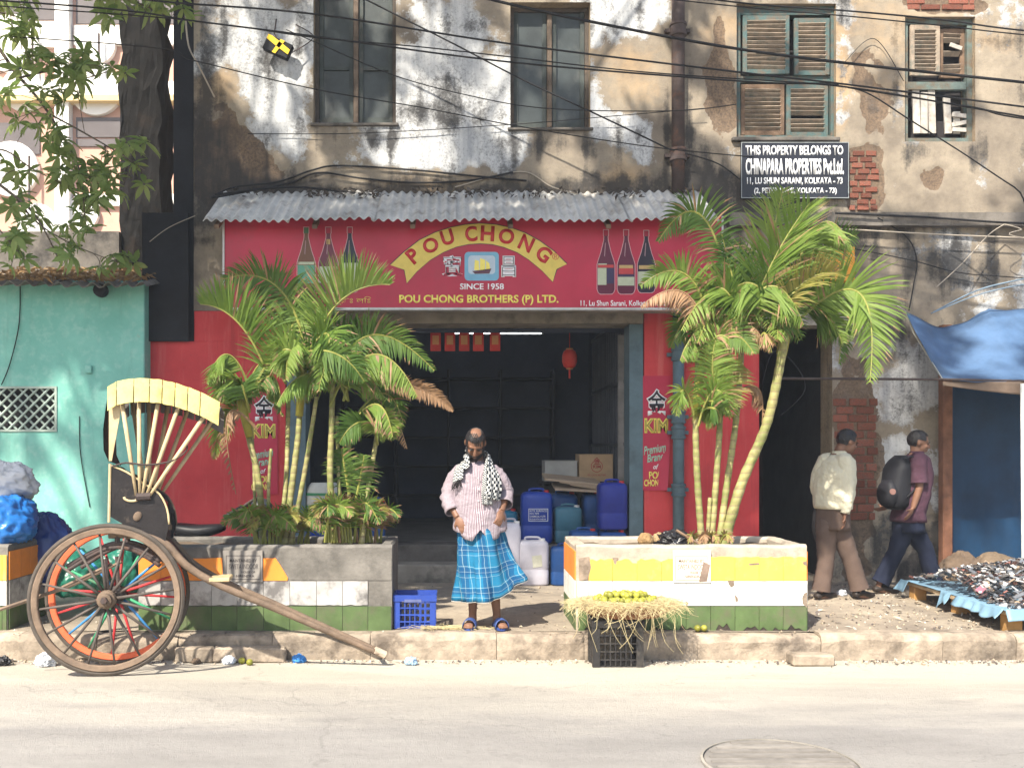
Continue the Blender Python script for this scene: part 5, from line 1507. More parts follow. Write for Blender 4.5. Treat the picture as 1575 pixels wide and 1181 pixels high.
Fr([(486, 600), (520, 560), (560, 575)], YA_ + .1, (0, .1, .1), leaf=48, mode='fan', mat=M_PALMD)
Fr([(470, 570), (520, 520), (588, 505)], YA_ + .15, (0, .1, .1), leaf=50, mode='side', mat=M_PALMD)
Fr([(380, 610), (420, 580), (432, 640)], YA_ + .05, (0, 0, 0), leaf=42, mode='down', mat=M_PALMD)
for k in range(16):
    x = 392 + 5.5 * k; a = rp.uniform(-1, 1)
    Fr([(x, 836), (x + 22 * a, 800 - 16 * rp.random()), (x + 58 * a, 800 + 26 * rp.random())], YA_ - .15 + .02 * k, (0, -.08, -.15), leaf=30, mode='fan', mat=(M_PALM, M_PALMD, M_PALM, M_PALMY)[k % 4], n=20, dry=.12)
pb2 = empty('palm_plant', P(530, 833, YA_), 'shorter palm clump at the right end of the left planter', 'palm'); pb2.location.z = .72; WT[pb2] = V(pb2.location)
for pts, r0, r1, dy in (([(516, 838), (508, 740), (510, 660), (512, 570)], .034, .026, .0), ([(526, 838), (521, 740), (518, 640)], .020, .016, .08), ([(556, 838), (565, 760), (575, 700), (582, 655)], .026, .022, .08), ([(538, 838), (537, 760), (537, 680), (541, 640)], .022, .016, .12)):
    stem(pb2, pts, YA_, r0, r1, dy)
Fr = lambda *a, **k: frond(pb2, *a, rr=rp, **k)
Fr([(514, 585), (575, 515), (668, 570)], YA_, (0, .1, .1), leaf=50, mode='fan', mat=M_PALMD, n=50)
Fr([(516, 600), (580, 545), (642, 610)], YA_, (0, -.15, -.25), leaf=62, mode='down', mat=M_PALM, n=44, droop=.3)
Fr([(520, 590), (560, 530), (620, 520)], YA_ + .1, (0, .1, .2), leaf=52, mode='side', mat=M_PALMD, dry=.15)
Fr([(560, 590), (640, 596), (697, 632)], YA_ + .1, (0, .05, .1), leaf=26, mode='fan', mat=M_PDRY, n=44, droop=.5)
Fr([(540, 655), (580, 622), (604, 672)], YA_ - .05, (0, -.15, -.25), leaf=52, mode='down', mat=M_PALM, dry=.3, n=34)
Fr([(545, 645), (590, 605), (620, 650)], YA_ + .1, (0, .1, .1), leaf=46, mode='fan', mat=M_PALMD, dry=.2)
Fr([(512, 600), (490, 560), (470, 620)], YA_ + .1, (0, .1, .1), leaf=44, mode='down', mat=M_PALMD)
Fr([(582, 665), (600, 630), (626, 690)], YA_ + .1, (0, 0, 0), leaf=34, mode='down', mat=M_PDRY, n=26)
Fr([(537, 760), (530, 720), (525, 690)], YA_ + .1, (0, 0, 0), leaf=40, mode='fan', mat=M_PALMD, n=24)
Fr([(545, 780), (555, 730), (560, 700)], YA_ + .1, (0, 0, 0), leaf=40, mode='fan', mat=M_PALMD, n=24)
for k in range(20):
    x = 500 + 4.5 * k; a = rp.uniform(-1, 1)
    Fr([(x, 834), (x + 14 * a, 790 - 16 * rp.random()), (x + 42 * a, 790 + 18 * rp.random())], YA_ - .18 + .02 * k, (0, -.08, -.15), leaf=34, mode='fan', mat=(M_PALM, M_PALMD, M_PALMY, M_PALM, M_PALMD, M_PDRY)[k % 6], n=20, dry=.14)
def extra(par, x, y, Y, n, seed, lo, hi, leaf):
    q = random.Random(seed)
    for k in range(n):
        a = q.uniform(-1, 1); L = q.uniform(lo, hi); rise = q.uniform(.35, .9)
        frond(par, [(x + q.uniform(-22, 22), y + q.uniform(-20, 30)), (x + a * L * .55, y - L * rise * .7), (x + a * L * 1.15, y - L * (rise - .75) * .7)], Y + q.uniform(-.1, .15), (0, q.uniform(-.25, .1), q.uniform(-.4, .25)), leaf=q.uniform(.8, 1.15) * leaf,
              mode=('fan', 'down', 'fan', 'side')[k % 4], mat=(M_PALM, M_PALM, M_PALMD, M_PALM, M_PALMD)[k % 5], n=36, rr=q, droop=q.uniform(.25, .5), dry=.03)
extra(pa, 465, 570, YA_, 6, 3, 60, 105, 58)
extra(pa, 372, 610, YA_, 5, 4, 40, 70, 46)
extra(pb2, 516, 600, YA_, 6, 5, 60, 100, 54)
extra(pb2, 570, 670, YA_, 4, 6, 35, 60, 42)
# --- right clump
YB_ = 8.15
pc = empty('palm_plant', P(1095, 838, YB_), 'tall palm with leaning stems in the right planter', 'palm'); pc.location.z = .72; WT[pc] = V(pc.location)
for pts, r0, r1, dy in (([(1080, 842), (1073, 745), (1070, 655), (1074, 560), (1080, 500)], .034, .026, .0), ([(1093, 842), (1101, 745), (1107, 650), (1106, 570), (1112, 490)], .032, .026, .03), ([(1105, 842), (1118, 745), (1131, 655), (1138, 580), (1142, 500)], .034, .026, .06),
                        ([(1112, 842), (1140, 745), (1178, 655), (1198, 570), (1208, 505)], .050, .040, -.02), ([(1088, 842), (1090, 800), (1092, 765)], .022, .02, 0)):
    stem(pc, pts, YB_, r0, r1, dy)
crownshaft(pc, (1070, 640), (1082, 520), YB_, .036); crownshaft(pc, (1202, 545), (1216, 470), YB_, .045)
Fr = lambda *a, **k: frond(pc, *a, rr=rp, **k)
Fr([(1130, 500), (1082, 335), (1012, 372)], YB_, (0, .1, .1), leaf=58, mode='fan', mat=M_PALMD, n=54, droop=.4)
Fr([(1150, 500), (1190, 400), (1246, 312)], YB_, (0, -.1, -.2), leaf=110, mode='side', mat=M_PALM, n=46, droop=.12)
Fr([(1165, 500), (1185, 380), (1205, 290)], YB_ + .1, (0, .1, .1), leaf=80, mode='fan', mat=M_PALM, n=46, droop=.15)
Fr([(1205, 500), (1255, 350), (1312, 385)], YB_, (0, -.1, -.2), leaf=70, mode='down', mat=M_PALM, n=44, droop=.3)
Fr([(1200, 500), (1250, 400), (1318, 362)], YB_ + .1, (0, .15, .25), leaf=66, mode='fan', mat=M_PALMD, n=40)
Fr([(1095, 530), (1058, 425), (985, 440)], YB_, (0, -.1, -.1), leaf=48, mode='fan', mat=M_PALM, n=46, droop=.35)
Fr([(1092, 545), (1055, 452), (985, 472)], YB_ - .1, (0, -.1, -.1), leaf=42, mode='down', mat=M_PDRY, n=36, droop=.4)
Fr([(1212, 510), (1318, 448), (1338, 588)], YB_, (0, -.15, -.3), leaf=82, mode='fan', mat=M_PALM, n=52, droop=.25, wid=1.2)
Fr([(1210, 510), (1280, 470), (1290, 560)], YB_ + .05, (0, .1, .1), leaf=60, mode='down', mat=M_PALMD, n=38)
Fr([(1130, 510), (1185, 440), (1236, 500)], YB_ - .1, (0, -.15, -.2), leaf=80, mode='down', mat=M_PALM, n=46, droop=.25)
Fr([(1140, 510), (1150, 430), (1100, 420)], YB_, (0, .1, .1), leaf=70, mode='fan', mat=M_PALMD, n=40)
Fr([(1180, 520), (1230, 440), (1290, 420)], YB_ - .1, (0, -.1, -.1), leaf=64, mode='side', mat=M_PALMY, n=36)
Fr([(1106, 640), (1096, 575), (1100, 525)], YB_ - .1, (0, -.05, -.1), leaf=52, mode='fan', mat=M_PALM, n=36, droop=.3)
Fr([(1106, 650), (1120, 590), (1140, 560)], YB_ - .05, (0, 0, 0), leaf=46, mode='fan', mat=M_PALMY, n=30, droop=.3)
Fr([(1072, 655), (1052, 600), (1040, 640)], YB_, (0, -.1, -.1), leaf=40, mode='fan', mat=M_PALM, n=24, droop=.4)
Fr([(1074, 655), (1100, 600), (1126, 640)], YB_ - .1, (0, -.1, -.1), leaf=46, mode='fan', mat=M_PALM, n=26, droop=.3)
Fr([(1140, 600), (1168, 600), (1172, 650)], YB_, (0, 0, 0), leaf=30, mode='down', mat=M_PDRY, n=20)
Fr([(1145, 500), (1130, 440), (1110, 360)], YB_ + .05, (0, 0, 0), leaf=60, mode='fan', mat=M_PALMD, n=40)
Fr([(1180, 505), (1215, 430), (1222, 350)], YB_ + .15, (0, .1, .2), leaf=70, mode='fan', mat=M_PALMD, n=40)
for k in range(12):
    x = 1066 + 9 * k; y = 500 + 50 * rp.random(); a = rp.uniform(-1, 1)
    Fr([(x, y + 20), (x + 25 * a, y - 12), (x + 55 * a, y + 18)], YB_ + rp.uniform(-.15, .15), (0, -.06, -.1), leaf=34, mode=('fan', 'down')[k % 2], mat=(M_PALMY, M_PDRY, M_PALM)[k % 3], n=18, dry=.4, droop=.5)
for k in range(5):
    x = 1070 + 9 * k; a = rp.uniform(-1, 1)
    Fr([(x, 840), (x + 12 * a, 822), (x + 26 * a, 836)], YB_ - .1, (0, -.05, -.1), leaf=16, mode='fan', mat=(M_PALMY, M_PDRY)[k % 2], n=10, dry=.4)

extra(pc, 1150, 500, YB_, 6, 8, 80, 125, 66)
extra(pc, 1205, 500, YB_, 5, 9, 80, 130, 72)
extra(pc, 1085, 540, YB_, 5, 10, 50, 80, 46)
extra(pc, 1100, 640, YB_ - .05, 4, 12, 30, 48, 40)
# ================================================================== RICKSHAW
M_RW1 = mk('rickshaw_dusty_wood', (0.17, 0.12, 0.085), .8, .3, 9, .4, 50, dirt=(0.08, 0.06, 0.05), damt=.4)
M_RIMO = mk('orange_wheel_paint', (0.62, 0.12, 0.05), .55, .15, 6, .2, dirt=(0.30, 0.10, 0.05), damt=.2)
M_RUBBER = mk('dusty_solid_tyre', (0.075, 0.062, 0.052), .9, .3, 6, .4, 50)
M_LACQ = mk('scuffed_black_lacquer', (0.014, 0.011, 0.011), .42, .4, 8, .3, 40, dirt=(0.16, 0.12, 0.09), dscale=11, damt=.08, spec=.3)
M_CREAM = mk('cream_wood', (0.52, 0.40, 0.23), .65, .2, 9, .3, 40, dirt=(0.20, 0.12, 0.07), damt=.2)
M_HOODY = mk('yellow_canvas', (0.64, 0.55, 0.19), .85, .2, 7, .4, 50, dirt=(0.26, 0.20, 0.10), dscale=8, damt=.34, orand=.08)
M_HOODG = mk('grey_canvas', (0.16, 0.145, 0.135), .85, .2, 5, .3, 60)
M_SP = [mk('spoke_' + n_, c, .6, .2, 8, .2, dirt=(0.16, 0.12, 0.10), damt=.35) for n_, c in (('red', (0.45, 0.035, 0.04)), ('blue', (0.05, 0.22, 0.50)), ('green', (0.04, 0.28, 0.14)), ('dark', (0.09, 0.075, 0.065)))]
AR = radians(10.5)
rk = empty('hand_pulled_rickshaw', (-2.60, 7.07, -.055), 'hand pulled rickshaw with big spoked wheels and a yellow folding hood', 'rickshaw', rot=(radians(-4.5), 0, AR))
RW_ = .535
def wheel(yc, near):
    w = bpy.data.objects.new('wheel', None); col.objects.link(w); w.parent = rk; w.location = (.085 if near else .065, yc, RW_); w.empty_display_size = .1
    def ring(name, prof, mat):
        b = MB(); b.lathe(prof + [prof[0]], (0, 0, 0), 56, 'y', caps=False)
        return b.build(name, mat, w, smooth=False, local=True, fix=True)
    ring('tyre', [(.507, -.016), (.518, -.020), (.532, -.013), (.537, 0), (.532, .013), (.518, .020), (.507, .016)], M_RUBBER)
    ring('rim', [(.462, -.018), (.468, -.023), (.500, -.026), (.505, -.020), (.505, .020), (.500, .026), (.468, .023), (.462, .018)], M_RW1 if near else M_RIMO)
    b = MB(); b.lathe([(.03, -.115), (.045, -.11), (.05, -.07), (.062, -.06), (.068, -.02), (.068, .02), (.062, .06), (.05, .09), (.04, .10)], (0, 0, 0), 18, 'y'); b.build('hub', M_LACQ if not near else M_RW1, w, smooth=False, local=True, fix=True)
    b = MB(); b.lathe([(.022, -.145), (.026, -.14), (.026, -.116)], (0, 0, 0), 6, 'y'); b.build('axle_nut', M_IRON, w, local=True, fix=True)
    for k in range(16):
        a = 2 * pi * (k + .32 + (0 if near else .45)) / 16; d = V((cos(a), 0, sin(a)))
        off = .012 if k % 2 else -.012
        b = MB(); b.tube([d * .06 + V((0, off, 0)), d * .2 + V((0, off, 0)), d * .468], [.0125, .011, .008], 7)
        b.build('spoke', (M_SP[3] if near else M_SP[(0, 1, 2, 0)[k % 4]]), w, smooth=True, local=True)
    return w
wheel(-.31, True); wheel(.31, False)
L_ = dict(local=True)
b = MB(); b.tube([(.085, -.30, RW_), (.065, .30, RW_)], .02, 8); b.build('axle', M_IRON, rk, **L_)
side = [(.084, 1.125), (.084, 1.49), (.20, 1.44), (.33, 1.35), (.43, 1.28), (.485, 1.17), (.50, 1.06), (.47, .93), (.30, .99)]
for s in (-1, 1):
    b = MB(); b.extr([V((x, s * .25 - .014, z)) for x, z in side], (0, .028, 0)); b.build('side_panel', M_LACQ, rk, fix=True, **L_)
    b = MB(); b.tube(cat_rom([V((x, s * .25 + s * .014, z)) for x, z in side[1:7]], 3), .008, 6); b.build('panel_edge', M_CREAM if s < 0 else M_RW1, rk, smooth=True, **L_)
    b = MB(); b.tube([V((.084, s * .268, 1.08)), V((.086, s * .268, 1.5))], .010, 6); b.build('corner_post', M_CREAM, rk, **L_)
b = MB(); b.box((.09, -.235, 1.02), (.47, .235, 1.06)); b.build('floor_board', M_RW1, rk, **L_)
b = MB(); b.bbox_bev((.10, -.233, 1.16), (.44, .233, 1.26), .03); b.build('seat', mk('red_rexine', (0.30, 0.03, 0.03), .5, .2, 5), rk, smooth=False, **L_)
b = MB(); b.bbox_bev((.075, -.233, 1.24), (.13, .233, 1.50), .02); b.build('backrest', mk('green_rexine', (0.03, 0.16, 0.09), .5, .2, 5), rk, **L_)
b = MB(); b.box((.44, -.235, .93), (.465, .235, 1.15)); b.build('seat_front', M_LACQ, rk, **L_)
# brass-like scroll and plate on the side
b = MB(); b.tube(cat_rom([V((.24 + .055 * cos(a), -.268, 1.26 + .03 * sin(a))) for a in [pi + i * pi / 6 for i in range(7)]], 3), .010, 6); b.build('side_scroll', M_CREAM, rk, smooth=True, **L_)
b = MB(); b.ell((.28, -.268, 1.12), (.03, .012, .038), 10, 6, Matrix.Rotation(.5, 3, 'Y')); b.build('side_badge', M_RW1, rk, smooth=True, **L_)
for s in (-1, 1):
    sp = [V((.08, s * .24, 1.0)), V((.30, s * .24, .985)), V((.47, s * .24, .92)), V((.62, s * .24, .76)), V((.85, s * .24, .615)), V((1.25, s * .21, .43)), V((1.70, s * .16, .215)), V((2.06, s * .12, .045))]
    q = cat_rom(sp, 4); b = MB(); b.tube(q, [lerp(.036, .020, i / (len(q) - 1)) for i in range(len(q))], 8); b.build('shaft', M_RW1, rk, smooth=True, **L_)
    for zz, am in ((.93, .045), (.90, .035)):
        b = MB(); b.tube(cat_rom([V((-.20, s * .25, zz - .16)), V((.0, s * .25, zz - am)), V((.14, s * .25, zz)), V((.28, s * .25, zz - am)), V((.44, s * .25, zz - .14))], 5), .012, 6, flat=1.5); b.build('leaf_spring', M_IRON, rk, smooth=True, **L_)
    b = MB(); b.tube([V((.08, s * .25, RW_)), V((.06, s * .25, .82))], .016, 6); b.tube([V((.14, s * .25, .93)), V((.14, s * .25, 1.0))], .02, 6); b.build('spring_post', M_IRON, rk, **L_)
    b = MB(); b.tube([V((.10, s * .22, .78)), V((-.28, s * .22, .60)), V((-.72, s * .22, .455))], .014, 6); b.build('tail_stay', M_RW1, rk, **L_)
b = MB(); b.tube([V((2.02, -.15, .07)), V((2.02, .15, .07))], .018, 8); b.build('cross_bar', M_RW1, rk, **L_)
b = MB(); b.tube([V((2.0, -.128, .085)), V((2.08, -.115, .045))], [.03, .03], 8); b.build('shaft_binding', mk('cloth_binding', (0.45, 0.36, 0.28), .9), rk, **L_)
b = MB(); b.bbox_bev((.78, -.27, .635), (.93, .27, .665), .006, Matrix.Rotation(radians(6), 4, 'Y') if False else None); b.build('foot_board', M_CREAM, rk, **L_)
b = MB(); b.loft([[V((x, y, z)) for y in (-.22, -.1, .1, .22)] for x, z in ((.46, .95), (.52, .88), (.60, .78), (.70, .70), (.80, .64))], closed=False); b.loft([[V((x, y, z - .012)) for y in (-.22, -.1, .1, .22)] for x, z in ((.46, .95), (.52, .88), (.60, .78), (.70, .70), (.80, .64))], closed=False); b.uv = [None] * len(b.f); b.build('apron', M_LACQ, rk, smooth=True, **L_)
b = MB(); b.tube(cat_rom([V((.10, -.27, 1.48)), V((.20, -.29, 1.505)), V((.35, -.30, 1.49)), V((.52, -.29, 1.52)), V((.62, -.27, 1.60)), V((.60, -.25, 1.66))], 6), .007, 6); b.build('arm_rail', M_IRON, rk, smooth=True, **L_)
# hood
top = [(.065, 2.06), (.13, 2.10), (.25, 2.125), (.36, 2.125), (.45, 2.115), (.54, 2.095), (.63, 2.065), (.72, 2.03), (.86, 1.955)]
HW = .30
b = MB(); n = 10
rows = [[V((x, lerp(-HW, HW, i / n), z - .02 - .05 * (abs(2 * i / n - 1) ** 3) + .012 * nz(x * 9, i))) for i in range(n + 1)] for x, z in top]
b.loft(rows, closed=False); b.loft([[p - V((0, 0, .006)) for p in r] for r in rows], closed=False); b.uv = [None] * len(b.f); b.build('hood_roof', M_HOODG, rk, smooth=True, **L_)
for s in (-1, 1):
    for k in range(len(top) - 1):
        (xa, za), (xb, zb) = top[k], top[k + 1]; g = .003
        h0 = .175
        rows = []
        for j in range(5):
            v = j / 4; row = []
            for i in range(6):
                u = i / 5; x = lerp(xa + g, xb - g, u); z = lerp(za, zb, u) - .008
                cx = .02 * (v) * ((xa + xb) / 2 - .42)
                bul = .007 * sin(pi * u) * (.4 + .6 * v) + .004 * nz(x * 30, v * 4)
                row.append(V((x + cx - .10 * v * (x - .40) * .35, s * (HW + .012 + bul + .02 * v), z - h0 * v - .006 * nz(k * 1.7, i * .4))))
            rows.append(row)
        b = MB(); b.loft(rows, closed=False); b.loft([[p - V((0, s * .006, 0)) for p in r] for r in rows], closed=False); b.uv = [None] * len(b.f)
        b.build('hood_panel', M_HOODY if s < 0 else M_HOODG, rk, smooth=True, **L_)
for s in (-1, 1):
    for (bx, bz_, tx, tz) in ((.27, 1.27, .15, 2.04), (.295, 1.26, .28, 2.06), (.31, 1.25, .435, 2.06), (.335, 1.25, .60, 2.03), (.365, 1.27, .80, 1.93)):
        b = MB(); b.tube([V((bx, s * .275, bz_)), V((lerp(bx, tx, .3), s * .278, lerp(bz_, tz, .3))), V((tx, s * .285, tz))], [.010, .015, .0165], 7); b.build('hood_bow', M_CREAM, rk, smooth=True, **L_)
    b = MB(); b.tube([V((.27, s * .272, 1.26)), V((.37, s * .272, 1.265))], .03, 8); b.build('hood_pivot', M_IRON, rk, **L_)
b = MB(); rows = [[V((x, lerp(-.27, .27, i / 8), z)) for i in range(9)] for x, z in ((.07, 2.03), (.05, 1.9), (.035, 1.75), (.04, 1.6), (.075, 1.52))]
b.loft(rows, closed=False); b.loft([[p + V((.006, 0, 0)) for p in r] for r in rows], closed=False); b.uv = [None] * len(b.f); b.build('hood_back', mk('black_canvas', (0.03, 0.028, 0.03), .7, .2, 5, .2), rk, smooth=True, **L_)
b = MB(); b.extr([V((.08, -.285, 1.52)), V((.10, -.285, 1.52)), V((.165, -.285, 1.93)), V((.075, -.285, 1.96))], (0, .012, 0)); b.build('hood_side_flap', M_CREAM, rk, fix=True, **L_)

# ================================================================== CRATES, LIMES
def crate(name, label, X0, X1, Y0, Y1, z0, z1, mat, nx, nzr, handle=True, group='plastic crates'):
    t = empty(name, ((X0 + X1) / 2, (Y0 + Y1) / 2, z0), label, 'crate', group); th = .012
    b = MB(); b.box((X0 + th, Y0 + th, z0), (X1 - th, Y1 - th, z0 + .012)); b.build('crate_floor', mat, t)
    for (x, y) in ((X0, Y0), (X1, Y0), (X0, Y1), (X1, Y1)):
        sx = 1 if x == X0 else -1; sy = 1 if y == Y0 else -1; w = (X1 - X0) * .14
        b = MB(); b.box((min(x, x + sx * w), min(y, y + sy * .014), z0), (max(x, x + sx * w), max(y, y + sy * .014), z1 - .03)); b.box((min(x, x + sx * .014), min(y + sy * .015, y + sy * w), z0), (max(x, x + sx * .014), max(y + sy * .015, y + sy * w), z1 - .03)); b.build('corner_post', mat, t)
    rim = MB(); e = .008
    rim.box((X0 - e, Y0 - e, z1 - .05), (X1 + e, Y0 + .006, z1)); rim.box((X0 - e, Y1 - .006, z1 - .05), (X1 + e, Y1 + e, z1)); rim.box((X0 - e, Y0 + .0065, z1 - .05), (X0 + .006, Y1 - .0065, z1)); rim.box((X1 - .006, Y0 + .0065, z1 - .05), (X1 + e, Y1 - .0065, z1)); rim.build('rim', mat, t)
    w = (X1 - X0) * .14
    for yy in (Y0 + .004, Y1 - .010):
        for k in range(1, nzr + 1):
            z = lerp(z0, z1 - .05, k / (nzr + 1)); b = MB(); b.box((X0 + w, yy, z - .005), (X1 - w, yy + .006, z + .005)); b.build('slat', mat, t)
        for k in range(1, nx + 1):
            x = lerp(X0 + w, X1 - w, k / (nx + 1)); b = MB(); b.box((x - .004, yy + .001, z0 + .012), (x + .004, yy + .008, z1 - .05)); b.build('slat', mat, t)
    for xx in (X0 + .004, X1 - .010):
        for k in range(1, nzr + 1):
            z = lerp(z0, z1 - .05, k / (nzr + 1)); b = MB(); b.box((xx, Y0 + w, z - .005), (xx + .006, Y1 - w, z + .005)); b.build('slat', mat, t)
        for k in range(1, nx):
            y = lerp(Y0 + w, Y1 - w, k / nx); b = MB(); b.box((xx + .001, y - .004, z0 + .012), (xx + .008, y + .004, z1 - .05)); b.build('slat', mat, t)
    return t
MBC = mk('blue_crate_plastic', (0.025, 0.06, 0.30), .5, .15, 6, .1); MKC = mk('black_crate_plastic', (0.03, 0.028, 0.028), .5, .3, 6, .1, dirt=(0.15, 0.13, 0.1), damt=.3)
t = crate('plastic_crate', 'blue plastic crate standing against the left planter', PX(606, 7.84), PX(670, 7.84), 7.84, 8.13, PAV + .006, PZ(915, 7.84), MBC, 5, 3)
b = MB(); b.box((PX(622, 7.83), 7.829, PZ(926, 7.83)), (PX(648, 7.83), 7.8315, PZ(921.5, 7.83))); b.build('label_plate', mk('crate_label', (0.10, 0.12, 0.25), .5), t)
t = crate('plastic_crate', 'black plastic crate in the gutter under the lime basket', PX(912, 7.27), PX(990, 7.27), 7.27, 7.55, -.086, .27, MKC, 6, 4)
# basket and straw
cx, cy, cz = PX(962, 7.42), 7.42, .272
bk = empty('lime_basket', (cx, cy, cz), 'shallow round basket lined with straw and heaped with limes', 'basket')
b = MB(); b.lathe([(.10, 0), (.24, .012), (.33, .07), (.355, .115), (.345, .12), (.30, .075), (.05, .04)], (cx, cy, cz), 28); 
b.v = [(cx + (v[0] - cx) * 1.08, cy + (v[1] - cy) * .72, v[2]) for v in b.v]
b.build('tray', mk('brown_wicker', (0.20, 0.09, 0.045), .85, .3, 12, .6, 60), bk, smooth=True)
M_STRAW = mk('pale_straw', (0.52, 0.43, 0.24), .7, .2, 6, 0, orand=0)
b = MB(); rs = random.Random(4)
for k in range(2200):
    a = rs.uniform(0, 2 * pi); r = rs.uniform(.5, 1.2)
    c = V((cx + .37 * r * cos(a), cy + .26 * r * sin(a), cz + .10 + .03 * rs.random() - .05 * max(0, r - 1)))
    d = V((rs.uniform(-1, 1), rs.uniform(-1, 1), rs.uniform(-.25, .15))).normalized(); l = rs.uniform(.04, .11)
    b.tube([c - d * l, c + V((0, 0, .012)), c + d * l - V((0, 0, .02 * max(0, r - .9) * 8))], .0011, 3, caps=False)
for k in range(60):
    a = rs.uniform(pi * 1.02, pi * 1.98); c = V((cx + .39 * cos(a), cy + .275 * sin(a), cz + .11))
    l = .05 + .30 * rs.random() ** 1.8; sw = rs.uniform(-.11, .11)
    b.tube(cat_rom([c, c + V((sw * .5 + .03 * cos(a), -.035, -l * .35)), c + V((sw, -.045 + rs.uniform(-.02, .02), -l * .75)), c + V((sw * 1.7, -.03, -l))], 3), .0013, 3, caps=False)
b.uv = [None] * len(b.f)
setp(b.build('straw', M_STRAW, bk), kind='stuff')
M_LIME = mk('lime_skin', (0.27, 0.265, 0.04), .45, .3, 9, .15, 60, spec=.35, orand=.34)
lm = MB(); lm.lathe([(.002, -.030), (.008, -.0275), (.019, -.020), (.026, -.008), (.0265, .006), (.020, .019), (.009, .0265), (.004, .029), (.001, .030)], (0, 0, 0), 12); lm = lm.mesh('lime', True); lm.materials.append(M_LIME)
spots = []
for layer in range(3):
    nr = (0, 1, 2, 3, 4)
    for i in range(-7, 8):
        for j in range(-4, 5):
            x = (i + .5 * (j % 2) + .5 * (layer % 2)) * .049; y = (j + .5 * (layer % 2)) * .044
            e = (x / (.30 - .07 * layer)) ** 2 + (y / (.19 - .05 * layer)) ** 2
            if e < 1: spots.append((x, y, .105 + layer * .036))
rs.shuffle(spots)
for (x, y, z) in spots:
    o = link('lime', lm, None, None, (cx + x + rs.uniform(-.004, .004), cy + y, cz + z + rs.uniform(-.003, .003)))
    o.rotation_euler = (rs.uniform(0, 6), rs.uniform(0, 6), 0); sc_ = rs.uniform(.8, 1.08); o.scale = (sc_, sc_, sc_ * rs.uniform(.95, 1.1))
    setp(o, 'yellow green lime in the heap on the straw basket', 'lime', 'limes heaped in the basket')
for k, (x, y, Y, lab) in enumerate(((372, 1012, 7.45, 'fallen orange-yellow lime lying at the kerb near the rickshaw shaft'), (384, 1018, 7.38, 'smaller fallen lime in the gutter below the rickshaw shaft'), (1073, 972, 7.75, 'fallen lime under the right planter, left of two'), (1083, 971, 7.75, 'fallen lime under the right planter, right of two'))):
    g = road_z(Y) if Y < 7.6 else PAV
    o = link('lime', lm, None, None, (PX(x, Y), Y, g + .027)); o.rotation_euler = (1.3, .3 * k, 0); setp(o, lab, 'lime', 'limes fallen on the ground')
# ================================================================== PEOPLE
M_SKIN = mk('brown_skin', (0.185, 0.092, 0.057), .5, .12, 12, .1, 90, spec=.35, orand=0)
M_HAIR = mk('black_hair', (0.012, 0.010, 0.011), .45, .3, 40, .5, 120, spec=.4, orand=0)
M_LIP = flat('lip_brown', (0.16, 0.06, 0.05)); M_EYE = flat('eye_dark', (0.02, 0.015, 0.015), .2); M_EYEW = flat('eye_white', (0.6, 0.56, 0.52), .3)
def hand(b, wr, d, palm_n, s=1.0, curl=.6, side=1):
    """palm plus five fingers; d = pointing direction, palm_n = direction the palm faces"""
    d = V(d).normalized(); n = V(palm_n); n = (n - d * n.dot(d)).normalized(); x = d.cross(n) * side
    M3 = Matrix((x, n, d)).transposed()
    c = V(wr) + d * .045 * s
    b.ell(c, (.040 * s, .017 * s, .052 * s), 12, 8, M3)
    for k, (o, l) in enumerate(((-.028, .062), (-.010, .074), (.009, .070), (.027, .056))):
        p0 = c + x * o * s + d * .032 * s
        pts = [p0]; dd = d.copy()
        for i in range(3):
            dd = (dd + n * curl * (.45, .7, .7)[i]).normalized(); pts.append(pts[-1] + dd * l * s * (.42, .33, .25)[i])
        b.tube(pts, [.0098 * s, .0092 * s, .0084 * s, .0070 * s], 8)
    p0 = c - x * .030 * s - d * .02 * s
    t1 = p0 + (-x * .8 + d * .7 + n * .3).normalized() * .034 * s; t2 = t1 + (-x * .2 + d * .8 + n * .6).normalized() * .032 * s
    b.tube([p0, t1, t2], [.0125 * s, .0108 * s, .0085 * s], 8)
def headm(b, c, Mh, s=1.0):
    """skull, jaw, brow, nose, cheeks and ears; local -y is the face"""
    T = lambda q: V(c) + Mh @ (V(q) * s)
    b.ell(T((0, .012, .022)), (.076 * s, .096 * s, .092 * s), 20, 14, Mh)
    b.ell(T((0, -.022, -.045)), (.058 * s, .066 * s, .070 * s), 16, 12, Mh)
    b.ell(T((0, -.052, -.088)), (.030 * s, .026 * s, .024 * s), 12, 8, Mh)
    b.ell(T((0, -.070, .022)), (.052 * s, .022 * s, .016 * s), 12, 8, Mh)
    b.tube([T((0, -.086, .010)), T((0, -.104, -.018)), T((0, -.110, -.030)), T((0, -.088, -.042))], [.010 * s, .013 * s, .016 * s, .010 * s], 8)
    for e in (-1, 1):
        b.ell(T((e * .036, -.068, -.028)), (.022 * s, .020 * s, .022 * s), 10, 8, Mh)
        b.ell(T((e * .078, .012, -.010)), (.010 * s, .019 * s, .032 * s), 10, 8, Mh)
    b.ell(T((0, -.090, -.064)), (.024 * s, .012 * s, .007 * s), 10, 6, Mh)
    b.ell(T((0, -.088, -.076)), (.021 * s, .012 * s, .007 * s), 10, 6, Mh)
def eyes(par, c, Mh, s=1.0):
    T = lambda q: V(c) + Mh @ (V(q) * s)
    for e in (-1, 1):
        b = MB(); b.ell(T((e * .031, -.081, -.004)), (.013 * s, .008 * s, .0055 * s), 10, 6, Mh); o = b.build('eye', M_EYE, par, smooth=True)
        b = MB(); b.tube([T((e * .014, -.093, .016)), T((e * .032, -.095, .021)), T((e * .052, -.084, .014))], .0045 * s, 6); b.build('eyebrow', M_HAIR, par, smooth=True)
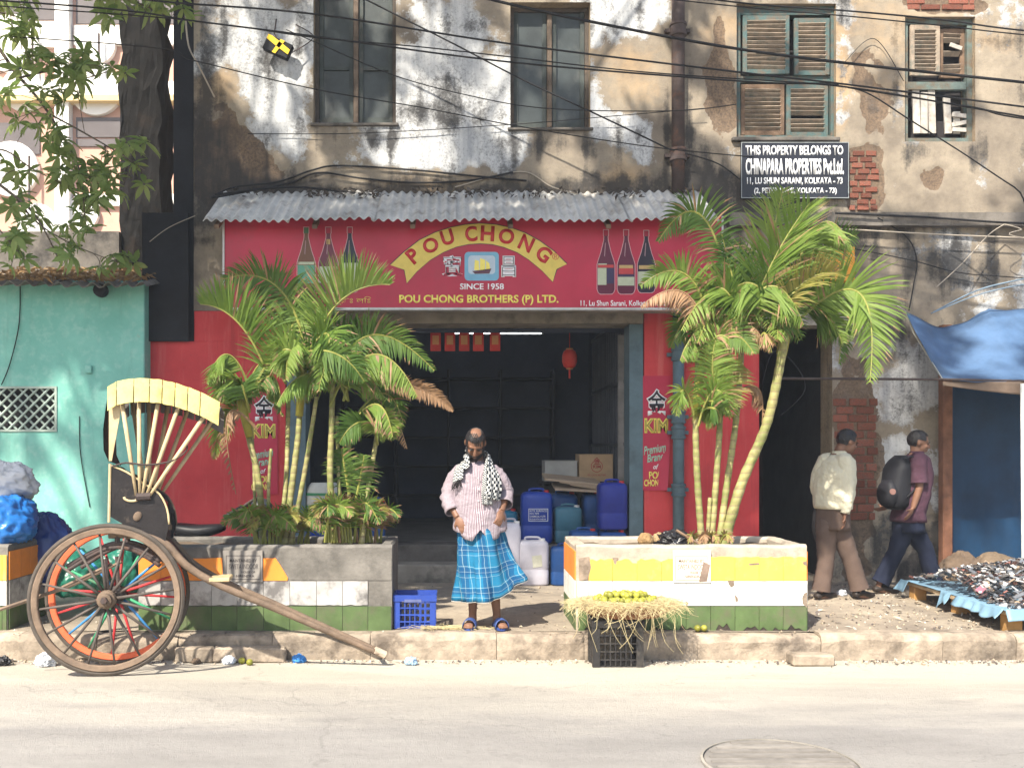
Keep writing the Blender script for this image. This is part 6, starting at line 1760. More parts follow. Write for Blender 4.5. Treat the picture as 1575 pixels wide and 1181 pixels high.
def hair_shell(par, c, Mh, keep, s=1.0, g=1.07, name='hair', lump=.004):
    T = lambda q: V(c) + Mh @ V(q)
    b = MB(); n, m = 30, 20; idx = {}
    for i in range(m + 1):
        ph = pi * i / m
        for k in range(n):
            th = 2 * pi * k / n
            q = V((.076 * sin(ph) * cos(th), .096 * sin(ph) * sin(th), .092 * cos(ph))) * g * s
            q *= 1 + lump * 8 * nz(q.x * 60, q.y * 60, q.z * 60) + .035 * nz(q.x * 160, q.y * 160, q.z * 160)
            idx[(i, k)] = b.vert(T(q + V((0, .012, .022)) * s))
    for i in range(m):
        for k in range(n):
            ph = pi * (i + .5) / m; th = 2 * pi * (k + .5) / n
            u = V((sin(ph) * cos(th), sin(ph) * sin(th), cos(ph)))
            if keep(u): b.face((idx[(i, k)], idx[(i + 1, k)], idx[(i + 1, (k + 1) % n)], idx[(i, (k + 1) % n)]))
    o = b.build(name, M_HAIR, par, smooth=False)
    md = o.modifiers.new('s', 'SOLIDIFY'); md.thickness = .012 * s; md.offset = -1
    return o
def ringp(c, hw, hd, phi, n=40, fold=0.0, fk=7, ph=0.0, sq=.85):
    c = V(c); w = V((cos(phi), sin(phi), 0)); d = V((-sin(phi), cos(phi), 0)); out = []
    for k in range(n):
        th = 2 * pi * k / n; cc, ss = cos(th), sin(th)
        f = 1 + fold * (.6 * sin(fk * th + ph) + .4 * sin((fk * 2 + 1) * th + ph * 1.7))
        out.append(c + w * (hw * math.copysign(abs(cc) ** sq, cc) * f) + d * (hd * math.copysign(abs(ss) ** sq, ss) * f))
    return out
def tubering(pts, rads, n=16, wr=.06, seed=0.0, twist=0.0):
    """sleeve or trouser leg: rings round a path, with wrinkles"""
    pts = cat_rom(pts, 5); m = len(pts); rr = [interp([(i / (len(rads) - 1), r) for i, r in enumerate(rads)], j / (m - 1))[0] for j in range(m)]
    rings = []; prev = None
    for i, p in enumerate(pts):
        t = (pts[min(i + 1, m - 1)] - pts[max(i - 1, 0)]).normalized()
        if prev is None: a = V((0, 1, 0)).cross(t); a = a if a.length > .1 else V((1, 0, 0)); a.normalize()
        else: a = (prev - t * prev.dot(t)).normalized()
        prev = a; b2 = t.cross(a)
        rings.append([p + a * cos(2 * pi * k / n) * rr[i] * (1 + wr * nz(i * .9, cos(2 * pi * k / n) * 2, seed)) + b2 * sin(2 * pi * k / n) * rr[i] * (1 + wr * nz(i * .9, sin(2 * pi * k / n) * 2, seed + 5)) for k in range(n)])
    return rings
def basis(fwd, pitch=0.0, roll=0.0):
    f = V((fwd[0], fwd[1], 0)).normalized(); ang = atan2(f.x, -f.y)
    return (Matrix.Rotation(ang, 3, 'Z') @ Matrix.Rotation(pitch, 3, 'X') @ Matrix.Rotation(roll, 3, 'Y'))

def m_lungi():
    t = NT('blue_plaid_cotton'); uv = t.coord('UV')
    wn_ = t.node('ShaderNodeTexNoise'); t.l(uv, wn_.inputs['Vector']); wn_.inputs['Scale'].default_value = 4.0
    wm_ = t.node('ShaderNodeVectorMath', operation='MULTIPLY_ADD'); t.l(wn_.outputs['Color'], wm_.inputs[0]); wm_.inputs[1].default_value = (0.035, 0.09, 0.0); t.l(uv, wm_.inputs[2]); uv = wm_.outputs[0]
    sep = t.node('ShaderNodeSeparateXYZ'); t.l(uv, sep.inputs[0])
    def lines(ax, k, lo, hi, ph=0.0):
        a = t.math('FRACT', t.math('ADD', t.math('MULTIPLY', sep.outputs[ax], k), ph))
        return t.math('MULTIPLY', t.math('GREATER_THAN', a, lo), t.math('LESS_THAN', a, hi))
    n = t.noise(uv, 5, 4, .6)
    c = t.ramp(n, [(.3, (0.009, 0.105, 0.205)), (.7, (0.018, 0.16, 0.30))])
    dk = (0.008, 0.055, 0.15)
    c = t.mix(t.math('MULTIPLY', lines(0, 7, .25, .55), .7), c, dk); c = t.mix(t.math('MULTIPLY', lines(1, 3.6, .2, .5), .65), c, dk)
    for ax, k in ((0, 7), (1, 3.6)):
        for (lo, hi) in ((.14, .165), (.62, .64), (.38, .40)):
            c = t.mix(t.math('MULTIPLY', lines(ax, k, lo, hi), .34), c, (0.45, 0.55, 0.50))
    t.color(c); t.set(.85, .15); t.bump(t.noise(uv, 90, 3, .6), .15, .003)
    return t.m
def m_stripe(name, a, s, k, lo=.42):
    t = NT(name); uv = t.coord('UV'); sep = t.node('ShaderNodeSeparateXYZ'); t.l(uv, sep.inputs[0])
    f = t.math('FRACT', t.math('MULTIPLY', sep.outputs[0], k))
    n = t.noise(t.coord('Object'), 9, 4, .6)
    base = t.ramp(n, [(.3, tuple(x * .85 for x in a)), (.7, a)])
    c = t.mix(t.math('MULTIPLY', t.math('LESS_THAN', f, lo), .85), base, s)
    t.color(c); t.set(.9, .1); t.bump(t.noise(t.coord('Object'), 16, 4, .55), .8, .03)
    return t.m
def m_check(name, k1, k2):
    t = NT(name); uv = t.coord('UV'); ch = t.node('ShaderNodeTexChecker'); t.l(t.mapping(uv, (k1, k2, 1)), ch.inputs[0]); ch.inputs['Scale'].default_value = 1.0
    ch.inputs[1].default_value = (0.47, 0.47, 0.46, 1); ch.inputs[2].default_value = (0.018, 0.022, 0.028, 1)
    t.color(ch.outputs[0]); t.set(.9, .1); t.bump(t.noise(t.coord('Object'), 50, 3, .6), .3, .006)
    return t.m

# ---- man in the blue lungi
def man_lungi():
    Y = 7.93; c = lambda x, y, dy=0.0: P(x, y, Y + dy)
    root = empty('person', (PX(740, Y), Y, PAV), 'man in striped shirt, checked scarf and blue plaid lungi looking down on the kerb', 'person')
    hc = c(731, 681, -.07); Mh = basis((-.05, -1), pitch=radians(44), roll=radians(4))
    b = MB(); headm(b, hc, Mh, 1.03)
    nb = c(733, 718, .03)
    b.tube([hc + Mh @ V((0, .02, -.03)), nb], [.055, .062], 12)
    chest = c(733, 745, .02); pelv = c(738, 812, .02)
    b.tube([nb, chest, c(736, 785, .0), pelv], [.07, .15, .15, .14], 14)
    shL, shR = c(708, 727, .02), c(757, 727, .02)
    b.tube([shL, shR], [.045, .045], 10)
    elL, wrL = c(690, 766, .0), c(704, 796, -.13)
    elR, wrR = c(777, 758, .02), c(771, 786, -.12)
    for s_, e_, w_ in ((shL, elL, wrL), (shR, elR, wrR)):
        b.tube([s_, s_.lerp(e_, .5), e_, e_.lerp(w_, .45), w_], [.046, .044, .038, .038, .027], 10)
    hand(b, wrL, c(712, 812, -.16) - wrL, (.3, 1, 0), 1.0, .35, 1); hand(b, wrR, c(768, 800, -.16) - wrR, (-.5, .8, 0), 1.0, .9, -1)
    for hx, kx, ax, fx, e in ((728, 728, 727, 720, -1), (752, 758, 764, 772, 1)):
        hp, kn, an = c(hx, 815, .0), c(kx, 880, -.03), c(ax, 944, .03)
        b.tube([pelv, hp, hp.lerp(kn, .5), kn, kn.lerp(an, .3), an], [.10, .085, .07, .052, .050, .032], 12)
        an.z = PAV + .10; heel = V((an.x, an.y + .03, PAV + .045)); toe = V((PX(fx, Y), Y - .16, PAV + .040))
        b.tube([an + V((0, 0, .02)), V((an.x, an.y, PAV + .07)), heel], [.033, .036, .034], 10)
        b.tube([heel, heel.lerp(toe, .5) + V((0, 0, .008)), toe, toe + (toe - heel).normalized() * .02], [.032, .036, .040, .02], 10, flat=.62)
        dirn = (toe - heel).normalized(); sd = V((dirn.y, -dirn.x, 0))
        for k, (o, l) in enumerate(((-.032, .030), (-.014, .036), (.002, .034), (.016, .030), (.030, .024))):
            p = toe + sd * o * (1 if e > 0 else -1) * -1 + V((0, 0, -.006)); b.tube([p, p + dirn * (l + .012)], [.010, .008], 6)
    body = b.build('body', M_SKIN, root); remesh(body, .0055, 2)
    eyes(root, hc, Mh, 1.03)
    hair_shell(root, hc, Mh, lambda u: (abs(u.x) > .50 and u.z > -.45 and u.y > -.60 and u.z < .80) or (u.y > .35 and u.z > -.6 and u.z < .62) or (.50 < u.z < .84 and u.y < -.12 and abs(u.x + .05 * u.z) < .55), 1.03, 1.05)
    b = MB()
    for k in range(4):
        x = -.020 + .014 * k; T = lambda q: hc + Mh @ (V(q) * 1.03)
        b.tube(cat_rom([T((x - .02, -.02, .119)), T((x - .005, -.05, .109)), T((x + .012, -.08, .082)), T((x + .018, -.093, .055))], 4), .0045, 5)
    b.build('front_hair', M_HAIR, root, smooth=True)
    b = MB(); T = lambda q: hc + Mh @ (V(q) * 1.03)
    b.ell(T((0, -.055, -.095)), (.050, .040, .044), 14, 10, Mh); b.ell(T((0, -.07, -.125)), (.034, .028, .034), 12, 8, Mh)
    for e in (-1, 1): b.tube([T((e * .066, -.005, -.035)), T((e * .058, -.035, -.075)), T((e * .03, -.06, -.10))], [.012, .018, .02], 8)
    o = b.build('beard', M_HAIR, root); remesh(o, .008, 2)
    b = MB(); b.tube([T((-.024, -.101, -.055)), T((0, -.108, -.050)), T((.024, -.101, -.055))], .006, 6); b.build('moustache', M_HAIR, root, smooth=True)
    # lungi: waist to hem, folds deepen downwards, hem lifted at the right
    b = MB(); rings = []; N = 64
    for j in range(22):
        v = j / 21
        cx = lerp(737, 750, v); hw = interp([(0, 33), (.25, 36), (.6, 40), (1, 44)], v)[0] / FPX * Y
        yb = lerp(803, 918, v); r = []
        hd = lerp(.15, .20, v)
        for k in range(N):
            th = 2 * pi * k / N; cc, ss = cos(th), sin(th)
            f = 1 + (.035 + .15 * v) * (sin(5 * th + 1.3 + 2.6 * v) * .6 + .55 * sin(9 * th + .5 - 2.5 * v) + .3 * sin(17 * th + 3 * v)) + .02 * nz(cc * 3, ss * 3, v * 6)
            lift = v * v * (34 * max(0, cc) ** 2 - 4 * max(0, -cc))
            x = cx + (hw * FPX / Y) * cc * f + 14 * v * v * max(0, cc) ** 3
            p = P(x, yb - lift, Y); p.y = Y + hd * ss * f - .03 * v
            # diagonal drape pulled towards the left hand
            p.y -= .03 * exp(-((x - lerp(745, 775, v)) / 8) ** 2) * (1 if ss < 0 else 0)
            r.append(p)
        rings.append(r)
    b.loft(rings); o = b.build('lungi', m_lungi(), root, smooth=True)
    md = o.modifiers.new('s', 'SOLIDIFY'); md.thickness = .006
    b = MB(); b.tube(rings[-1] + [rings[-1][0]], .006, 5, caps=False); b.uv = [None] * len(b.f); b.build('lungi_hem', mk('pale_hem', (0.5, 0.5, 0.47), .9), root)
    # knot of cloth at the waist
    # shirt
    b = MB(); rings = []; N = 56
    spec = [(711, 733, 12, .08, .03), (716, 733, 20, .10, .03), (722, 733, 28, .12, .02), (732, 733, 34, .135, .01), (742, 733, 36, .145, .005), (755, 734, 37, .15, .0), (775, 735, 39, .165, -.01), (795, 737, 40, .175, -.01), (806, 738, 40.5, .18, -.01), (817, 738, 41, .185, -.01)]
    n_ = 26
    for j in range(n_):
        v = j / (n_ - 1); yy = lerp(711, 817, v); cx, hw, hd, dy = interp([(a, *r) for a, *r in spec], yy)
        r = []
        for k in range(N):
            th = 2 * pi * k / N; cc, ss = cos(th), sin(th)
            f = 1 + (.015 + .035 * v) * (sin(6 * th + 2.5 * v * 2) * .6 + .5 * sin(13 * th - 4 * v)) + .05 * nz(cc * 3.5, ss * 3.5 + v * 4, v * 7)
            p = P(cx + hw * math.copysign(abs(cc) ** .85, cc) * f, yy, Y); p.y = Y + dy + hd * ss * f
            front = max(0, -ss)
            if v > .85: p.z += (.02 * cos(2 * th) - .045 * front * (abs(abs(cc) - .35) < .3) + .05 * front * (abs(cc) < .12)) * (v - .85) / .15
            r.append(p)
        rings.append(r)
    b.loft(rings)
    b.loft(tubering([c(719, 724, .02), c(706, 729, .02), c(696, 746, .02), elL + V((0, 0, .01)), c(697, 787, -.085)], [.062, .074, .072, .066, .064], 18, .22, 1.0))
    b.loft(tubering([c(747, 724, .02), c(760, 729, .02), c(771, 742, .02), elR, c(776, 776, -.07)], [.062, .074, .072, .068, .066], 18, .22, 3.0))
    o = b.build('shirt', m_stripe('striped_shirt_cotton', (0.37, 0.335, 0.36), (0.14, 0.075, 0.105), 105), root, smooth=True)
    md = o.modifiers.new('s', 'SOLIDIFY'); md.thickness = .005
    b = MB(); rg = [[c(733, 716 + (0, -8, -13)[i], .03) + V(((14.5, 13.5, 14.5)[i] / FPX * Y * cos(2 * pi * k / 24), (.085, .075, .08)[i] * sin(2 * pi * k / 24), -.03 * max(0, -sin(2 * pi * k / 24)))) for k in range(24)] for i in range(3)]
    b.loft(rg); b.build('collar', m_stripe('collar_cotton', (0.33, 0.275, 0.285), (0.115, 0.045, 0.062), 34), root, smooth=True)
    b = MB()
    for yy in (735, 752, 770, 788): b.ell(c(736, yy, -.165 - .02 * (yy - 735) / 50), (.006, .004, .006), 8, 6)
    b.build('button', M_WT, root)
    # scarf round the neck, long end over the right side of the picture
    def band(path, wid, name, mat):
        pts = cat_rom(path, 6); m = len(pts); rows = []
        for i, p in enumerate(pts):
            t = (pts[min(i + 1, m - 1)] - pts[max(i - 1, 0)]).normalized(); out = (p - c(733, p.z * 0 + 740, .03)); out.z = 0; out = out.normalized() if out.length > .02 else V((0, -1, 0))
            w = t.cross(out).normalized(); u = i / (m - 1); ww = interp(wid, u)[0]
            rows.append([p + w * lerp(-ww, ww, k / 8) + out * (.014 * sin(k * 1.9 + i * .3) + .012 * (1 - abs(k / 4 - 1))) for k in range(9)])
        bb = MB(); bb.loft(rows, closed=False); oo = bb.build(name, mat, root, smooth=True); mm = oo.modifiers.new('s', 'SOLIDIFY'); mm.thickness = .008
    MCk = m_check('checked_scarf', 12, 46)
    band([c(713, 722, -.125), c(714, 712, -.08), c(716, 705, .02), c(720, 702, .07), c(733, 701, .11), c(748, 703, .06), c(755, 711, -.06), c(758, 725, -.145), c(760, 748, -.175), c(757, 768, -.185)], [(0, .062), (.2, .06), (.45, .05), (.75, .06), (1, .072)], 'scarf', MCk)
    band([c(751, 705, -.07), c(751, 730, -.165), c(750, 755, -.185), c(750, 776, -.19)], [(0, .03), (.5, .045), (1, .05)], 'scarf', MCk)
    rows = []
    for i in range(11):
        u = i / 10
        line = [V(c(720, 712, .12)).lerp(c(704, 724, .12), u), V(c(718, 705, .03)).lerp(c(701, 716.5, .02), u), V(c(714, 716, -.11)).lerp(c(698, 726, -.07), u), V(c(712, 736 - 4 * u, -.165)).lerp(c(696, 743, -.115), u)]
        rows.append([p + V((0, -.006 * sin(u * 14 + j * .5), .006 * sin(u * 17))) for j, p in enumerate(cat_rom(line, 5))])
    bb = MB(); bb.loft(rows, closed=False); oo = bb.build('scarf', m_check('checked_scarf_shoulder', 26, 8), root, smooth=True); mm = oo.modifiers.new('s', 'SOLIDIFY'); mm.thickness = .008; mm.offset = 1
    bb = MB(); rf = random.Random(3)
    for i in range(30):
        p = rows[rf.randrange(3, 11)][-1]; bb.tube([p, p + V((rf.uniform(-.01, .01), -.01, -.03)), p + V((rf.uniform(-.015, .015), -.008, -.055))], .002, 4)
    bb.uv = [None] * len(bb.f); setp(bb.build('fringe', M_HAIR, root), kind='stuff')
    # sandals
    for ax, fx in ((727, 720), (764, 772)):
        heel = V((PX(ax, Y), Y + .075, PAV + .006)); toe = V((PX(fx, Y), Y - .20, PAV + .006)); d = (toe - heel).normalized(); sd = V((d.y, -d.x, 0))
        sole = []
        for i in range(14):
            u = i / 13; w = (.034, .040, .040, .036, .034, .035, .038, .043, .047, .049, .048, .043, .032, .012)[i]; sole.append((heel + (toe - heel) * u, w))
        pts = [p + sd * w for p, w in sole] + [p - sd * w for p, w in sole[::-1]]
        sb = MB(); sb.extr(pts, (0, 0, .022)); s_ = sb.build('sandal', mk('blue_rubber', (0.03, 0.06, 0.22), .5), root, fix=True)
        for u0 in (.60, .80):
            pc_ = heel + (toe - heel) * u0; sb = MB()
            rows = [[pc_ + d * e + sd * (.052 * cos(a)) + V((0, 0, .016 + .068 * sin(a) ** .8)) for a in [pi * i / 10 for i in range(11)]] for e in (-.022, .022)]
            sb.loft(rows, closed=False); st = sb.build('strap', mk('sandal_strap', (0.045, 0.08, 0.24), .5), s_, smooth=True); mm = st.modifiers.new('s', 'SOLIDIFY'); mm.thickness = .005
man_lungi()

# ---- walkers
def walker(label, Y, fwd, px, legs, arms, torso, cols, hair_keep, pitch=.15, head=(0, 0), headfwd=None, short=False, extra=None, sleeve_end=.93):
    c = lambda x, y, dy=0.0: P(x, y, Y + dy)
    root = empty('person', (PX(px, Y), Y, PAV), label, 'person')
    f = V((fwd[0], fwd[1], 0)).normalized(); phi = atan2(-f.x, f.y)     # width axis angle
    hc = c(head[0], head[1]); Mh = basis(headfwd or fwd, pitch=pitch)
    b = MB(); headm(b, hc, Mh, 1.0)
    nb = c(*torso[0][:2]); b.tube([hc + Mh @ V((0, .025, -.03)), nb + V((0, 0, .02))], [.052, .06], 12)
    b.tube([nb] + [c(*t[:2]) for t in torso[1:]], [.07] + [t[3] * .82 for t in torso[1:]], 14)
    for a in arms:
        pts = [c(*q) for q in a['p']]
        b.tube([nb.lerp(pts[0], .5), pts[0], pts[0].lerp(pts[1], .5), pts[1], pts[1].lerp(pts[2], .45), pts[2]], [.06, .052, .044, .038, .035, .025], 10)
        hand(b, pts[2], V(a['d']), a['n'], .98, a.get('curl', .5), a.get('side', 1))
    hip = c(*torso[-1][:2])
    for l in legs:
        pts = [c(*q) for q in l['p']]
        b.tube([hip, pts[0], pts[0].lerp(pts[1], .5), pts[1], pts[2]], [.09, .085, .068, .05, .035], 12)
        an = pts[2]; toe = an + f * .17; toe.z = l['tz']; 
        b.tube([an, V((an.x - f.x * .03, an.y - f.y * .03, l['hz'] + .04)), toe], [.035, .035, .03], 8)
    body = b.build('body', M_SKIN, root); remesh(body, .009, 3); eyes(root, hc, Mh)
    hair_shell(root, hc, Mh, hair_keep, 1.0, 1.10)
    # trousers
    b = MB()
    rg = []
    for j in range(7):
        v = j / 6; q = c(lerp(torso[-2][0], torso[-1][0], v) if False else torso[-1][0], lerp(torso[-1][1] - 12, torso[-1][1] + 26, v)); rg.append(ringp(q, lerp(.165, .175, v), lerp(.12, .125, v), phi, 36, .015, 6, v * 3))
    b.loft(rg, cap1=True)
    for l in legs:
        pts = [c(*q) for q in l['p']]; end = pts[2].copy(); end.z -= .02
        b.loft(tubering([hip.lerp(pts[0], .7), pts[0], pts[0].lerp(pts[1], .5), pts[1], pts[1].lerp(end, .5), end], [.105, .105, .092, .080, .082, .090], 20, .12, l['hz'] * 9 + pts[1].x))
    o = b.build('trousers', cols['trousers'], root, smooth=True)
    b = MB(); bl = ringp(c(torso[-1][0], torso[-1][1] - 9), .168, .123, phi, 36); bl2 = ringp(c(torso[-1][0], torso[-1][1] - 15), .168, .123, phi, 36); b.loft([bl, bl2]); b.uv = [None] * len(b.f); b.build('belt', M_HAIR, root, smooth=True)
    # shoes
    for l in legs:
        an = c(*l['p'][2]); b = MB(); h0 = V((an.x - f.x * .07, an.y - f.y * .07, l['hz'] + .035)); t0 = V((an.x + f.x * .19, an.y + f.y * .19, l['tz'] + .025))
        b.tube([h0 - f * .015, h0, h0.lerp(t0, .35) + V((0, 0, .022)), h0.lerp(t0, .75), t0, t0 + f * .03], [.02, .038, .042, .042, .036, .015], 12, flat=.8)
        o = b.build('shoe', cols.get('shoe', mk('dark_shoe', (0.03, 0.022, 0.018), .5)), root, smooth=True)
    # shirt
    b = MB(); rg = []; m = 20
    tab = [(t[1], t[0], t[2], t[3]) for t in torso]
    for j in range(m):
        v = j / (m - 1); yy = lerp(torso[0][1], torso[-1][1] - (6 if not short else -10), v)
        cx, hw, hd = interp(tab, yy); rg.append([p + V((.012 * nz(p.x * 9, p.z * 11, px), .012 * nz(p.x * 9, p.z * 11, px + 3), 0)) for p in ringp(c(cx, yy), hw * 1.03, hd * 1.08, phi, 44, .012 + .04 * v, 5, 3 * v + px)])
    b.loft(rg, cap0=True)
    for a in arms:
        pts = [c(*q) for q in a['p']]; 
        if short: pp = [nb.lerp(pts[0], .75), pts[0], pts[0].lerp(pts[1], .45), pts[0].lerp(pts[1], .85)]; rr = [.085, .080, .076, .078]
        else: pp = [nb.lerp(pts[0], .75), pts[0], pts[1], pts[1].lerp(pts[2], sleeve_end)]; rr = [.085, .078, .060, .045]
        b.loft(tubering(pp, rr, 18, .16, pts[1].x * 3))
    o = b.build('shirt', cols['shirt'], root, smooth=True); md = o.modifiers.new('s', 'SOLIDIFY'); md.thickness = .005
    b = MB(); b.loft([ringp(nb + V((0, 0, .002 + .02 * i)), .072 - .004 * i, .068 - .004 * i, phi, 24) for i in range(3)]); b.uv = [None] * len(b.f); b.build('collar', cols['shirt'], root, smooth=True)
    return root
gz = PAV
MSH1 = m_stripe('cream_shirt_cotton', (0.66, 0.61, 0.46), (0.60, 0.56, 0.43), 30)
MTR1 = mk('brown_trouser_cloth', (0.115, 0.078, 0.062), .9, .15, 7, .25, 60)
walker('man in cream shirt and brown trousers walking right past the brick pier', 9.40, (.86, .5), 1290,
       [dict(p=[(1272, 812), (1270, 862), (1263, 905)], hz=gz, tz=gz), dict(p=[(1290, 812), (1308, 858), (1322, 902)], hz=gz + .015, tz=gz + .0)],
       [dict(p=[(1300, 712, -.12), (1304, 756, -.16), (1299, 792, -.17)], d=(-.05, 0, -1), n=(-1, .2, 0), curl=.45, side=1), dict(p=[(1268, 712, .08), (1255, 748, .14), (1272, 782, .2)], d=(.4, .3, -.6), n=(1, 0, 0), curl=.6, side=-1)],
       [(1291, 700, .085, .075), (1288, 708, .175, .105), (1284, 730, .205, .125), (1282, 755, .20, .13), (1281, 776, .185, .125), (1281, 788, .17, .12)],
       dict(shirt=MSH1, trousers=MTR1), lambda u: (u.z > -.1 and not (u.y < -.45 and u.z < .62)) or (u.y > .15 and u.z > -.75) , pitch=.35, head=(1303, 679), headfwd=(.95, .25))
um = empty('folded_umbrella', P(1254, 835, 9.5), 'dark folded umbrella hanging behind the man in the cream shirt', 'umbrella')
b = MB(); b.tube([P(1257, 776, 9.52), P(1256, 790, 9.52), P(1254, 810, 9.52), P(1255, 832, 9.52)], [.018, .038, .04, .014], 8); b.uv = [None] * len(b.f); b.build('canopy', mk('umbrella_cloth', (0.05, 0.045, 0.045), .8), um, smooth=True)
b = MB(); b.tube([P(1258, 764, 9.52), P(1257, 778, 9.52)], .009, 6); b.build('handle', M_BLACK, um)
MSH2 = mk('purple_shirt_cotton', (0.072, 0.033, 0.05), .9, .25, 7, .5, 20, bdist=.03); MTR2 = mk('navy_trouser_cloth', (0.012, 0.016, 0.035), .9, .2, 7, .2, 60)
walker('man in purple shirt and dark trousers with a backpack, striding right', 9.72, (.97, .25), 1398,
       [dict(p=[(1392, 812), (1376, 852), (1354, 893)], hz=gz + .02, tz=gz), dict(p=[(1404, 812), (1424, 848), (1436, 890)], hz=gz, tz=gz + .02)],
       [dict(p=[(1413, 710, -.16), (1414, 750, -.20), (1404, 782, -.20)], d=(-.5, -.1, -.8), n=(-.6, .6, .2), curl=.35, side=1), dict(p=[(1402, 712, .16), (1385, 755, .22), (1364, 780, .2)], d=(-1, -.1, -.25), n=(0, -.5, 1), curl=.2, side=-1)],
       [(1410, 700, .085, .075), (1407, 708, .17, .105), (1405, 730, .20, .13), (1402, 755, .195, .13), (1399, 778, .18, .125), (1397, 792, .17, .12)],
       dict(shirt=MSH2, trousers=MTR2), lambda u: (u.z > -.05 and not (u.y < -.5 and u.z < .6)) or (u.y > .2 and u.z > -.7), pitch=.22, head=(1413, 680), headfwd=(.97, -.2), short=True)
bp = empty('backpack', P(1377, 780, 9.72), 'large black backpack worn by the man in the purple shirt', 'backpack')
MBP = mk('black_nylon', (0.014, 0.014, 0.018), .6, .2, 6, .3, 60)
b = MB(); rg = []
for j in range(13):
    v = j / 12; yy = lerp(783, 700, v); w = interp([(0, .07), (.1, .12), (.35, .155), (.7, .14), (.9, .10), (1, .04)], v)[0]
    rg.append(ringp(P(lerp(1379, 1386, v), yy, 9.70), w, interp([(0, .10), (.1, .15), (.8, .15), (1, .07)], v)[0], .25, 28, .02, 4, v * 4, sq=.7))
b.loft(rg, cap0=True, cap1=True); b.uv = [None] * len(b.f); o = b.build('bag', MBP, bp, smooth=True)
b = MB(); rg = [ringp(P(1366, lerp(778, 738, j / 5), 9.66), (.04, .07, .08, .075, .06, .03)[j], (.08, .11, .12, .12, .1, .06)[j], .25, 24, .02, sq=.7) for j in range(6)]
b.loft(rg, cap0=True, cap1=True); b.uv = [None] * len(b.f); b.build('pocket', MBP, bp, smooth=True)
b = MB(); b.lathe([(.030, -.006), (.030, .006)], P(1373, 756, 9.545), 16, 'y'); b.build('round_patch', flat('patch_brown', (0.22, 0.12, 0.10)), bp)
for dy in (-.17, .13):
    b = MB(); b.tube(cat_rom([P(1392, 706, 9.72 + dy), P(1405, 702, 9.72 + dy), P(1415, 716, 9.72 + dy * 1.05), P(1412, 745, 9.72 + dy * 1.15), P(1394, 765, 9.72 + dy)], 5), .016, 6, flat=.5); b.build('shoulder_strap', MBP, bp, smooth=True)

# ================================================================== STALL ON THE RIGHT
TX0, TX1, TY0, TY1, TZ = 4.42, 7.4, 7.72, 9.5, .27
st = empty('vendor_table', ((TX0 + TX1) / 2, (TY0 + TY1) / 2, PAV), 'low wooden vendor platform covered with a blue plastic sheet', 'table')
M_PLANK = mk('sunbleached_plank', (0.42, 0.31, 0.19), .85, .25, 8, .4, 50)
for k in range(6):
    ya, yb = lerp(TY0, TY1, k / 6), lerp(TY0, TY1, (k + 1) / 6); b = MB(); b.bbox_bev((TX0 + R.uniform(-.02, .02), ya + .004, TZ - .035), (TX1, yb - .004, TZ), .005); b.build('plank', M_PLANK, st)
for (x, y) in ((TX0 + .10, TY0 + .1), (TX0 + .10, TY1 - .1), (TX1 - .1, TY0 + .1), (TX1 - .1, TY1 - .1), (TX0 + .1, 8.6)):
    b = MB(); b.bbox_bev((x - .06, y - .06, PAV - .02), (x + .06, y + .06, TZ - .036), .008); b.build('leg', mk('painted_block', (0.36, 0.20, 0.07), .85, .3, 6), st)
M_POLY = mk('sky_blue_plastic', (0.19, 0.32, 0.43), .4, .15, 5, .2, 20, spec=.4, transl=.12)
def sheet(name, fn, nu, nv, mat, parent, thick=.003):
    rows = [[V(fn(u / nu, v / nv)) for u in range(nu + 1)] for v in range(nv + 1)]
    b = MB(); b.loft(rows, closed=False); o = b.build(name, mat, parent, smooth=True); md = o.modifiers.new('s', 'SOLIDIFY'); md.thickness = thick
    return o
def cover(u, v):
    X = lerp(TX0 - .015, TX1 - .1, u); Y = lerp(TY0 - .02, TY1 - .05, v)
    return (X, Y, TZ + .012 + .012 * fbm(X * 4, Y * 4, 1, 3))
sheet('cover_sheet', cover, 40, 24, M_POLY, st)
def hang(y0, y1, dz, seed):
    def fn(u, v):
        Y = lerp(y0, y1, u); z = TZ + .016 - dz * v * (.7 + .5 * nz(Y * 6, seed)); X = TX0 - .018 - .05 * v * (1 + nz(Y * 9, seed, 4)) - .03 * sin(v * 3) * nz(Y * 14, seed)
        return (X, Y + .05 * v * nz(Y * 3, seed), z)
    sheet('hanging_sheet', fn, 24, 8, M_POLY, st)
hang(7.72, 8.45, .12, 1.0); hang(8.55, 8.72, .17, 2.0); hang(9.35, 9.5, .14, 5.0)
def hangf(u, v):
    X = lerp(TX0 - .02, 6.2, u); return (X, TY0 - .025 - .05 * v * (1 + nz(X * 8, 3)), TZ + .015 - .13 * v * (.7 + .6 * nz(X * 5, 9)))
sheet('hanging_sheet', hangf, 40, 8, M_POLY, st)
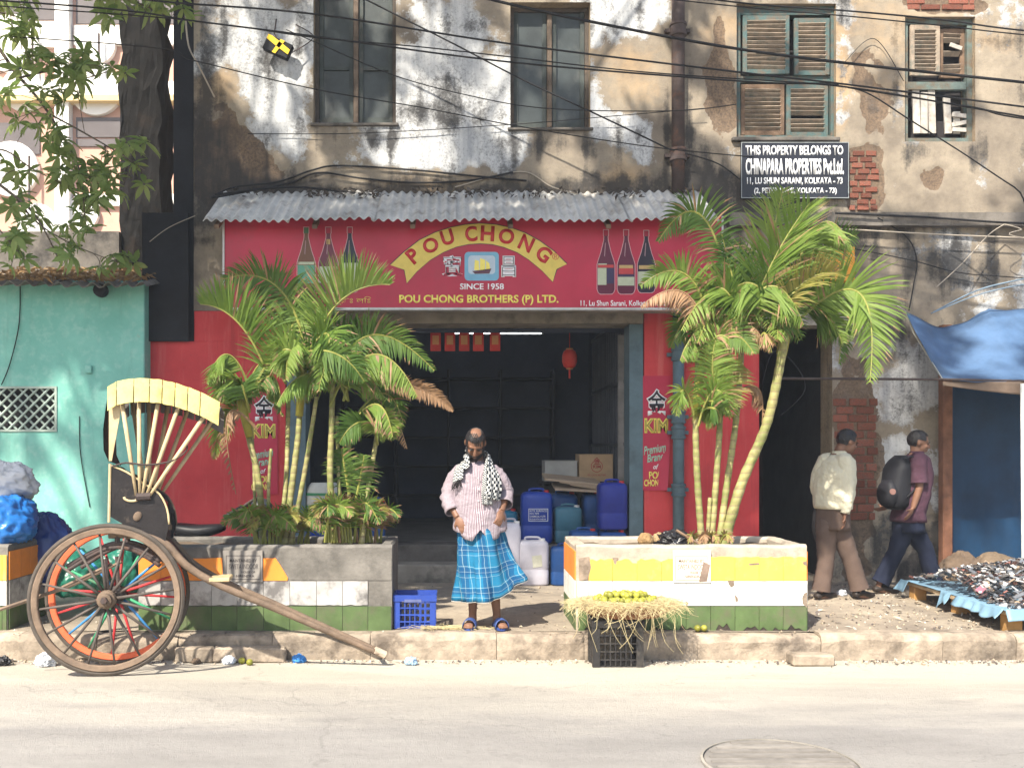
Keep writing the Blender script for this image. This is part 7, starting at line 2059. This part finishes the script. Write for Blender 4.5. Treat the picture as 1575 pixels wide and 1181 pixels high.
# the heap of small goods
rs = random.Random(9)
def heap_z(X, Y):
    u = (X - 5.55) / 1.05; v = (Y - 8.7) / .78
    h = .26 * exp(-(u * u) * .9 - v * v * 1.1) + .03
    return TZ + .012 + h * max(0.0, 1 - max(0, (u * u + v * v) - 1.0) * .9)
gm = [mk('goods_' + str(i), c, .35, .2, 9, 0, spec=.5, orand=0) for i, c in enumerate(((.02, .02, .022), (.34, .34, .35), (.10, .085, .075), (.26, .19, .13), (.15, .16, .18), (.06, .03, .025), (.55, .53, .50), (.22, .09, .07)))]
b = MB()
for k in range(3200):
    X = rs.uniform(4.46, 6.6); Y = rs.uniform(7.74, 9.46)
    z = heap_z(X, Y)
    if X < 4.85 and Y > 8.75 and rs.random() < .5: continue
    b.m = rs.choice((0, 0, 0, 0, 0, 0, 0, 2, 2, 2, 2, 3, 4, 4, 4, 4, 5, 5, 1, 7) if rs.random() < .93 else (6,))
    Mx = Matrix.Translation(V((X, Y, z + rs.uniform(-.01, .012)))) @ Euler((rs.uniform(-.7, .7), rs.uniform(-.7, .7), rs.uniform(0, 6.3))).to_matrix().to_4x4()
    q = rs.random()
    if q < .5: b.box((-rs.uniform(.02, .05), -rs.uniform(.012, .022), -.006), (rs.uniform(.02, .05), rs.uniform(.012, .022), .006), Mx)
    elif q < .8:
        r = rs.uniform(.018, .032); b.tube([Mx @ V((r * cos(a), r * sin(a), 0)) for a in [i * pi / 4 for i in range(8)]], .005, 4, caps=False)
    else: b.ell(Mx @ V((0, 0, 0)), (rs.uniform(.012, .022),) * 2 + (rs.uniform(.008, .016),), 7, 5)
b.uv = [None] * len(b.f)
hp = b.build('heap_of_goods', gm); setp(hp, 'glittering heap of small metal and glass goods on the vendor platform', 'goods', kind='stuff')
b = MB(); Mx = Matrix.Translation(P(1510, 906, 8.25) + V((0, 0, .0))) @ Euler((.5, -.2, .7)).to_matrix().to_4x4(); b.bbox_bev((-.07, -.03, -.009), (.07, .03, .009), .004, Mx)
thing(b.build('phone_case', flat('pink_case', (0.36, 0.13, 0.17))), 'pinkish phone case lying on top of the goods heap', 'phone case')
# brown sacks behind the platform
def blob(name, c, r, mat, label, cat, seed, flat_=.0, wr=.18, group=None, k=3.0, parent=None):
    b = MB(); c = V(c); n, m = 80, 48; idx = {}
    for i in range(m + 1):
        ph = pi * i / m
        for j in range(n):
            th = 2 * pi * j / n; u = V((sin(ph) * cos(th), sin(ph) * sin(th), cos(ph)))
            f = 1 - wr * .38 * abs(nz(u.x * 5 + seed, u.y * 5, u.z * 5)) - wr * .30 * abs(nz(u.x * 9, u.y * 9 + seed, u.z * 9)) - wr * .16 * abs(nz(u.x * 21, u.y * 21 + seed, u.z * 21)) + wr * (noise.ridged_multi_fractal(u * k * .5 + V((seed, seed, 0)), 1.0, 2.0, 4, 1.0, 2.0) - 1.0) * .5 + wr * .6 * nz(u.x * 2 + seed, u.y * 2, u.z * 2)
            p = V((u.x * r[0], u.y * r[1], u.z * r[2])) * f
            p.z = max(p.z, -r[2] * .8 + .01 * nz(th, ph))
            idx[(i, j)] = b.vert(c + p)
    for i in range(m):
        for j in range(n): b.face((idx[(i, j)], idx[(i + 1, j)], idx[(i + 1, (j + 1) % n)], idx[(i, (j + 1) % n)]))
    return thing(b.build(name, mat, parent, smooth=True), label, cat, group)
M_JUTE = mk('brown_jute', (0.12, 0.085, 0.06), .95, .25, 8, .5, 80)
blob('sack', (PX(1480, 9.95), 9.95, .28), (.22, .2, .23), M_JUTE, 'brown jute sack slumped beside the wooden post', 'sack', 1.0)
blob('sack', (PX(1530, 9.9), 9.9, .28), (.25, .2, .23), mk('tan_jute', (0.13, 0.095, 0.065), .95, .25, 8, .5, 80), 'tan jute sack lying behind the goods heap', 'sack', 4.0)
# wooden post, back sheet, tarpaulin
b = MB(); b.bbox_bev((PX(1447, 10.55), 10.5, .06), (PX(1462, 10.55), 10.61, PZ(500, 10.55)), .008)
thing(b.build('wooden_post', mk('reddish_post', (0.24, 0.11, 0.065), .8, .3, 8, .4, 40)), 'reddish wooden post between the plaster pier and the blue stall', 'post')
M_NAVY = mk('navy_tarpaulin', (0.006, 0.032, 0.078), .5, .25, 3, .2, 20)
o = sheet('stall_backdrop', lambda u, v: (lerp(PX(1463, 10.6), PX(1800, 10.6), u), 10.62 + .05 * sin(u * 17) * (.3 + v) + .02 * nz(u * 20, v * 3), lerp(2.75, .12, v)), 60, 20, M_NAVY, None)
thing(o, 'dark blue hanging tarpaulin forming the back of the stall', 'tarpaulin')
M_TARP = mk('blue_tarpaulin', (0.065, 0.122, 0.225), .55, .3, 2.5, .45, 24, spec=.4, transl=.1)
tp = empty('tarpaulin_awning', P(1480, 590, 9.9), 'bright blue tarpaulin awning tied over the stall at the right', 'tarpaulin')
def tarp(u, v):
    xt = lerp(1393, 1800, u); xb = lerp(1449, 1850, u)
    top_ = P(xt, 480 + 22 * sin(min(1, u * 3.4) * pi) * (1 if u < .3 else .15) + (-4 if u > .3 else 0), 10.5); bot = P(xb, 584 + 3 * sin(u * 9), 9.55)
    p = top_.lerp(bot, v)
    sag = -.10 * sin(pi * v) * (.6 + .4 * sin(u * 16)) + .05 * sin(u * 22 + v * 3) * v * (1 - v) * 2 + .03 * nz(u * 12, v * 3)
    p.z += sag; p.y += sag * .3
    return p
sheet('cloth', tarp, 70, 20, M_TARP, tp, .004)
sheet('valance', lambda u, v: P(lerp(1450, 1850, u), 587 + (6 + 18 * sin(min(1, u * 1.6) * pi * .6)) * v, 9.56 + .02 * sin(u * 20)), 40, 5, mk('brown_valance', (0.16, 0.115, 0.085), .9, .2), tp)
b = MB(); b.tube([P(1196, 582, 9.56), P(1450, 583.5, 9.56), P(1850, 592, 9.56)], .014, 6); b.build('support_rod', M_IRON, tp)
b = MB(); MRP = mk('pale_rope', (0.4, 0.38, 0.3), .9)
for pts_ in ([P(1395, 480, 10.5), P(1380, 470, 10.68)], [P(1450, 584, 9.55), P(1405, 512, 10.3), P(1393, 480, 10.5)], [P(1196, 582, 9.56), P(1204, 540, 10.69)]):
    b = MB(); b.tube(pts_, .007, 5); b.build('tie_rope', MRP, tp)
b = MB(); b.tube([P(1573, 590, 9.5), P(1575, 905, 9.5)], .022, 8); b.build('pole', mk('whitish_pole', (0.6, 0.62, 0.62), .6), tp)

# ================================================================== LEFT BUNDLES, BAGS, SCOOTER
M_BLUEP = mk('bright_blue_plastic', (0.02, 0.16, 0.50), .32, .15, 4, .3, 16, spec=.5)
blob('bundle', P(8, 806, 8.1) + V((0, 0, .02)), (.26, .28, .24), M_BLUEP, 'shiny bright blue plastic bundle on the far left planter', 'bundle', 2.2, wr=.28)
blob('bundle', P(70, 850, 8.55), (.27, .22, .36), mk('dark_blue_plastic', (0.012, 0.04, 0.20), .35, .2, 4, .3, 16, spec=.5), 'dark blue plastic bundle leaning behind the rickshaw wheel', 'bundle', 7.7, wr=.2)
blob('cloth_bundle', P(8, 745, 8.3), (.26, .22, .20), mk('offwhite_cloth', (0.55, 0.55, 0.56), .9, .1, 5, .3, 30), 'off-white cloth bundle heaped on the blue one at the left edge', 'bundle', 5.1, wr=.3)
M_GRP = mk('green_plastic', (0.012, 0.13, 0.085), .35, .2, 4, .3, 18, spec=.5)
blob('green_bag', P(120, 885, 8.45), (.24, .2, .22), M_GRP, 'dark green plastic bag seen through the spokes, nearer the left', 'bag', 3.3, wr=.28, group='green bags behind the wheel')
blob('green_bag', P(185, 880, 8.75), (.22, .2, .26), M_GRP, 'dark green plastic bag seen through the spokes, nearer the planter', 'bag', 9.3, wr=.28, group='green bags behind the wheel')
# scooter parked behind the left planter
YSc = 9.0
scx = empty('scooter', P(350, 930, YSc), 'dark scooter parked behind the left planter, only seat and handlebar showing', 'scooter'); scx.location.z = PAV; WT[scx] = V(scx.location)
MSC = mk('scooter_body', (0.03, 0.032, 0.04), .35, .2, 5, .1, spec=.5); MSE = mk('black_vinyl', (0.012, 0.012, 0.014), .45, .2, 6, .1)
s0 = lambda x, z, dy=0.0: V((PX(x, YSc), YSc + dy, z))
for x in (272, 424):
    w = empty('wheel', s0(x, PAV + .22), parent=scx)
    b = MB(); b.lathe([(.15, -.04), (.205, -.05), (.22, -.02), (.22, .02), (.205, .05), (.15, .04)], s0(x, PAV + .22), 26, 'y'); b.build('tyre', M_BLACK, w, smooth=False, fix=True)
    b = MB(); b.lathe([(.03, -.055), (.145, -.045), (.145, .045), (.03, .055)], s0(x, PAV + .22), 20, 'y'); b.build('rim', M_FRAME, w, fix=True)
b = MB(); rg = []
for j in range(9):
    v = j / 8; x = lerp(238, 346, v); zc = lerp(.66, .56, v); rg.append([s0(x, zc + (.05 + .10 * sin(pi * (v * .8 + .15))) * sin(a) , .13 * cos(a) * (.5 + .5 * sin(pi * min(1, v + .2)))) for a in [2 * pi * k / 20 for k in range(20)]])
b.loft(rg, cap0=True, cap1=True); b.uv = [None] * len(b.f); b.build('rear_body', MSC, scx, smooth=True)
b = MB(); rg = []
for j in range(11):
    v = j / 10; x = lerp(262, 346, v); e = sin(pi * min(1, max(.12, v * .9 + .08))) ** .35
    rg.append([s0(x, .815 + .015 * cos(v * 6) + .062 * e * math.copysign(abs(sin(a)) ** .7, sin(a)), .14 * e * math.copysign(abs(cos(a)) ** .7, cos(a))) for a in [2 * pi * k / 20 for k in range(20)]])
b.loft(rg, cap0=True, cap1=True); b.uv = [None] * len(b.f); b.build('seat', MSE, scx, smooth=True)
b = MB(); b.box((PX(340, YSc), YSc - .15, .38), (PX(400, YSc), YSc + .15, .43)); b.build('floorboard', MSC, scx)
b = MB(); rg = [[s0(x + 6 * abs(k / 4 - 1) ** 2, z, lerp(-.17, .17, k / 8)) for k in range(9)] for x, z in ((398, .40), (404, .6), (400, .85), (396, .95))]; b.loft(rg, closed=False); b.uv = [None] * len(b.f); o = b.build('front_apron', MSC, scx, smooth=True); md = o.modifiers.new('s', 'SOLIDIFY'); md.thickness = .03
b = MB(); b.tube([s0(424, PAV + .22), s0(410, .7), s0(398, 1.05)], .025, 8); b.build('steering_column', M_IRON, scx)
b = MB(); b.tube(cat_rom([P(395, 766, YSc - .05), P(384, 772, YSc - .16), P(370, 782, YSc - .28)], 5), .014, 8); b.tube(cat_rom([P(395, 766, YSc + .05), P(388, 770, YSc + .16), P(380, 778, YSc + .28)], 5), .014, 8); b.build('handlebar', M_IRON, scx, smooth=True)
b = MB(); b.tube([P(372, 780, YSc - .26), P(345, 796, YSc - .34)], [.021, .023], 10); b.build('grip', MSE, scx, smooth=True)
b = MB(); b.ell(s0(402, 1.03), (.10, .12, .08), 14, 10); b.build('headlamp_cowl', MSC, scx, smooth=True)

# ================================================================== CABLES
M_CAB = mk('black_cable', (0.016, 0.015, 0.016), .6, .2, 5, 0); M_CABB = mk('blue_grey_cable', (0.16, 0.22, 0.28), .6, .2, 5, 0); M_CABP = mk('pale_cable', (0.36, 0.31, 0.25), .7, .2, 5, 0)
def cable(pts, Y, r, label, mat=None, ends=True):
    pts = list(pts)
    if pts[-1][0] > 1560:      # carry on past the picture towards the next pole
        a, c = pts[-2], pts[-1]; k = 700 / max(30, c[0] - a[0]); pts.append((c[0] + 700, c[1] + min(60, (c[1] - a[1]) * k), *c[2:]))
    if pts[0][0] < 250 and len(pts[0]) == 2: pts.insert(0, (pts[0][0] - 620, pts[0][1] - 40))
    q = []
    for i, p in enumerate(pts):
        q.append(P(p[0], p[1], p[2] if len(p) > 2 else Y))
    b = MB(); b.tube(cat_rom(q, 8), r, 6); b.uv = [None] * len(b.f)
    thing(b.build('cable', mat or M_CAB, smooth=True), label, 'cable', 'cables strung across the front')
YC = 9.3
cable([(520, -70), (740, -4), (950, 42), (1150, 78), (1350, 103), (1600, 130), (1750, 150)], YC, .0135, 'thick black cable sagging from the top centre to the right edge')
cable([(120, -14), (250, 3), (482, 22), (785, 68), (1150, 113), (1300, 130), (1600, 168), (1750, 190)], YC, .009, 'upper of the long black cables crossing both casement windows')
cable([(120, 10), (300, 33), (482, 56), (785, 96), (1150, 126), (1300, 134), (1600, 184), (1750, 205)], YC + .05, .0085, 'long black cable crossing the middle of the casement windows')
cable([(150, 20), (341, 38), (482, 58), (640, 72), (785, 88), (1000, 112), (1290, 131)], YC + .1, .006, 'thin black cable just above the middle long cable')
cable([(480, -42), (563, 0), (700, 69), (800, 121), (930, 182), (1030, 230)], YC + .9, .0085, 'black cable running steeply down to the iron drainpipe')
cable([(200, 70), (300, 94), (482, 137), (650, 166), (800, 195), (1000, 226), (1160, 242)], YC + .3, .0055, 'thin cable slanting below the left casement window middle')
cable([(440, 46), (503, 73), (608, 117), (720, 147), (841, 167), (1031, 171), (1132, 161)], YC + .5, .005, 'thin cable bending up again towards the shuttered window')
cable([(381, 206, F - .03), (560, 205, F - .05), (784, 192, F - .05), (930, 180, F - .08), (1083, 167, F - .1)], F - .05, .0045, 'thin cable running almost level under the casement windows')
cable([(325, 304, F - .30), (360, 288, F - .12), (427, 280, F - .05), (480, 262, F - .04), (525, 255, F - .04), (640, 262, F - .03), (720, 270, F - .03), (810, 278, F - .03)], F, .011, 'black cable hugging the wall above the awning, higher of two')
cable([(325, 305, F - .4), (440, 283, F - .05), (490, 266, F - .05), (560, 275, F - .04), (633, 281, F - .03), (720, 278, F - .03), (789, 265, F - .03)], F, .011, 'black cable looping along the wall above the awning, lower of two')
cable([(330, 300, F - .5), (450, 288, F - .12), (600, 303, F - .12), (720, 309, F - .12), (900, 309, F - .12), (1040, 316, F - .1)], F, .013, 'thick black cable lying along the top of the awning')
cable([(700, 288, F - .03), (800, 264, F - .03), (850, 288, F - .06), (910, 304, F - .12)], F, .007, 'cable dropping over the wall to the middle of the awning', M_CABP)
cable([(1030, 230, F - .15), (1100, 250, F - .1), (1138, 276, F - .07)], F, .007, 'short cable from the drainpipe to the black notice board')
cable([(1285, 328, F - .14), (1420, 334, F - .14), (1535, 342, F - .14), (1650, 346, F - .14)], F, .012, 'thick cable clipped along the wall ledge')
cable([(1290, 352, F - .12), (1450, 361, F - .12), (1600, 367, F - .12)], F, .008, 'cable along the lower edge of the wall ledge', M_CABP)
cable([(1280, 131), (1333, 143), (1400, 185), (1480, 235), (1560, 288), (1680, 360)], YC + .6, .007, 'cable falling steeply to the lower right past the broken window')
cable([(1304, 135), (1400, 150), (1500, 166), (1640, 190)], YC + .05, .008, 'cable crossing the broken window near its middle')
cable([(1000, -14), (1150, 6), (1300, 17), (1450, 31), (1640, 54)], YC, .008, 'cable crossing the top of the shuttered window, higher one')
cable([(1000, -4), (1150, 12), (1300, 25), (1450, 40), (1640, 60)], YC + .04, .006, 'cable crossing the top of the shuttered window, lower one')
cable([(1300, 95), (1345, 60), (1390, 125)], F - .04, .004, 'thin loose cable zigzagging on the plaster between the shuttered windows')
cable([(1545, 345, F - .15), (1520, 362, F - .2), (1480, 405, F - .3), (1440, 442, F - .5)], F, .006, 'pale cable fanning down from the wall bracket', M_CABP)
cable([(1545, 345, F - .15), (1570, 352, F - .2), (1620, 372, F - .3)], F, .006, 'pale cable leaving the wall bracket to the right', M_CABP)
cable([(1436, 480, F - .35), (1500, 448, F - .35), (1560, 432, F - .35), (1650, 415, F - .35)], F, .009, 'blue grey cable above the tarpaulin, upper one', M_CABB)
cable([(1432, 482, F - .38), (1500, 455, F - .38), (1560, 440, F - .38), (1650, 426, F - .38)], F, .007, 'blue grey cable above the tarpaulin, lower one', M_CABB)
cable([(1350, 335, F - .1), (1395, 365, F - .06), (1410, 400, F - .05), (1405, 440, F - .05), (1398, 478, F - .06)], F, .007, 'thick cord hanging down the sooty wall under the ledge')
cable([(1300, 380, F - .06), (1400, 400, F - .06), (1480, 420, F - .06), (1600, 430, F - .06)], F, .006, 'cable crossing the sooty wall under the ledge')
cable([(285, 20, F - .2), (290, 70, F - .2), (305, 100, F - .25), (330, 150, F - .06)], F, .010, 'grey cable drooping down the left corner of the building', M_CABP)
cable([(1172, 590, F - .4), (1190, 540, F - .25), (1222, 560, F - .3), (1238, 600, F - .4), (1200, 640, F - .5)], F, .004, 'thin loop of wire hanging in front of the dark doorway')
cable([(230, 372, F - .1), (260, 350, F - .1), (300, 332, F - .2)], F, .005, 'thin wire slanting across the black board at the left', M_CABP)

# ================================================================== LEAFY TREE AT THE UPPER LEFT
M_LF = m_palm('broad_leaf', (0.14, 0.235, 0.055), (0.32, 0.385, 0.13), .55)
lt = empty('leafy_tree', (-6.2, 9.4, PAV), 'tree with whorled glossy leaves hanging in at the upper left', 'tree')
rt = random.Random(31)
lmesh = []
for q in range(5):
    b = MB(); nl = 7
    for k in range(nl):
        a = 2 * pi * k / nl + rt.uniform(-.25, .25); L = rt.uniform(.10, .165); w = L * .19
        d = V((cos(a), sin(a), rt.uniform(-.25, .25))); sd = V((-sin(a), cos(a), 0)); up = V((0, 0, 1)); prev = None
        for i in range(5):
            u = i / 4; p = d * (L * u + .012) + up * (-.06 * u * u * (L / .13)); ww = w * (.25, .8, 1.0, .75, .05)[i]
            A_, B_, C_ = b.vert(p - sd * ww + up * .008), b.vert(p), b.vert(p + sd * ww + up * .008)
            if prev: b.face((prev[0], prev[1], B_, A_)); b.face((prev[1], prev[2], C_, B_))
            prev = (A_, B_, C_)
    m_ = b.mesh('leaf_cluster', True); m_.materials.append(M_LF); lmesh.append(m_)
YL = 9.75
branches = [[(-140, 260), (-40, 60), (30, 120), (75, 175), (120, 255), (130, 330)], [(-140, 260), (-60, 250), (20, 300), (60, 340), (95, 410)], [(-140, 200), (-60, 20), (40, -20), (180, -5), (262, 28)],
            [(30, 120), (80, 110), (130, 120), (172, 108)], [(75, 175), (130, 205), (190, 240), (222, 262)], [(-60, 250), (0, 230), (50, 260), (110, 290)], [(-60, 20), (0, 20), (40, 30)], [(20, 300), (60, 345), (120, 380), (185, 405)], [(-60, 250), (-10, 340), (30, 390)]]
bp_ = []
for k, br in enumerate(branches):
    pts = cat_rom([P(x, y, YL + .25 * sin(k * 2 + i * .8)) for i, (x, y) in enumerate(br)], 6)
    b = MB(); n = len(pts); b.tube(pts, [lerp(.026 if k < 3 else .012, .004, i / (n - 1)) for i in range(n)], 6); b.uv = [None] * len(b.f); b.build('branch', M_BARK, lt, smooth=True); bp_ += pts[n // 4:]
b = MB(); b.tube(cat_rom([V((-6.2, 9.4, PAV - .05)), V((-6.1, 9.5, 2.0)), P(-140, 260, YL)], 8), [.16 - .006 * i for i in range(17)], 10); b.uv = [None] * len(b.f); b.build('trunk', M_BARK, lt, smooth=True)
areas = [(0, 55, -10, 62, 14), (25, 130, 78, 165, 30), (150, 195, 95, 125, 3), (140, 300, -15, 36, 20), (45, 95, 170, 232, 8), (90, 165, 215, 310, 30), (175, 225, 218, 298, 12), (5, 65, 245, 335, 9), (80, 145, 320, 400, 12), (0, 45, 340, 425, 9), (150, 205, 382, 425, 6), (0, 30, 130, 200, 4), (-190, -5, -40, 330, 46)]
for (xa, xb, ya, yb, n) in areas:
    for k in range(n):
        p = P(rt.uniform(xa, xb), rt.uniform(ya, yb), YL + rt.uniform(-.35, .25))
        o = link('leaf_cluster', lmesh[rt.randrange(5)], None, lt, p); s = rt.uniform(.8, 1.35); o.scale = (s, s, s)
        o.rotation_euler = (rt.uniform(.2, 1.3), rt.uniform(-.5, .5), rt.uniform(0, 6.3))
        near = min(bp_, key=lambda q: (q - p).length)
        b = MB(); b.tube([near, near.lerp(p, .5) + V((0, 0, .03)), p], .0035, 4, caps=False); b.uv = [None] * len(b.f); b.build('twig', M_BARK, lt)

# ================================================================== SMALL THINGS ON PLANTERS, KERB AND ROAD
M_BAG = mk('black_bin_bag', (0.014, 0.013, 0.015), .3, .2, 5, .3, 20, spec=.5)
blob('rubbish_bag', P(1035, 833, 8.1), (.16, .14, .10), M_BAG, 'crumpled black plastic bag lying on the right planter', 'rubbish bag', 3.0, wr=.4, k=5)
blob('coconut_husk', P(993, 830, 8.0), (.065, .06, .06), mk('coconut_fibre', (0.30, 0.19, 0.09), .95, .3, 20, .8, 90), 'hairy coconut husk at the left of the black bag', 'coconut husk', 2.0, wr=.15)
blob('coconut_husk', P(1014, 829, 8.12), (.06, .055, .058), mk('coconut_fibre2', (0.34, 0.24, 0.13), .95, .3, 20, .8, 90), 'pale coconut husk touching the black bag', 'coconut husk', 6.0, wr=.2)
b = MB(); b.tube([P(1040, 815, 8.0), P(1086, 843, 7.95)], .012, 6); thing(b.build('stick', M_WOODOLD), 'stick slanting from the black bag to the planter rim', 'stick')
b = MB(); b.tube([P(890, 846, 7.98), P(960, 842, 8.0), P(1000, 843, 7.95)], .018, 6); thing(b.build('stick', M_CREAM), 'long pale stick lying on the left end of the right planter', 'stick')
b = MB(); b.tube([P(250, 978, 7.70), P(330, 976, 7.70), P(415, 977, 7.70)], .007, 6); thing(b.build('stick', M_CREAM), 'thin pale cane lying on the kerb under the left planter', 'stick')
def crumple(label, x, y, Y, r, mat, seed, name='plastic_scrap', cat='litter'):
    g = road_z(Y) if Y < 7.6 else PAV
    return blob(name, (PX(x, Y), Y, g + r * .55), (r, r * .8, r * .7), mat, label, cat, seed, wr=.5, k=6)
MWP = mk('white_plastic_scrap', (0.62, 0.64, 0.68), .5, .1, 6, .3); MBS = mk('blue_plastic_scrap', (0.05, 0.22, 0.55), .35, .3, 6, .3)
crumple('crumpled blue plastic bag in the gutter below the left planter', 460, 1010, 7.50, .055, MBS, 1.1)
crumple('pale blue plastic scrap beside the end of the rickshaw shaft', 632, 1016, 7.40, .05, mk('pale_blue_scrap', (0.35, 0.5, 0.65), .5), 2.1)
crumple('crumpled white bag beside the rickshaw wheel', 70, 1016, 7.35, .085, MWP, 3.1)
crumple('white and blue scrap under the rickshaw shaft', 352, 1015, 7.45, .05, MWP, 4.1)
crumple('brown paper scrap behind the rickshaw wheel', 302, 1012, 7.45, .035, M_JUTE, 5.1)
crumple('white scrap on the pavement near the cream shirted man', 1295, 898, 9.6, .05, MWP, 6.1)
crumple('dark scrap at the far left of the gutter', 5, 1020, 7.38, .06, M_BAG, 8.1)
b = MB(); b.bbox_bev((-.17, -.07, 0), (.17, .07, .09), .014); o = b.build('stone_block', M_KERB, None, at=(PX(1246, 7.42), 7.42, -.095)); o.rotation_euler = (0, .04, .12); thing(o, 'loose kerb stone lying in the gutter below the right planter', 'stone')
for k, (x, w) in enumerate(((300, .15), (358, .15), (410, .15))):
    b = MB(); b.bbox_bev((-w, -.05, 0), (w, .05, .12), .014); o = b.build('stone_block', M_KERB, None, at=(PX(x, 7.53), 7.535, -.098)); o.rotation_euler = (0, .02 * k, .05 * (k - 1)); thing(o, ('leftmost', 'middle', 'rightmost')[k] + ' of three loose stones against the kerb behind the rickshaw wheel', 'stone', 'loose stones at the kerb')
# gravel, straw and dust crumbs along the gutter and the right-hand pavement
b = MB(); rg_ = random.Random(77); gms = [mk('crumb_' + str(i), c, .95, .2, 9, 0, orand=0) for i, c in enumerate(((.34, .27, .2), (.2, .16, .13), (.40, .33, .24), (.12, .1, .09), (.44, .40, .34)))]
for k in range(2400):
    q = rg_.random()
    if q < .45: X, Y = rg_.uniform(-4.5, 5.5), 7.58 - abs(rg_.gauss(0, .09)); z = road_z(Y)
    elif q < .8: X, Y = rg_.uniform(2.9, 4.6), rg_.uniform(7.8, 10.4); z = pav_z(X, Y)
    else: X, Y = rg_.uniform(-4, 3), rg_.uniform(7.62, 10.3); z = PAV
    b.m = rg_.randrange(5) if rg_.random() < .9 else 4
    r = rg_.uniform(.004, .016) * (1.6 if rg_.random() < .06 else 1); Mx = Euler((rg_.uniform(0, 3), rg_.uniform(0, 3), rg_.uniform(0, 6))).to_matrix(); c = V((X, Y, z + r * .5))
    if rg_.random() < .7:
        ids = [b.vert(c + Mx @ V(v) * r) for v in ((1, 0, 0), (-.9, .1, 0), (0, .8, 0), (.1, -.9, 0), (0, 0, .7), (0, 0, -.7))]
        for f in ((0, 2, 4), (2, 1, 4), (1, 3, 4), (3, 0, 4), (2, 0, 5), (1, 2, 5), (3, 1, 5), (0, 3, 5)): b.face([ids[i] for i in f])
    else:
        leaf_quad(b, c + V((0, 0, .004)), r * 2.2, Euler((rg_.uniform(-.3, .3), rg_.uniform(-.3, .3), rg_.uniform(0, 6))).to_matrix())
setp(b.build('gutter_grit', gms), 'scattered grit and leaf crumbs along the gutter and pavement', 'grit', kind='stuff')
b = MB(); rg2 = random.Random(5)
for k in range(240):
    c = V((rg2.gauss(PX(690, 7.75), .14), 7.76 + abs(rg2.gauss(0, .06)), PAV + .012 + .02 * rg2.random())); a = rg2.uniform(0, 6.3); d = V((cos(a), sin(a), rg2.uniform(-.1, .1))) * rg2.uniform(.03, .07)
    b.tube([c - d, c + d], .0015, 3, caps=False)
b.uv = [None] * len(b.f)
setp(b.build('loose_straw', M_STRAW), 'loose straw scattered on the kerb at the man’s feet', 'straw', kind='stuff')
# manhole
mc = V((PX(1200, 4.78), 4.78, .006))
mh = empty('manhole', mc, 'round iron manhole cover in the road at the bottom right', 'manhole cover')
b = MB(); b.lathe([(.385, 0), (.385, .010), (.372, .013), (.372, 0)], mc, 48, caps=False); b.build('ring', mk('manhole_ring', (0.30, 0.275, 0.24), .9, .2, 8), mh, fix=True)
b = MB(); b.lathe([(.365, 0), (.365, .008), (.355, .010), (.02, .011)], mc, 48); b.build('lid', mk('manhole_iron', (0.19, 0.175, 0.16), .8, .25, 8, .4, 50, world=True), mh, fix=True)
for k in range(-4, 5):
    L = sqrt(max(.0, .34 ** 2 - (k * .075) ** 2)); q = MB(); q.box((mc.x - L, mc.y + k * .075 - .012, mc.z + .0105), (mc.x + L, mc.y + k * .075 + .012, mc.z + .016)); q.build('rib', mk('manhole_iron2', (0.22, 0.2, 0.18), .8, .2, 8), mh)

# ================================================================== ADDED HAZE VOLUME THAT LIFTS THE BLACKS
hz = MB(); hz.box((-24, -14, -1.3), (24, 40, 18))
hm = bpy.data.materials.new('black_lift_air'); hm.use_nodes = True; hn = hm.node_tree
for n_ in list(hn.nodes):
    if n_.type == 'BSDF_PRINCIPLED': hn.nodes.remove(n_)
pv_ = hn.nodes.new('ShaderNodeVolumePrincipled'); pv_.inputs['Color'].default_value = (0.80, 0.88, 1.0, 1); pv_.inputs['Density'].default_value = 0.0019
hn.links.new(pv_.outputs[0], hn.nodes['Material Output'].inputs['Volume'])
setp(hz.build('added_haze', hm, fix=True), kind='stuff')
